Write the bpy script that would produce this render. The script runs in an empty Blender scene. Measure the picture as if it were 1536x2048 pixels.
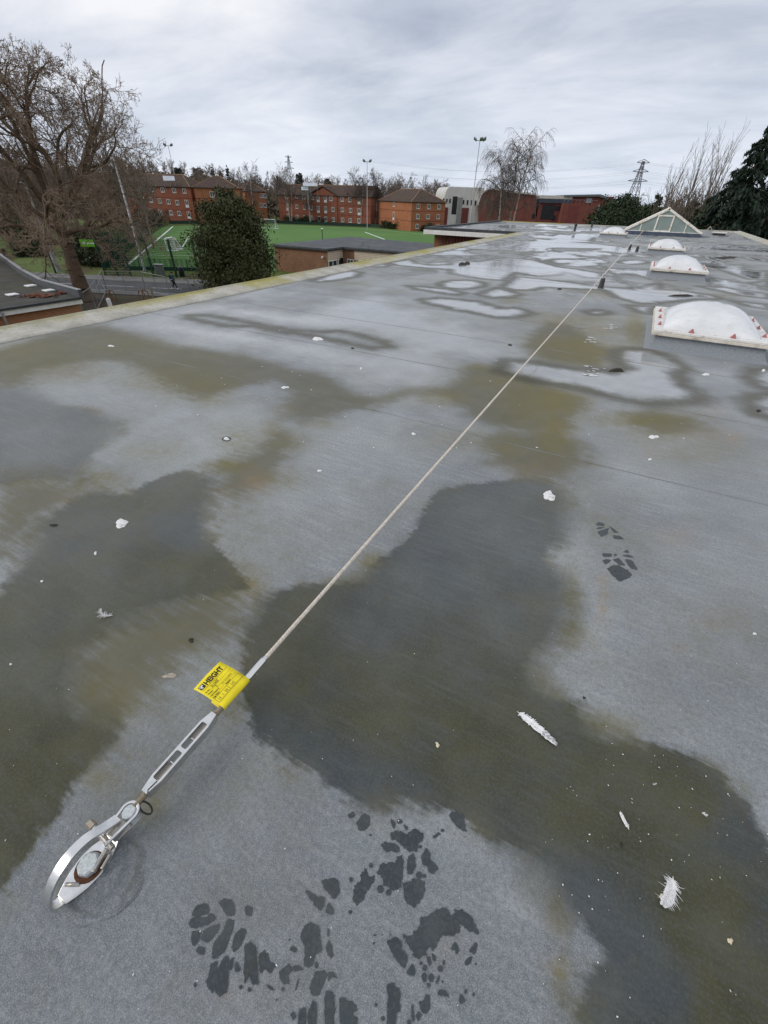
import bpy, bmesh, math, random
import numpy as np
from mathutils import Vector, Matrix
from mathutils.geometry import delaunay_2d_cdt

random.seed(7)
rng = np.random.default_rng(7)
R = math.radians
scene = bpy.context.scene

# ------------------------------------------------------------------ camera
# survey frame: X to the right across the roof, Y along the roof, Z up, roof at z = 0, ground at z = -7.6
FPX, CX, CY, CAMH = 840.0, 768.0, 1024.0, 1.55
RC = np.array([[0.880760147811039, -0.2990015717929118, 0.367232381596783],
               [0.4730466912350248, 0.519306769711183, -0.711721368826124],
               [0.022099546137243926, 0.800573881036288, 0.5988264114608032]])
cam = bpy.data.cameras.new('camera')
cam.sensor_fit = 'HORIZONTAL'; cam.sensor_width = 36.0; cam.lens = 36.0 * FPX / 1536.0
cam.clip_start = 0.02; cam.clip_end = 6000
camo = bpy.data.objects.new('camera', cam)
M4 = Matrix.Identity(4)
for i in range(3):
    for j in range(3):
        M4[i][j] = RC[i, j]
M4[2][3] = CAMH
camo.matrix_world = M4
scene.collection.objects.link(camo)
scene.camera = camo

# ------------------------------------------------------------------ exposure
scene.view_settings.view_transform = 'Standard'
scene.view_settings.look = 'None'
scene.view_settings.exposure = 0.0
scene.view_settings.gamma = 1.0
scene.view_settings.use_curve_mapping = False
try:
    scene.cycles.use_denoising = True
    scene.cycles.max_bounces = 6
    scene.cycles.transparent_max_bounces = 24
except Exception:
    pass

# ------------------------------------------------------------------ node helper
class NT:
    def __init__(self, tree):
        self.t = tree; self.n = tree.nodes; self.l = tree.links
        self.n.clear()
    def new(self, kind, **kw):
        nd = self.n.new(kind)
        for k, v in kw.items():
            setattr(nd, k, v)
        return nd
    def put(self, sock, v):
        if v is None: return
        if hasattr(v, 'links'): self.l.new(v, sock)
        elif isinstance(v, (tuple, list)):
            if len(v) == 3 and sock.type == 'RGBA': v = (*v, 1)
            sock.default_value = v
        else: sock.default_value = v
    def math(self, op, a, b=None, c=None, clamp=False):
        nd = self.new('ShaderNodeMath', operation=op, use_clamp=clamp)
        self.put(nd.inputs[0], a); self.put(nd.inputs[1], b)
        if c is not None: self.put(nd.inputs[2], c)
        return nd.outputs[0]
    def mix(self, f, a, b, mode='MIX'):
        nd = self.new('ShaderNodeMix', data_type='RGBA', blend_type=mode)
        self.put(nd.inputs['Factor'], f); self.put(nd.inputs['A'], a) if False else None
        self.put(nd.inputs[6], a); self.put(nd.inputs[7], b)
        return nd.outputs[2]
    def mixf(self, f, a, b):
        nd = self.new('ShaderNodeMix', data_type='FLOAT')
        self.put(nd.inputs[0], f); self.put(nd.inputs[2], a); self.put(nd.inputs[3], b)
        return nd.outputs[0]
    def noise(self, vec, scale, detail=4, rough=0.55, dist=0.0):
        nd = self.new('ShaderNodeTexNoise')
        self.put(nd.inputs['Vector'], vec); nd.inputs['Scale'].default_value = scale
        nd.inputs['Detail'].default_value = detail; nd.inputs['Roughness'].default_value = rough
        nd.inputs['Distortion'].default_value = dist
        return nd.outputs['Fac']
    def mapr(self, v, a, b, c=0.0, d=1.0, smooth=False):
        nd = self.new('ShaderNodeMapRange', interpolation_type='SMOOTHSTEP' if smooth else 'LINEAR')
        self.put(nd.inputs[0], v); self.put(nd.inputs[1], a); self.put(nd.inputs[2], b)
        self.put(nd.inputs[3], c); self.put(nd.inputs[4], d)
        return nd.outputs[0]
    def scalev(self, vec, s, rz=0.0):
        nd = self.new('ShaderNodeMapping')
        self.put(nd.inputs['Vector'], vec); nd.inputs['Scale'].default_value = s
        nd.inputs['Rotation'].default_value = (0, 0, rz)
        return nd.outputs[0]
    def attr(self, name):
        nd = self.new('ShaderNodeAttribute', attribute_name=name)
        return nd.outputs['Fac']
    def pos(self):
        return self.new('ShaderNodeNewGeometry').outputs['Position']
    def obj(self):
        return self.new('ShaderNodeTexCoord').outputs['Object']
    def bump(self, h, strength=0.3, dist=0.01):
        nd = self.new('ShaderNodeBump'); self.put(nd.inputs['Strength'], strength)
        nd.inputs['Distance'].default_value = dist; self.put(nd.inputs['Height'], h)
        return nd.outputs[0]
    def out(self, color, rough=0.8, metal=0.0, normal=None, spec=0.5, alpha=None, ior=1.45):
        b = self.new('ShaderNodeBsdfPrincipled'); o = self.new('ShaderNodeOutputMaterial')
        self.put(b.inputs['Base Color'], color); self.put(b.inputs['Roughness'], rough)
        self.put(b.inputs['Metallic'], metal); self.put(b.inputs['Specular IOR Level'], spec)
        b.inputs['IOR'].default_value = ior
        if normal is not None: self.put(b.inputs['Normal'], normal)
        if alpha is not None: self.put(b.inputs['Alpha'], alpha)
        self.l.new(b.outputs[0], o.inputs['Surface'])
        return b

def newmat(name):
    m = bpy.data.materials.new(name); m.use_nodes = True
    return m, NT(m.node_tree)

MATS = {}
def vary(name, c1, c2, scale=4.0, rough=0.8, metal=0.0, bump=0.0, bscale=None, detail=5, spec=0.4, third=None, tscale=1.0, stretch=None):
    """plain procedural surface: two tones mixed by noise, optional third tone in patches, fine relief"""
    if name in MATS: return MATS[name]
    m, n = newmat(name)
    p = n.obj()
    if stretch: p = n.scalev(p, stretch)
    f = n.mapr(n.noise(p, scale, detail), 0.3, 0.7)
    col = n.mix(f, c1, c2)
    if third:
        g = n.mapr(n.noise(p, tscale, 4, 0.6), 0.52, 0.68)
        col = n.mix(g, col, third)
    nm = n.bump(n.noise(p, bscale or scale * 6, 3), bump, 0.01) if bump else None
    n.out(col, rough, metal, nm, spec)
    MATS[name] = m
    return m

# ------------------------------------------------------------------ world: overcast sky
world = bpy.data.worlds.new('World'); scene.world = world; world.use_nodes = True
W = NT(world.node_tree)
SUN_AZ, SUN_EL = R(232), R(30)      # compass style: direction the light comes from, measured from +Y towards +X
sky = W.new('ShaderNodeTexSky', sky_type='NISHITA')
sky.sun_disc = False; sky.sun_elevation = SUN_EL; sky.sun_rotation = SUN_AZ
sky.air_density = 1.2; sky.dust_density = 2.0
g = W.new('ShaderNodeTexCoord').outputs['Generated']
sep = W.new('ShaderNodeSeparateXYZ'); W.l.new(g, sep.inputs[0])
zz = W.math('MAXIMUM', sep.outputs[2], 0.0)
den = W.math('ADD', zz, 0.16)
cmb = W.new('ShaderNodeCombineXYZ')
W.l.new(W.math('DIVIDE', sep.outputs[0], den), cmb.inputs[0])
W.l.new(W.math('DIVIDE', sep.outputs[1], den), cmb.inputs[1])
SKYOFF = (1.7, -2.3, 0.0)
off_ = W.new('ShaderNodeVectorMath', operation='ADD'); W.l.new(cmb.outputs[0], off_.inputs[0]); off_.inputs[1].default_value = SKYOFF
flat = W.scalev(off_.outputs[0], (0.75, 1.05, 1.0), R(28))
c1 = W.noise(flat, 1.1, 7, 0.55, 0.5)
c2 = W.noise(flat, 0.42, 4, 0.5, 0.3)
c3 = W.noise(W.scalev(cmb.outputs[0], (0.9, 1.7, 1.0), R(20)), 2.4, 8, 0.62, 0.4)
base = W.math('ADD', W.math('MULTIPLY', c1, 0.5), W.math('MULTIPLY', c2, 0.5))
tone = W.math('ADD', W.math('MULTIPLY', base, 0.84), W.math('MULTIPLY', c3, 0.16))
nd = W.new('ShaderNodeValToRGB'); W.l.new(tone, nd.inputs[0])
el = nd.color_ramp.elements
el[0].position = 0.37; el[0].color = (4.6, 5.2, 6.4, 1)
el[1].position = 0.61; el[1].color = (9.4, 9.5, 9.9, 1)
e = el.new(0.49); e.color = (6.9, 7.3, 8.25, 1)
cover = W.mapr(W.math('ADD', base, W.math('MULTIPLY', zz, 0.5)), 0.36, 0.55, 0.72, 0.97)
skyb = W.mix(1.0, sky.outputs[0], (0.8, 0.8, 0.8, 1), 'MULTIPLY')
col = W.mix(cover, skyb, nd.outputs[0])
haze_f = W.mapr(zz, 0.0, 0.22, 0.5, 0.0, smooth=True)
col = W.mix(haze_f, col, (7.3, 8.2, 9.6, 1))
bg = W.new('ShaderNodeBackground'); wo = W.new('ShaderNodeOutputWorld')
W.l.new(col, bg.inputs[0]); bg.inputs[1].default_value = 0.1
W.l.new(bg.outputs[0], wo.inputs[0])

# ------------------------------------------------------------------ sun behind the clouds
sl = bpy.data.lights.new('sun', 'SUN'); sl.energy = 1.5; sl.angle = R(28); sl.color = (1.0, 0.94, 0.86)
so = bpy.data.objects.new('sun', sl); scene.collection.objects.link(so)
sd = Vector((math.sin(SUN_AZ) * math.cos(SUN_EL), math.cos(SUN_AZ) * math.cos(SUN_EL), math.sin(SUN_EL)))
so.rotation_euler = sd.to_track_quat('Z', 'Y').to_euler()
so.location = sd * 60

# ------------------------------------------------------------------ survey helpers
def ray(u, v):
    return RC @ np.array([(u - CX) / FPX, -(v - CY) / FPX, -1.0])
def at(u, v, z=0.0):
    """sight line of the survey photograph met with the level z"""
    d = ray(u, v); t = (z - CAMH) / d[2]
    return np.array([d[0] * t, d[1] * t, z])
GZ = -7.6
def gr(u, v): return at(u, v, GZ)
def wall_hit(u, v, p0, p1):
    """sight line met with the upright plane through p0, p1: distance along it and height"""
    d = ray(u, v); e = np.array(p1[:2]) - np.array(p0[:2]); L = np.linalg.norm(e); e = e / L
    nrm = np.array([-e[1], e[0]])
    t = nrm.dot(np.array(p0[:2])) / nrm.dot(d[:2])
    q = d[:2] * t
    return (q - np.array(p0[:2])).dot(e), CAMH + d[2] * t
def zat(v, x, y):
    """height of the point above (x, y) that is seen on image row v"""
    c0 = RC.T @ np.array([x, y, -CAMH]); k = RC.T @ np.array([0, 0, 1.0])
    s = (CY - v) / FPX      # c_y = -s*c_z
    return -(c0[1] + s * c0[2]) / (k[1] + s * k[2])

# ------------------------------------------------------------------ object helpers
C = scene.collection
def link(o, parent=None):
    C.objects.link(o)
    if parent is not None: o.parent = parent
    return o
def tag(o, label=None, cat=None, group=None, kind=None):
    if label: o['label'] = label
    if cat: o['category'] = cat
    if group: o['group'] = group
    if kind: o['kind'] = kind
    return o
def thing(name, label, cat, loc=(0, 0, 0), rz=0.0, group=None):
    o = bpy.data.objects.new(name, None); o.empty_display_size = 0.1
    o.location = tuple(float(a) for a in loc); o.rotation_euler = (0, 0, rz)
    return tag(link(o), label, cat, group)
def mesh_np(name, V, F, mats=None, smooth=False):
    me = bpy.data.meshes.new(name)
    V = np.asarray(V, np.float32); F = np.asarray(F, np.int32)
    k = F.shape[1]
    me.vertices.add(len(V)); me.vertices.foreach_set('co', V.ravel())
    me.loops.add(F.size); me.loops.foreach_set('vertex_index', F.ravel())
    me.polygons.add(len(F)); me.polygons.foreach_set('loop_start', np.arange(0, F.size, k, dtype=np.int32))
    if smooth: me.polygons.foreach_set('use_smooth', np.ones(len(F), bool))
    me.update(calc_edges=True)
    for m in (mats or []): me.materials.append(m)
    return me
class MB:
    """collects shapes, builds ONE mesh object"""
    def __init__(self): self.v = []; self.f = []
    def raw(self, V, F):
        o = len(self.v); self.v += [tuple(map(float, p)) for p in V]; self.f += [tuple(i + o for i in q) for q in F]
        return self
    def box(self, c, s, rz=0.0, tilt=None):
        hx, hy, hz = s[0] / 2, s[1] / 2, s[2] / 2
        P = [Vector((x, y, z)) for z in (-hz, hz) for x, y in ((-hx, -hy), (hx, -hy), (hx, hy), (-hx, hy))]
        M = Matrix.Rotation(rz, 3, 'Z')
        if tilt is not None: M = M @ tilt
        P = [M @ p + Vector(c) for p in P]
        return self.raw(P, [(3, 2, 1, 0), (4, 5, 6, 7), (0, 1, 5, 4), (1, 2, 6, 5), (2, 3, 7, 6), (3, 0, 4, 7)])
    def prism(self, poly, z0, z1):
        n = len(poly)
        a = sum(poly[i][0] * poly[(i + 1) % n][1] - poly[(i + 1) % n][0] * poly[i][1] for i in range(n))
        if a < 0: poly = poly[::-1]
        V = [(p[0], p[1], z0) for p in poly] + [(p[0], p[1], z1) for p in poly]
        F = [tuple(range(n))[::-1], tuple(range(n, 2 * n))] + [(i, (i + 1) % n, n + (i + 1) % n, n + i) for i in range(n)]
        return self.raw(V, F)
    def extr(self, poly, o, ex, ez, ey, d0, d1):
        """polygon in the plane (ex, ez) at o, swept along ey from d0 to d1"""
        o, ex, ez, ey = (np.array(a, float) for a in (o, ex, ez, ey)); n = len(poly)
        V = [o + ex * p[0] + ez * p[1] + ey * d0 for p in poly] + [o + ex * p[0] + ez * p[1] + ey * d1 for p in poly]
        F = [tuple(range(n))[::-1], tuple(range(n, 2 * n))] + [(i, (i + 1) % n, n + (i + 1) % n, n + i) for i in range(n)]
        return self.raw(V, F)
    def tube(self, pts, r, sides=8, cap=True, close=False):
        pts = [Vector(tuple(map(float, p))) for p in pts]; n = len(pts)
        rr = r if isinstance(r, (list, tuple)) else [r] * n
        V = []; F = []
        ref = None
        for i, p in enumerate(pts):
            if close: d = pts[(i + 1) % n] - pts[i - 1]
            else: d = pts[min(i + 1, n - 1)] - pts[max(i - 1, 0)]
            d.normalize()
            if ref is None: ref = Vector((0, 0, 1)) if abs(d.z) < 0.9 else Vector((1, 0, 0))
            a = d.cross(ref).normalized(); b = a.cross(d).normalized(); ref = b
            for k in range(sides):
                t = 2 * math.pi * k / sides
                V.append(p + (a * math.cos(t) + b * math.sin(t)) * rr[i])
        m = n if close else n - 1
        for i in range(m):
            for k in range(sides):
                k2 = (k + 1) % sides; j = (i + 1) % n
                F.append((i * sides + k, i * sides + k2, j * sides + k2, j * sides + k))
        if cap and not close:
            F.append(tuple(range(sides))); F.append(tuple(range((n - 1) * sides, n * sides))[::-1])
        return self.raw(V, F)
    def lathe(self, prof, c=(0, 0, 0), sides=20, axis=None):
        q = Vector((0, 0, 1)).rotation_difference(Vector(axis).normalized()) if axis is not None else None
        V = []; F = []; n = len(prof)
        for (r, z) in prof:
            for k in range(sides):
                t = 2 * math.pi * k / sides; p = Vector((r * math.cos(t), r * math.sin(t), z))
                if q: p = q @ p
                V.append(p + Vector(tuple(map(float, c))))
        for i in range(n - 1):
            for k in range(sides):
                k2 = (k + 1) % sides
                F.append((i * sides + k, i * sides + k2, (i + 1) * sides + k2, (i + 1) * sides + k))
        F.append(tuple(range(sides))[::-1]); F.append(tuple(range((n - 1) * sides, n * sides)))
        return self.raw(V, F)
    def mesh(self, name, mat, smooth=False, bevel=0.0):
        me = bpy.data.meshes.new(name); me.from_pydata(self.v, [], self.f)
        if bevel or True:
            bm = bmesh.new(); bm.from_mesh(me)
            bmesh.ops.recalc_face_normals(bm, faces=bm.faces)
            if bevel:
                ed = [e for e in bm.edges if len(e.link_faces) == 2 and e.calc_face_angle(0) > 0.5]
                bmesh.ops.bevel(bm, geom=ed, offset=bevel, segments=2, profile=0.6, affect='EDGES', clamp_overlap=True)
            bm.to_mesh(me); bm.free()
        me.materials.append(mat)
        if smooth:
            for p in me.polygons: p.use_smooth = True
            if smooth == 'auto':
                try: me.set_sharp_from_angle(angle=R(40))
                except Exception: pass
        return me
    def build(self, name, mat, parent=None, smooth=False, bevel=0.0, **kw):
        o = bpy.data.objects.new(name, self.mesh(name, mat, smooth, bevel))
        link(o, parent); tag(o, **kw)
        return o
def inst(name, me, parent, loc=(0, 0, 0), rz=0.0, **kw):
    o = bpy.data.objects.new(name, me); o.location = tuple(map(float, loc)); o.rotation_euler = (0, 0, rz)
    link(o, parent); return tag(o, **kw)
def text_mesh(s, size, mat, bold=0.0, xs=1.0, align='LEFT'):
    cu = bpy.data.curves.new('t', 'FONT'); cu.body = s; cu.size = size; cu.offset = bold; cu.align_x = align
    cu.resolution_u = 3
    ob = bpy.data.objects.new('t', cu); C.objects.link(ob); bpy.context.view_layer.update()
    me = bpy.data.meshes.new_from_object(ob.evaluated_get(bpy.context.evaluated_depsgraph_get()))
    bpy.data.objects.remove(ob); bpy.data.curves.remove(cu)
    for v in me.vertices: v.co.x *= xs
    me.materials.clear(); me.materials.append(mat)
    return me

# ================================================================== THE ROOF UNDERFOOT
def pts(L, ox=0, oy=0, s=1.0): return [(ox + a / s, oy + b / s) for a, b in L]
def ell(u, v, ru, rv, n=18): return [(u + ru * math.cos(2 * math.pi * k / n), v + rv * math.sin(2 * math.pi * k / n)) for k in range(n)]
WET = [  # dark wet zones near the camera
 [(939,968),(889,977),(862,993),(845,1023),(840,1034),(829,1061),(799,1091),(765,1114),(725,1147),(692,1161),(659,1164),(612,1169),(562,1176),(525,1194),(505,1224),(490,1260),(484,1300),(482,1340),(484,1380),(487,1408),(500,1453),(525,1488),(575,1520),(635,1548),(665,1583),(695,1592),(720,1613),(745,1618),(768,1618),(800,1612),(843,1618),(880,1624),(933,1648),(978,1678),(1048,1728),(1098,1778),(1118,1823),(1158,1848),(1188,1888),(1195,1913),(1188,1943),(1163,1963),(1158,1983),(1138,2008),(1148,2033),(1160,2060),(1250,2200),(1750,2200),(1700,1900),(1560,1720),(1533,1678),(1508,1633),(1478,1583),(1438,1538),(1393,1510),(1318,1488),(1268,1483),(1218,1463),(1178,1433),(1158,1408),(1107,1384),(1085,1361),(1070,1337),(1080,1310),(1118,1285),(1141,1257),(1157,1224),(1147,1184),(1124,1147),(1097,1121),(1097,1101),(1134,1087),(1134,1057),(1137,1031),(1144,1007),(1124,980),(1091,960),(1044,957)],
 [(410,1064),(450,1111),(480,1141),(500,1157),(495,1180),(417,1195),(333,1222),(283,1245),(233,1262),(165,1300),(185,1390),(235,1430),(250,1458),(200,1518),(150,1558),(125,1608),(90,1668),(50,1728),(0,1788),(-150,1900),(-400,1800),(-300,1400),(-60,1250),(0,1185),(40,1110),(77,1041),(133,1010),(157,993),(190,980),(250,990),(307,960),(367,940),(427,953),(430,993),(415,1023)],
 [(0,773),(50,777),(110,807),(187,820),(213,833),(240,847),(240,867),(213,887),(180,913),(167,940),(172,965),(140,958),(67,960),(0,970),(-300,1000),(-300,780)]]
DAMP = [ # thinner olive damp film
 [(0,700),(117,662),(213,649),(300,673),(383,690),(512,712),(595,737),(645,743),(679,757),(720,785),(745,790),(812,776),(879,772),(919,750),(930,722),(1024,737),(1060,745),(1100,770),(1180,800),(1150,860),(1080,870),(980,853),(929,830),(880,795),(829,785),(785,803),(745,820),(699,825),(655,840),(595,847),(560,840),(575,785),(540,765),(467,780),(400,800),(347,780),(317,760),(283,743),(233,723),(167,723),(80,740),(50,770),(0,773),(-300,790),(-300,720)],
 [(140,1270),(330,1205),(430,1180),(490,1190),(470,1290),(380,1330),(310,1400),(260,1475),(200,1500),(150,1400)],[(960,870),(1120,850),(1190,900),(1140,965),(1040,955),(970,930)],[(0,965),(140,955),(170,1000),(80,1040),(30,1110),(-60,1150)],[(420,930),(500,900),(560,850),(600,880),(560,960),(480,1000),(430,985)],[(1040,690),(1090,640),(1150,650),(1215,700),(1200,735),(1130,728),(1060,715)], [(1240,825),(1300,818),(1380,835),(1420,860),(1330,872),(1250,850)]]
PUD = [  # standing water that mirrors the sky
 [(190,650),(260,668),(330,680),(400,688),(520,712),(600,733),(680,755),(760,783),(850,770),(905,752),(920,722),(1010,735),(1050,705),(1010,690),(1000,668),(960,655),(930,640),(880,640),(840,612),(810,610),(790,590),(740,584),(700,597),(640,606),(605,616),(580,624),(540,616),(470,604),(500,596),(560,576),(620,560),(560,568),(430,600),(300,632)],
 [(620,562),(660,548),(700,541),(722,545),(715,553),(680,560),(640,564)], ell(758,531,20,3.2),
 pts([(580,365),(660,350),(760,335),(790,345),(830,370),(950,385),(1100,380),(1250,360),(1536,370),(1536,500),(1350,490),(1200,440),(1100,420),(900,410),(750,395),(640,385)],640,440,4.267),
 ell(924,569,47,9), pts([(740,560),(900,570),(1100,590),(1240,625),(1150,640),(950,610),(820,590)],640,440,4.267),
 pts([(850,680),(1000,665),(1200,680),(1350,710),(1536,740),(1536,820),(1300,790),(1100,750),(900,710)],640,440,4.267),
 pts([(900,298),(1050,265),(1250,280),(1450,300),(1250,307),(1000,302)],640,440,4.267), ell(921,498.6,22,3), ell(949,489,22,4),
 pts([(0,350),(200,340),(400,310),(620,330),(800,380),(950,400),(1130,430),(1130,460),(1000,460),(850,420),(800,440),(650,450),(480,420),(400,480),(250,470),(0,430)],900,430,3.657),
 pts([(380,520),(480,450),(700,470),(1050,515),(1536,560),(1536,650),(1400,650),(1200,600),(1130,550),(900,540),(700,530),(600,550),(450,550)],900,430,3.657),
 pts([(200,580),(350,530),(520,580),(450,605),(300,605)],900,430,3.657),
 pts([(0,620),(200,630),(350,680),(500,680),(600,720),(500,750),(330,750),(150,710),(0,690)],900,430,3.657),
 pts(ell(1080,712,80,16),900,430,3.657), pts([(1290,660),(1500,670),(1480,725),(1380,710)],900,430,3.657),
 pts([(500,290),(700,300),(720,265),(820,275),(960,300),(960,320),(780,320),(660,340),(620,310)],900,430,3.657),
 pts(ell(830,340,95,16),900,430,3.657),
 pts([(330,185),(600,192),(640,175),(800,190),(1100,215),(1280,235),(1280,250),(1050,245),(800,240),(700,250),(550,245),(450,235),(560,210)],900,430,3.657),
 pts([(530,135),(720,160),(790,140),(840,145),(1060,165),(1020,190),(850,180),(600,165)],900,430,3.657),
 pts(ell(200,215,90,14),900,430,3.657), pts(ell(1265,292,65,8),900,430,3.657), pts(ell(1340,345,110,15),900,430,3.657),
 pts([(1360,530),(1536,500),(1536,560),(1400,550)],900,430,3.657),
 pts(ell(820,88,60,7),900,430,3.657), pts(ell(640,78,38,6),900,430,3.657), pts(ell(940,117,40,7),900,430,3.657), pts(ell(450,85,120,14),900,430,3.657), pts(ell(1010,76,150,7),900,430,3.657),
 pts([(850,395),(1100,405),(1536,428),(1536,452),(1200,434),(900,424)],1280,430,6), pts([(1200,500),(1400,505),(1536,540),(1536,562),(1350,545)],1280,430,6),
 pts([(830,610),(1080,640),(1536,690),(1536,780),(1300,770),(1150,720),(1000,670)],1280,430,6), pts([(1280,820),(1536,790),(1536,865),(1400,845)],1280,430,6),
 pts([(700,855),(1000,865),(1400,925),(1560,945),(1560,1005),(1200,965),(1000,920)],1280,430,6),
 pts([(-80,830),(0,880),(450,900),(850,960),(1000,1010),(700,1010),(300,1050),(0,1040),(-150,930)],1280,430,6),
 pts([(1000,465),(1200,465),(1536,488),(1536,500),(1400,495)],1280,430,6), pts(ell(1370,375,170,9),1280,430,6), pts([(1100,1030),(1560,1080),(1560,1135),(1300,1095)],1280,430,6),
 pts([(740,480),(900,500),(1000,540),(1100,555),(900,560),(760,520)],1280,430,6),
 [(1230,704),(1250,696),(1301,701),(1335,712),(1362,728),(1371,739),(1357,748),(1366,768),(1390,782),(1404,795),(1396,803),(1351,805),(1301,808),(1250,800),(1150,775),(1060,760),(1000,742),(1010,720),(1070,724),(1150,738),(1222,742),(1250,735),(1232,722)],
 [(1570,735),(1505,740),(1495,755),(1520,775),(1570,782)], [(1570,786),(1505,792),(1496,806),(1514,828),(1570,842)]]
ISLE = [ # dry islands inside that water
 [(375,630),(417,631),(456,637),(508,647),(560,657),(600,661),(640,663),(679,662),(719,670),(765,683),(779,693),(745,696),(699,687),(650,677),(620,670),(560,663),(508,652),(456,652),(417,645),(378,636)],
 [(477,605),(513,610),(560,619),(584,621),(607,613),(638,605),(687,597),(710,586),(738,582),(781,581),(818,570),(851,570),(893,555),(910,549),(898,543),(870,540),(827,534),(781,531),(734,536),(730,548),(700,558),(640,568),(612,576),(571,580),(540,590),(500,600)],
 [(800,605),(815,598),(845,600),(838,612),(812,613)]]
# soft stains: u, v, radius u, radius v, strength
OLIVE = [(1180,705,110,30,.9),(1330,860,120,40,.5),(1060,800,70,60,.7),(1150,640,120,14,.7),(930,880,120,30,.4),(480,880,60,40,.5),(300,900,90,30,.35),(560,960,60,30,.4),(1400,900,120,40,.4),(330,760,90,30,.5),(120,740,100,30,.5),(60,950,120,20,.5),(1110,800,75,45,.9),(1150,690,90,22,.9),(1110,860,45,60,.8),(1015,895,50,25,.5),(1290,840,110,18,.8),(1200,665,60,14,.7),(1270,660,26,40,1.),(880,795,60,18,.6),(400,770,60,25,.55),(420,800,40,15,.5),(200,960,40,25,.6),(160,960,16,25,.7),(540,860,30,25,.5),(580,880,60,30,.4),(460,930,50,16,.7),(490,1165,40,25,.8),(745,1125,30,22,.8),(700,1165,60,14,.6),(1140,1190,22,60,.7),(1140,1260,30,40,.7),(1100,1000,40,30,.5),(270,1010,60,25,.5),(380,1140,60,40,.6),(210,1410,70,60,.55),(300,1620,26,34,.8),(200,1560,40,30,.5),(1200,1450,80,25,.6),(1120,1810,22,60,.55),(1120,1940,18,35,.6),(950,1430,30,20,.6),(1070,1240,40,50,.4),(640,850,50,12,.4),(30,700,120,35,.5),(250,690,90,25,.4),(1020,600,26,10,.5),(1050,580,40,8,.4),(905,560,20,10,.4),(700,565,40,5,.4),(1215,590,30,8,.7),(1340,555,50,6,.5),(1440,590,60,7,.5),(830,525,60,5,.3),(1120,560,40,4,.5),(560,820,30,14,.4),(1015,760,90,22,.6),(960,735,50,10,.5)]
RUST = [(510,965,28,22,.8),(440,985,22,10,.5),(1207,1160,14,14,.9),(1207,1215,12,50,.8),(1195,1300,16,60,.4),(1350,1075,45,22,.5),(1470,876,14,12,.8),(1430,870,60,14,.4),(1255,700,60,6,.4),(1120,1830,20,40,.4),(1430,820,30,10,.4),(1190,655,18,6,.8),(1300,905,40,20,.25),(130,1000,30,16,.3),(1350,1290,30,20,.25),(1060,940,60,20,.35),(1110,1930,14,26,.5),(500,1180,14,22,.6),(880,1890,50,40,.25),(480,1990,70,40,.25),(190,820,60,15,.2),(1440,1240,60,30,.25)]
SILT = [(1430,1830,70,220,1.),(1390,1600,90,80,.9),(1200,1560,160,90,.75),(950,1480,220,120,.8),(640,1320,130,110,.8),(850,1330,130,70,.6),(1050,1650,120,90,.7),(1300,1680,110,90,.7),(1470,2000,60,120,1.),(1200,2010,40,30,.8),(300,1150,180,70,.9),(150,1230,140,90,.7),(40,1500,130,160,1.),(200,1100,120,60,.7),(420,1140,60,40,.6),(360,985,60,30,.6),(560,1230,60,40,.8),(1000,1180,90,80,.25)]

WETK = [(1430,1830,150,280,1.),(1250,1600,260,150,.97),(900,1480,280,150,.97),(620,1420,140,150,.97),(600,1290,130,90,.92),(850,1250,220,130,.78),(980,1080,180,110,.68),(250,1110,170,80,.9),(40,1600,170,220,1.05),(120,1300,150,100,.88),(100,870,160,80,.52),(360,980,80,40,.75),(1250,2000,150,90,.85)]
ESOFT = [(1140,1000,70,90,1.),(1140,1220,60,110,1.),(1090,1350,50,60,.8),(1180,1460,70,40,.7),(1080,1780,80,90,.8),(240,860,70,60,.9),(160,960,60,40,1.),(60,1060,60,90,1.),(300,1230,260,40,1.2),(170,1380,80,90,1.2),(420,1000,50,60,.8),(720,1150,60,30,.6),(60,780,120,40,1.)]

def sdf(px, py, poly):
    """signed distance to a polygon, positive inside"""
    P = np.array(poly); d = np.full(px.shape, 1e9); ins = np.zeros(px.shape, bool)
    for i in range(len(P)):
        a = P[i - 1]; b = P[i]; e = b - a
        wx = px - a[0]; wy = py - a[1]
        t = np.clip((wx * e[0] + wy * e[1]) / max(e.dot(e), 1e-12), 0, 1)
        d = np.minimum(d, (wx - e[0] * t) ** 2 + (wy - e[1] * t) ** 2)
        c1 = (a[1] <= py) != (b[1] <= py)
        if abs(e[1]) > 1e-12:
            ins ^= c1 & (px < a[0] + (py - a[1]) / e[1] * e[0])
    d = np.sqrt(d)
    return np.where(ins, d, -d)
def field(px, py, polys, margin=1.2):
    out = np.full(px.shape, -margin)
    for pl in polys:
        q = np.array([at(u, max(v, 425))[:2] for u, v in pl])
        lo = q.min(0) - margin; hi = q.max(0) + margin
        m = (px > lo[0]) & (px < hi[0]) & (py > lo[1]) & (py < hi[1])
        if m.any(): out[m] = np.maximum(out[m], sdf(px[m], py[m], q))
    return out
RX0, RX1, RY0, RY1 = -7.0, 5.9, -2.6, 48.0
WX0, WY0 = -13.2, 30.6                       # the wing that steps out to the left
xs = np.concatenate([np.arange(-13.2, -7.0, 0.12), np.arange(-7.0, 5.9001, 0.03)])
ys = [RY0]
while ys[-1] < RY1: ys.append(ys[-1] + 0.02 + max(0.0, ys[-1] - 2.0) * 0.0065)
ys[-1] = RY1; ys = np.array(ys)
gx, gy = np.meshgrid(xs, ys); nx, ny = len(xs), len(ys)
px, py = gx.ravel(), gy.ravel()
cc = RC.T @ np.vstack([px, py, np.full_like(px, -CAMH)])
zc = np.minimum(cc[2], -0.05)
pu = CX + FPX * cc[0] / -zc; pv = CY - FPX * cc[1] / -zc
front = cc[2] < -0.1
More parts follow.
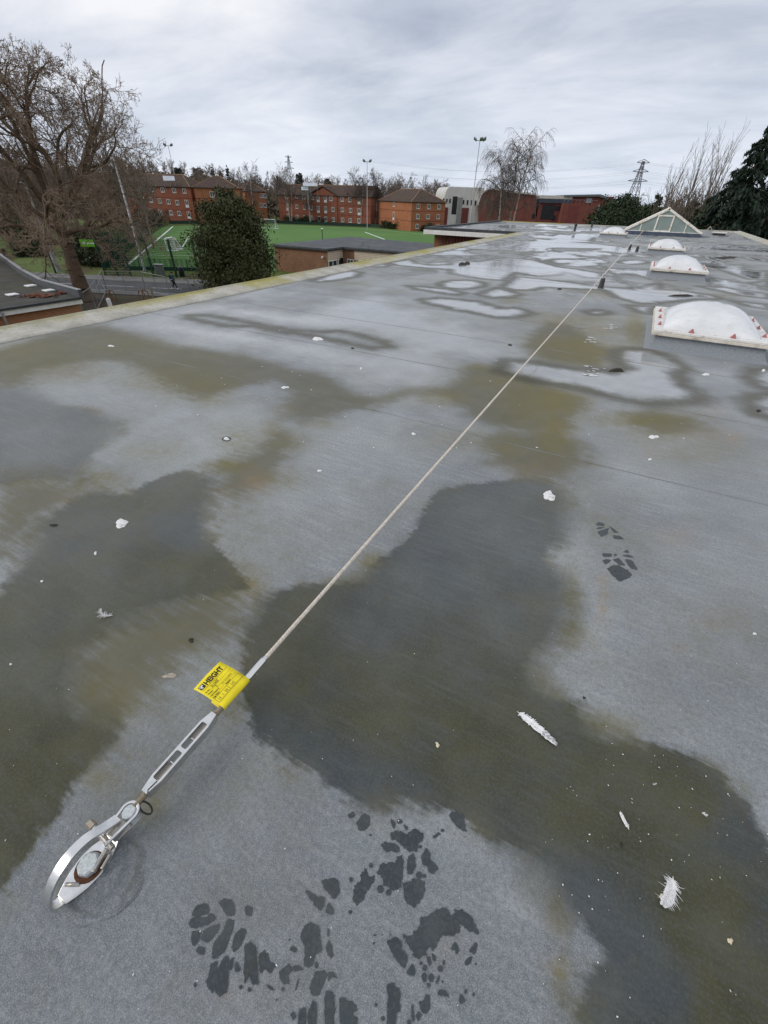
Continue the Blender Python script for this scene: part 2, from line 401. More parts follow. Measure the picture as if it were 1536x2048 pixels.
wet = field(px, py, WET, 1.0)
damp = field(px, py, DAMP, 1.0)
isle = field(px, py, ISLE, 1.5)
film = np.minimum(field(px, py, PUD[:1], 1.5), -isle)
pudo = field(px, py, PUD[1:], 1.5)
pud = np.minimum(pudo, -isle)
rimd = np.minimum(np.abs(pudo), np.where(field(px, py, PUD[:1], 1.5) > 0.25, np.abs(isle), 9.0))
def soft(L):
    o = np.zeros_like(px)
    for (u, v, ru, rv, s) in L:
        o = np.maximum(o, s * np.exp(-((pu - u) / ru) ** 2 - ((pv - v) / rv) ** 2))
    return np.where(front, o, 0.0)
olive, rust = soft(OLIVE), soft(RUST)
pale = soft([(620,1030,170,90,.9),(480,1090,60,60,.4),(300,780,150,45,.8),(430,870,130,55,.8),(650,900,140,60,.7),(1360,1230,170,110,.45),(1140,1110,50,40,.8),(1110,1340,60,60,.6),(900,1660,120,60,.6),(1050,1800,60,60,.6),(60,1010,80,30,.5),(1300,950,150,50,.3),(830,680,160,50,.5)])
near_shade = soft([(300,1850,420,330,.75),(600,2000,400,260,.6),(330,1500,170,160,.6),(800,1950,300,200,.45),(1480,1350,120,200,.3),(1480,960,120,120,.35)])  # painted shade: felt colour darkened near the camera, where the holder's body blocks sky
def blend(L, rad):
    num = np.zeros_like(px); den = np.zeros_like(px) + 1e-9; m_ = sum(q[2] for q in L) / len(L); num += m_ * 1e-9
    for (u, v, s) in L:
        w = 1.0 / (0.02 + (((pu - u) / rad) ** 2 + ((pv - v) / (rad * 0.75)) ** 2)) ** 1.6; num += w * s; den += w
    return np.where(front, num / den, m_)
silt = blend([(950,1480,.95),(640,1320,.85),(600,1230,.8),(1250,1600,.95),(1430,1830,1.3),(1470,2000,1.3),(1390,1580,1.),(850,1330,.75),(1050,1430,.8),(760,1420,.85),(540,1500,.1),(640,1570,.1),(760,1610,.2),(1150,1840,.1),(1240,1900,.05),(1180,1990,.3),(1330,1990,.1),(980,1060,.3),(870,1130,.2),(1050,1230,.45),(760,1250,.25),(1510,1640,.2),(1530,1850,.3),(300,1150,.95),(150,1230,.85),(40,1500,1.2),(100,1600,1.1),(200,1080,.7),(390,1060,.15),(360,985,.7),(100,870,.45),(430,1140,.85),(120,1330,.8),(20,1350,.9)], 60)
wetk = blend([(950,1480,.97),(620,1400,.98),(560,1280,.93),(1250,1600,.98),(1430,1830,1.),(1470,2000,1.),(850,1330,.9),(1050,1400,.92),(980,1060,.72),(870,1150,.8),(1060,1230,.78),(760,1250,.88),(1200,1900,.9),(300,1130,.9),(150,1230,.85),(40,1500,1.),(100,1620,.98),(200,1060,.8),(390,1050,.8),(360,985,.78),(200,860,.6),(60,860,.52),(430,1150,.85),(120,1330,.85)], 80); esoft = 0.022 + 0.13 * soft(ESOFT)
# gentle fall and ponding hollows of the deck
ht = 0.0004 * np.sin(px * 0.9 + 1.3) * np.sin(py * 0.55)
keep = ((gx[:-1, :-1] > -7.03) | (gy[:-1, :-1] > WY0)).ravel()
idx = np.arange(nx * ny).reshape(ny, nx)
F = np.stack([idx[:-1, :-1], idx[:-1, 1:], idx[1:, 1:], idx[1:, :-1]], -1).reshape(-1, 4)[keep]

# felt material: dry, damp, wet and flooded felt
roof_m, n = newmat('roofing_felt')
p = n.pos()
strk = n.noise(n.scalev(p, (4.0, 34.0, 1.0), R(-6)), 1.0, 5, 0.65)
strk2 = n.noise(n.scalev(p, (9.0, 90.0, 1.0), R(-4)), 1.0, 3, 0.6)
mid = n.noise(p, 5.0, 6, 0.6); big = n.noise(p, 0.9, 5, 0.55); clump = n.noise(p, 16.0, 5, 0.65)
g3 = n.noise(p, 62.0, 4, 0.75); grain = n.noise(p, 330.0, 2, 0.6); grain2 = n.noise(p, 120.0, 3, 0.7)
ws = n.math('ADD', n.attr('wet'), n.math('ADD', n.mapr(strk, 0, 1, -0.06, 0.06), n.mapr(clump, 0, 1, -0.05, 0.05)))
es = n.attr('esoft')
wetf = n.math('MULTIPLY', n.mapr(ws, n.math('MULTIPLY', es, -1.0), es, smooth=True), n.attr('wetk'), clamp=True)
ds = n.math('ADD', n.attr('damp'), n.math('ADD', n.mapr(strk, 0, 1, -0.16, 0.16), n.mapr(mid, 0, 1, -0.2, 0.2)))
dampf = n.math('MULTIPLY', n.mapr(ds, -0.12, 0.16, smooth=True), 0.85)
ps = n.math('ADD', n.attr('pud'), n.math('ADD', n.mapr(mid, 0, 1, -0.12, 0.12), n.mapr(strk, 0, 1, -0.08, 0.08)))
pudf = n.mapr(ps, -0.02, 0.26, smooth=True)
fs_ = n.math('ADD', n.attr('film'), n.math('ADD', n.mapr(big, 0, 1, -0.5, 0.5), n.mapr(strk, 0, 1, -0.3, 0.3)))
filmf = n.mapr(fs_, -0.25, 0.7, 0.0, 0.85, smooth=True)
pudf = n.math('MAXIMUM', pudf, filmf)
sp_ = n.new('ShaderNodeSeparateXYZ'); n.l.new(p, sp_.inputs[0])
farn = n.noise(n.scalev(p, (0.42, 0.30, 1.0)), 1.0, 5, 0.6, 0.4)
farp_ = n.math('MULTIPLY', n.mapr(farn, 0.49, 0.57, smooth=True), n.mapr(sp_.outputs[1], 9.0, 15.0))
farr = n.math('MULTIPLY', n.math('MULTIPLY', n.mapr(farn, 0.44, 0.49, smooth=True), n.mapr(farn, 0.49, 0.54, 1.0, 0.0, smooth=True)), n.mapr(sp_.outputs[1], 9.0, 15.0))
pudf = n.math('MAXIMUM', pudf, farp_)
rim = n.mapr(n.math('ADD', n.attr('rimd'), n.mapr(mid, 0, 1, -0.10, 0.14)), 0.02, 0.24, 1.0, 0.0, smooth=True)
rim = n.math('MAXIMUM', rim, n.math('MULTIPLY', farr, 0.8))
dry = n.mix(n.mapr(big, 0.35, 0.68), (0.103, 0.122, 0.134), (0.288, 0.320, 0.330))
dry = n.mix(n.mapr(n.noise(p, 2.2, 4, 0.5), 0.42, 0.62, 0, 0.6), dry, (0.120, 0.134, 0.156))
dry = n.mix(n.mapr(strk, 0.48, 0.75, 0, 0.45), dry, (0.40, 0.405, 0.39))
dry = n.mix(n.math('MULTIPLY', n.attr('pale'), n.mapr(strk, 0.3, 0.65, 0.35, 0.85)), dry, (0.34, 0.365, 0.37))
dry = n.mix(n.math('MULTIPLY', n.attr('near_shade'), n.mapr(mid, 0.3, 0.65, 0.6, 1.0)), dry, (0.105, 0.120, 0.135))  # mixes the painted near shade into the dry felt colour
dry = n.mix(n.mapr(n.math('ADD', n.math('MULTIPLY', grain, 0.6), n.math('MULTIPLY', grain2, 0.4)), 0.44, 0.60, 0.0, 0.9), dry, n.mix(0.5, dry, (0.48, 0.49, 0.49)))
dry = n.mix(n.mapr(g3, 0.5, 0.68, 0, 0.42), dry, (0.085, 0.095, 0.104))
dry = n.mix(n.mapr(g3, 0.48, 0.34, 0, 0.28), dry, (0.40, 0.41, 0.405))
dry = n.mix(n.mapr(n.noise(p, 0.35, 3, 0.5), 0.5, 0.68, 0, 0.45), dry, (0.36, 0.385, 0.39))
dry = n.mix(n.mapr(grain2, 0.50, 0.68, 0, 0.7), dry, (0.095, 0.103, 0.11))
slate = n.mix(n.mapr(mid, 0.35, 0.65), (0.029, 0.038, 0.043), (0.052, 0.066, 0.072))
sl_n = n.math('MULTIPLY', n.attr('silt'), n.mapr(n.noise(p, 3.0, 6, 0.6), 0.3, 0.6, 0.45, 1.6), clamp=True)
siltc = n.mix(n.mapr(mid, 0.3, 0.7), (0.037, 0.037, 0.014), (0.068, 0.065, 0.026))
wetc = n.mix(sl_n, slate, siltc)
wetc = n.mix(n.mapr(n.noise(p, 2.6, 6, 0.62), 0.5, 0.68, 0, 0.4), wetc, (0.092, 0.095, 0.082))
wetc = n.mix(n.mapr(strk, 0.52, 0.72, 0, 0.35), wetc, (0.088, 0.094, 0.09))
wetc = n.mix(n.mapr(n.noise(p, 7.0, 5, 0.7), 0.58, 0.72, 0, 0.6), wetc, (0.058, 0.050, 0.020))
wetc = n.mix(n.mapr(grain2, 0.48, 0.66, 0, 0.45), wetc, (0.095, 0.10, 0.095))
wetc = n.mix(n.mapr(g3, 0.5, 0.7, 0, 0.4), wetc, (0.030, 0.033, 0.032))
dampc = n.mix(n.mapr(mid, 0.3, 0.7), (0.088, 0.084, 0.052), (0.128, 0.121, 0.082))
colr = n.mix(dampf, dry, dampc)
ol = n.math('MULTIPLY', n.attr('olive'), n.mapr(n.math('ADD', n.math('MULTIPLY', clump, 0.5), n.math('MULTIPLY', strk2, 0.5)), 0.34, 0.60, 0.25, 1.3), clamp=True)
ru = n.math('MULTIPLY', n.attr('rust'), n.mapr(n.math('ADD', n.math('MULTIPLY', clump, 0.6), n.math('MULTIPLY', strk2, 0.4)), 0.36, 0.64, 0.1, 1.1), clamp=True)
colr = n.mix(n.math('MULTIPLY', ol, 0.95), colr, (0.148, 0.122, 0.024))
colr = n.mix(n.math('MULTIPLY', ru, 0.75), colr, (0.27, 0.175, 0.085))
moss = n.math('MULTIPLY', n.mapr(n.noise(p, 0.6, 6, 0.64), 0.48, 0.66, 0.0, 0.75), n.mapr(n.math('ADD', n.math('MULTIPLY', clump, 0.5), n.math('MULTIPLY', strk, 0.5)), 0.38, 0.6, 0.25, 1.0))
colr = n.mix(moss, colr, (0.118, 0.106, 0.046))
colr = n.mix(wetf, colr, wetc)
tide = n.math('MULTIPLY', n.math('MULTIPLY', n.mapr(ws, -0.1, 0.0, smooth=True), n.mapr(ws, 0.0, 0.07, 1, 0, smooth=True)), n.mapr(mid, 0.45, 0.65, 0.0, 0.45))
colr = n.mix(tide, colr, (0.110, 0.094, 0.036))
colr = n.mix(n.math('MULTIPLY', rim, 0.85), colr, (0.050, 0.048, 0.026))
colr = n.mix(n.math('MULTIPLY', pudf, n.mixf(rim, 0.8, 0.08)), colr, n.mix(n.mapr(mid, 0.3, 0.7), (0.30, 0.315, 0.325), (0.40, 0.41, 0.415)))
rg = n.mixf(wetf, 0.82, n.mapr(mid, 0.3, 0.7, 0.24, 0.42))
rg = n.mixf(n.math('MULTIPLY', dampf, 0.7), rg, 0.5)
rg = n.mixf(pudf, rg, n.mapr(clump, 0.35, 0.7, 0.04, 0.11))
hgt = n.math('ADD', n.math('MULTIPLY', grain, 0.6), n.math('MULTIPLY', grain2, 0.6))
hgt = n.math('ADD', hgt, n.math('MULTIPLY', strk, 0.5))
bst = n.math('MULTIPLY', n.mixf(pudf, 0.32, 0.02), n.mixf(wetf, 1.0, 0.55))
bs_ = n.out(colr, rg, 0.0, n.bump(hgt, bst, 0.004), 0.5, ior=1.4)
n.put(bs_.inputs['Sheen Weight'], n.math('MULTIPLY', n.math('MULTIPLY', n.math('SUBTRACT', 1.0, wetf), n.math('SUBTRACT', 1.0, dampf)), n.mixf(pudf, 0.14, 0.05)))
bs_.inputs['Sheen Roughness'].default_value = 0.55

me = mesh_np('roof', np.stack([px, py, ht], -1), F, [roof_m], True)
for nm, arr in (('wet', wet), ('damp', damp), ('pud', pud), ('film', film), ('rimd', rimd), ('wetk', wetk), ('esoft', esoft), ('pale', pale), ('near_shade', near_shade), ('olive', olive), ('rust', rust), ('silt', silt)):
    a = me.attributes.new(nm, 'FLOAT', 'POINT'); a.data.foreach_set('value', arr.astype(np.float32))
roof = tag(link(bpy.data.objects.new('roof', me)), kind='structure')

# lap seams of the felt sheets, one every sheet width
seam_m = vary('felt_lap', (0.14, 0.145, 0.142), (0.24, 0.245, 0.24), 2, 0.85, bump=0.3, third=(0.11, 0.10, 0.06), tscale=2.5)
for k, y in enumerate([3.15, 4.64, 6.08, 7.55, 9.02, 10.5, 12.0, 13.45, 16.4, 19.3, 22.2, 25.2, 28.1]):
    b = MB(); N_ = 60; V = []; Fq = []
    x0, x1 = -6.7, 5.8
    for i in range(N_ + 1):
        x = x0 + (x1 - x0) * i / N_; w = 0.004 + 0.0025 * math.sin(i * 1.7 + k); yy = y + 0.006 * math.sin(i * 0.35 + k) - 0.012 * i / N_ * (k % 3)
        h = 0.0004 * math.sin(x * 0.9 + 1.3) * math.sin(yy * 0.55)
        V += [(x, yy - w * (1 + yy * 0.12), h - 0.006), (x, yy - w * (0.4 + yy * 0.1), h + 0.0015), (x, yy + w, h + 0.0015), (x, yy + w * 1.3, h - 0.006)]
    for i in range(N_):
        for j in range(3): Fq.append((4 * i + j, 4 * i + 4 + j, 4 * i + 5 + j, 4 * i + 1 + j))
    b.raw(V, Fq).build('lap_seam', seam_m, roof)

# edge kerbs with lichen
kerb_m, n = newmat('lichen_kerb')
p = n.pos(); q = n.noise(p, 3.0, 6, 0.6); q2 = n.noise(p, 22.0, 5, 0.65); q3 = n.noise(p, 0.8, 4, 0.5)
c = n.mix(n.mapr(q, 0.35, 0.65), (0.36, 0.345, 0.29), (0.52, 0.50, 0.44))
c = n.mix(n.mapr(q2, 0.5, 0.68, 0, 0.5), c, (0.24, 0.23, 0.19))
sp = n.new('ShaderNodeSeparateXYZ'); n.l.new(p, sp.inputs[0])
lich = n.mapr(n.math('ADD', n.math('ADD', q3, n.math('MULTIPLY', q2, 0.35)), n.mapr(sp.outputs[0], -7.2, -6.7, 0.16, -0.12)), 0.62, 0.86)
c = n.mix(n.math('MULTIPLY', lich, 0.8), c, (0.34, 0.30, 0.055))
n.out(c, 0.9, 0, n.bump(q2, 0.35, 0.01), 0.3)
b = MB()
prof = [(-7.17, -0.14), (-7.17, 0.085), (-7.13, 0.10), (-7.08, 0.075), (-6.74, 0.028), (-6.70, 0.012), (-6.695, -0.05), (-7.1, -0.14)]
b.extr(prof, (0, 0, 0), (1, 0, 0), (0, 0, 1), (0, 1, 0), -2.6, WY0 - 0.01)
b.build('edge_kerb', kerb_m, roof, bevel=0.004)
b = MB(); b.extr([(x * -1 - 1.25, z) for x, z in prof], (0, 0, 0), (1, 0, 0), (0, 0, 1), (0, 1, 0), -2.6, RY1 + 0.2)
b.build('edge_kerb', kerb_m, roof, bevel=0.004)
b = MB(); b.box((-3.6, RY1 + 0.05, -0.02), (19.3, 0.35, 0.16)); b.build('edge_kerb', kerb_m, roof, bevel=0.01)
# the wing: dark upstand, white fascia
dark_m = vary('dark_flashing', (0.03, 0.033, 0.037), (0.06, 0.064, 0.07), 6, 0.6)
fascia_m = vary('white_fascia', (0.62, 0.62, 0.60), (0.76, 0.76, 0.74), 2, 0.55)
b = MB(); b.box((-10.2, WY0 - 0.02, 0.02), (6.2, 0.3, 0.16)); b.box((-13.15, 39.3, 0.02), (0.28, 17.3, 0.16)); b.build('upstand', dark_m, roof, bevel=0.01)
b = MB(); b.box((-10.2, WY0 - 0.2, -0.17), (6.26, 0.05, 0.24)); b.box((-13.32, 39.2, -0.17), (0.05, 17.6, 0.24)); b.build('fascia', fascia_m, roof, bevel=0.006)
b = MB(); b.box((-10.2, WY0 + 0.1, -0.16), (6.0, 0.5, 0.3)); b.build('soffit', dark_m, roof)
slat_m = vary('red_slats', (0.09, 0.03, 0.025), (0.16, 0.055, 0.04), 5, 0.7)
for k in range(22):
    MB().box((-12.2 + k * 0.21, WY0 + 0.35, -1.6), (0.12, 0.06, 2.5)).build('wall_slat', slat_m, roof)
wallm = vary('own_brick', (0.20, 0.09, 0.055), (0.30, 0.14, 0.085), 12, 0.85)
b = MB(); b.box((-0.62, 22.7, -3.9), (12.9, 50.2, 7.4)); b.build('wall', wallm, roof)
b = MB(); b.box((-10.0, 39.6, -3.95), (5.9, 16.4, 7.3)); b.build('wall', wallm, roof)

# ------------------------------------------------------------------ wet boot prints
film_m = roof_m
def chaikin(P, it=2):
    for _ in range(it):
        Q = []
        for i in range(len(P)):
            a = np.array(P[i]); b2 = np.array(P[(i + 1) % len(P)])
            Q += [a * 0.87 + b2 * 0.13, a * 0.13 + b2 * 0.87]
        P = Q
    return P
DABZ = [0.002]
def dab_mesh(polys, name):
    """thin film of water: every tread mark triangulated on its own, a hair above the felt"""
    V = []; Fq = []
    for pl in polys:
        DABZ[0] += 1; z = 0.0012 + 0.00022 * (int(DABZ[0]) % 7)
        pl = chaikin(pl, 1); pl2 = []
        for i_ in range(len(pl)):
            a_, b_2 = np.array(pl[i_]), np.array(pl[(i_ + 1) % len(pl)])
            for f_ in (0, 0.33, 0.67): pl2.append(a_ * (1 - f_) + b_2 * f_)
        Q = [np.array(at(u, v)) for u, v in pl2]
        c0 = sum(Q) / len(Q); R0 = np.mean([np.linalg.norm(q - c0) for q in Q])
        Q2 = [Vector((q[0] + random.gauss(0, 0.05) * R0, q[1] + random.gauss(0, 0.05) * R0)) for q in Q]
        tv, te, tf = delaunay_2d_cdt(Q2, [], [list(range(len(Q2)))], 1, 1e-6)[:3]
        o = len(V); V += [(q.x, q.y, z) for q in tv]; Fq += [tuple(o + i for i in f) for f in tf]
    b = MB(); b.raw(V, Fq)
    o = b.build(name, film_m, roof)
    for nm, val in (('wet', 0.4), ('damp', -1), ('pud', -1), ('film', -2), ('rimd', 9), ('wetk', 1.0), ('esoft', 0.02), ('olive', 0), ('rust', 0), ('silt', 0.0), ('pale', 0), ('near_shade', 0.6)):
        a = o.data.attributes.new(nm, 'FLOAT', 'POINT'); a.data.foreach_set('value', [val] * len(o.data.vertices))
    return o
A_ = lambda L: pts(L, 340, 1780, 4.267)
B_ = lambda L: pts(L, 640, 1600, 4.267)
C_ = lambda L: pts(L, 1024, 1024, 3.0)
E_ = lambda x, y, rx, ry: [(x + rx * math.cos(k * math.pi / 3), y + ry * math.sin(k * math.pi / 3)) for k in range(6)]
dab_mesh([A_(l) for l in [
 [(185,210),(220,140),(300,110),(340,160),(335,200),(240,230)],[(160,285),(190,235),(250,235),(300,240),(350,195),(395,240),(330,290),(260,320),(200,330)],
 [(415,110),(450,70),(530,80),(560,200),(500,230),(450,170)],[(635,150),(660,130),(705,150),(700,230),(650,215)],[(180,430),(190,350),(260,345),(250,430),(200,485)],
 [(260,430),(290,340),(430,285),(400,360),(330,455)],[(350,570),(380,440),(460,330),(500,240),(555,260),(530,370),(470,520),(410,580)],[(525,490),(550,380),(620,320),(655,350),(610,470),(545,535)],
 [(220,520),(240,480),(300,490),(295,555),(245,545)],[(340,640),(410,600),(400,720),(370,890),(330,840),(300,790),(335,720)],[(425,640),(460,570),(505,575),(500,740),(480,880),(420,905),(380,880),(390,770)],
 [(550,660),(570,600),(605,690),(560,700)],[(635,470),(680,450),(735,470),(750,680),(755,800),(700,800),(670,720),(640,820),(630,700)],[(755,560),(800,510),(840,540),(850,610),(905,640),(860,720),(825,670),(770,720),(760,640)],
 [(1015,510),(1040,475),(1085,500),(1075,535)],[(930,700),(1020,620),(1050,680),(1010,720),(1015,800),(970,800),(935,760)],[(1045,650),(1080,640),(1140,680),(1100,690),(1060,700)],
 [(820,805),(860,820),(895,860),(850,850)],E_(605,830,16,20),E_(680,850,18,22),E_(215,810,14,22),E_(1020,425,10,10),E_(965,845,14,18),E_(910,938,8,10),[(505,690),(520,590),(550,570),(525,680)]]], 'wet_footprint')
dab_mesh([A_(l) for l in [
 [(1145,310),(1180,285),(1265,300),(1280,400),(1300,520),(1240,550),(1220,640),(1140,665),(1150,500),(1110,380)],[(1345,330),(1360,330),(1355,400),(1340,390)],[(1325,490),(1355,420),(1380,470),(1395,560),(1375,590),(1345,550)],
 [(1240,690),(1330,690),(1345,730),(1300,830),(1270,905),(1200,890),(1200,810)],[(1345,700),(1400,700),(1430,760),(1380,740),(1350,790)],[(1025,1060),(1055,1035),(1075,1080),(1050,1115)],
 [(1090,1150),(1100,1020),(1150,1000),(1165,1060),(1155,1180),(1090,1190)],[(1170,1180),(1180,1030),(1220,940),(1255,960),(1245,1180)],[(1320,1060),(1325,940),(1350,855),(1395,890),(1410,1040),(1385,1090),(1400,1180),(1320,1180)],E_(1250,640,18,30),[(1065,870),(1080,790),(1100,750),(1090,830)]]]
 + [B_(l) for l in [[(45,1640),(70,1620),(115,1650),(130,1800),(110,1830),(130,1930),(40,1930),(40,1800)],[(165,1700),(190,1680),(290,1730),(320,1790),(270,1830),(320,1860),(315,1930),(165,1930)]]], 'wet_footprint')
dab_mesh([B_(l) for l in [
 [(5,690),(60,675),(130,665),(160,690),(175,780),(120,850),(80,800),(40,770)],[(45,960),(60,900),(80,875),(110,930),(120,980),(70,975)],[(-130,780),(-110,770),(0,830),(45,830),(20,930),(0,940),(-60,880)],
 [(345,640),(385,580),(410,620),(420,660),(465,640),(470,690),(400,780),(360,870),(320,905),(275,860),(290,730),(350,690)],[(480,620),(520,545),(640,540),(660,480),(700,475),(712,560),(705,650),(690,740),(640,775),(600,760),(545,735),(520,660)],[(700,715),(760,700),(800,670),(890,690),(900,760),(870,850),(800,920),(740,880),(715,810)],
 [(520,390),(545,355),(620,370),(670,390),(680,450),(620,440),(560,445)],[(600,290),(650,262),(700,270),(740,300),(800,240),(880,290),(885,340),(840,370),(830,440),(760,440),(690,390),(660,345),(610,330)],
 [(745,600),(745,490),(790,455),(815,500),(815,570),(785,640),(745,635)],[(860,480),(910,405),(935,450),(940,510),(1015,580),(960,640),(930,610),(910,560),(870,550)],[(310,190),(370,110),(425,135),(430,210),(380,265),(330,260)],[(230,130),(290,95),(300,140),(260,160)],
 E_(515,760,32,38),E_(585,790,26,30),E_(845,645,28,35),E_(435,560,18,24),E_(265,680,16,24),E_(258,957,18,18),[(600,155),(650,200),(630,250),(610,220)],E_(680,185,26,22),[(710,205),(750,230),(745,260),(725,245)],E_(890,650,18,18),E_(855,400,16,16),E_(430,300,10,12),[(955,315),(1010,275),(1035,290),(980,330)],E_(1045,260,18,16),[(1095,130),(1130,100),(1225,120),(1235,210),(1250,270),(1220,270),(1140,200)]]], 'wet_footprint')
dab_mesh([B_(l) for l in [
 [(840,1110),(860,1020),(920,980),(1000,930),(1090,930),(1150,1000),(1190,1070),(1200,1120),(1150,1150),(1060,1160),(1000,1200),(970,1290),(930,1250),(900,1320),(835,1360),(790,1290),(720,1220),(705,1150),(790,1140)],
 [(1140,930),(1220,940),(1300,1010),(1330,1070),(1360,1145),(1300,1130),(1220,1080),(1150,1010)],[(565,1210),(640,1175),(690,1200),(700,1280),(750,1330),(730,1440),(690,1420),(620,1320)],[(735,1470),(790,1390),(820,1470),(800,1500),(750,1490)],
 [(905,1340),(940,1330),(955,1400),(930,1420)],[(950,1300),(990,1340),(985,1380),(960,1370)],E_(1025,1440,26,30),[(920,1510),(950,1475),(975,1510),(960,1560),(930,1545)],[(865,1500),(885,1470),(915,1490),(900,1560),(880,1550)],[(905,1560),(945,1570),(930,1610),(915,1600)],E_(860,1395,14,18),
 [(1230,1400),(1250,1350),(1300,1330),(1290,1390),(1250,1415)],[(1265,1290),(1330,1210),(1345,1230),(1320,1320)],[(1110,1280),(1150,1205),(1175,1240),(1190,1290),(1160,1320),(1150,1280)],[(1000,1640),(1030,1610),(1090,1650),(1105,1690),(1060,1670),(1010,1670)],
 [(1185,1720),(1195,1650),(1220,1670),(1240,1720),(1200,1745)],E_(1242,1635,12,24),E_(1310,1660,10,22),E_(1330,1400,8,12),E_(1045,1550,9,14),[(985,1560),(1015,1490),(1025,1510),(1000,1570)],E_(1055,1390,10,24),[(890,1400),(915,1420),(900,1465),(870,1440)]]], 'wet_footprint')
dab_mesh([B_(l) for l in [
 [(570,1570),(620,1560),(680,1610),(685,1680),(670,1740),(690,1800),(650,1820),(640,1930),(570,1930),(575,1750)],E_(478,1748,12,20),E_(538,1865,20,24),[(840,1720),(880,1720),(900,1660),(935,1660),(940,1780),(900,1830),(860,1800)],[(815,1840),(840,1800),(870,1830),(840,1890)],[(775,1760),(795,1740),(805,1890),(785,1890)],E_(760,1900,18,30),E_(468,1155,16,8),E_(460,1222,10,10),E_(530,1150,8,6),E_(600,1150,7,6)]], 'wet_footprint')
dab_mesh([C_(l) for l in [
 [(500,80),(520,60),(550,70),(555,85)],[(510,120),(580,95),(575,130),(540,152)],[(500,105),(525,90),(560,95)],[(580,85),(600,95),(640,125),(610,125)],[(605,140),(650,145),(672,165),(610,162)],
 [(540,248),(600,250),(595,270),(545,268)],[(540,290),(565,283),(598,290),(560,318)],[(600,285),(640,275),(680,325),(640,320)],[(660,262),(700,255),(735,275),(690,272)],[(665,240),(695,225),(700,248)],[(675,285),(720,290),(755,350),(710,340)],[(568,340),(600,320),(650,325),(700,355),(715,370),(705,400),(640,418),(600,380)],E_(620,258,10,8)]], 'wet_footprint')

# ------------------------------------------------------------------ bird droppings, specks, litter
drop_m = vary('dropping_white', (0.72, 0.72, 0.70), (0.86, 0.86, 0.84), 60, 0.75, bump=0.4, third=(0.45, 0.44, 0.40), tscale=50)
def blob(u, v, ru, rv, h=0.004, n_=22, name='bird_dropping', mat=None, rough=0.16, parent=None):
    c0 = at(u, v); a = at(u + ru, v) - c0; b0 = at(u, v - rv) - c0
    ph = [random.uniform(0, 6.28) for _ in range(4)]
    V = [c0 + np.array([0, 0, h + 0.001])]; Fq = []
    for ring, (s, z) in enumerate(((0.55, h * 0.85), (1.0, -0.0005))):
        for k in range(n_):
            t = 2 * math.pi * k / n_
            w = s * (1 + rough * (math.sin(2 * t + ph[0]) + 0.7 * math.sin(3 * t + ph[1]) + 0.6 * math.sin(5 * t + ph[2]) + 0.4 * math.sin(9 * t + ph[3])))
            V.append(c0 + a * math.cos(t) * w + b0 * math.sin(t) * w + np.array([0, 0, z + 0.002]))
    for k in range(n_):
        k2 = (k + 1) % n_
        Fq.append((0, 1 + k, 1 + k2)); Fq.append((1 + k, 1 + n_ + k, 1 + n_ + k2, 1 + k2))
    V = [np.array(q) - np.array([c0[0], c0[1], 0]) for q in V]
    b = MB(); b.raw(V, Fq); o = b.build(name, mat or drop_m, parent, smooth=True); o.location = (c0[0], c0[1], 0)
    return o
for (u, v, ru, rv, lab) in [
 (243,1047,13,8,'large white bird dropping on the dark olive patch above the white downy feather'),
 (1098,992,12,9,'large white bird dropping at the top of the central dark puddle'),
 (1307,874,9,4,'white oval bird dropping below the rippled puddle right of the cable'),
 (1412,749,9,2.2,'thin white bird dropping in front of the nearest dome skylight'),
 (1527,741,4,2.5,'small white bird dropping at the right edge of the picture below the skylight'),
 (635,678,12,3.2,'long white bird dropping beside the dry islands in the pale water'),
 (570,775,7,2.6,'white splash of bird dropping on the olive felt left of the cable'),
 (453,878,7,3.2,'round white bird dropping with a dark ring on the grey felt'),
 (222,692,6,1.8,'small white bird dropping close to the left roof edge'),
 (827,868,4,2.6,'small curled white bird dropping just left of the cable'),
 (639,942,4,2.5,'tiny white bird dropping on the plain grey felt left of the cable'),
 (191,1107,3,3.4,'small white bird dropping below the large dropping on the left'),
 (84,1163,3,2.2,'small white bird dropping near the left edge above the downy feather'),
 (1509,1268,4,2.4,'small white bird dropping on the grey felt at the far right'),
 (1300,919,4,2,'small cream coloured dropping below the white oval one on the right'),
 (22,1329,3,2,'tiny white bird dropping on the dark patch at the left edge'),
 (722,737,2.5,2,'tiny white bird dropping on the pale felt above the olive patch')]:
    o = blob(u, v, ru, rv); tag(o, lab, 'bird dropping', 'bird droppings on the roof')
ringm = vary('dropping_ring', (0.06, 0.062, 0.06), (0.10, 0.10, 0.095), 30, 0.7)
o = blob(453, 878, 9.5, 4.6, 0.0005, name='dark_ring', mat=ringm, rough=0.03); o.location.z = 0.0004
tag(o, 'dark ring stain round the white dropping left of the cable', 'stain')
V = []; Fq = []
for k in range(260):
    if k < 130: u, v = random.uniform(0, 1536), random.uniform(900, 2040); s = random.uniform(0.0006, 0.0019)
    elif k < 190: u, v = random.gauss(1300, 110), random.gauss(1660, 130); s = random.uniform(0.0007, 0.0021)
    else: u, v = random.uniform(200, 1530), random.uniform(650, 900); s = random.uniform(0.003, 0.008)
    q = at(u, v); o_ = len(V); t = random.uniform(0, 6.28); e2 = random.uniform(0.5, 1.9)
    for j in range(5):
        a2 = 2 * math.pi * j / 5
        xx, yy = s * e2 * math.cos(a2), s * math.sin(a2)
        V.append((q[0] + xx * math.cos(t) - yy * math.sin(t), q[1] + xx * math.sin(t) + yy * math.cos(t), 0.003))
    V.append((q[0], q[1], 0.003 + s * 0.6))
    Fq += [(o_ + j, o_ + (j + 1) % 5, o_ + 5) for j in range(5)]
MB().raw(V, Fq).build('white_specks', drop_m, None, label='tiny white specks scattered over the wet felt', cat='specks', kind='stuff')
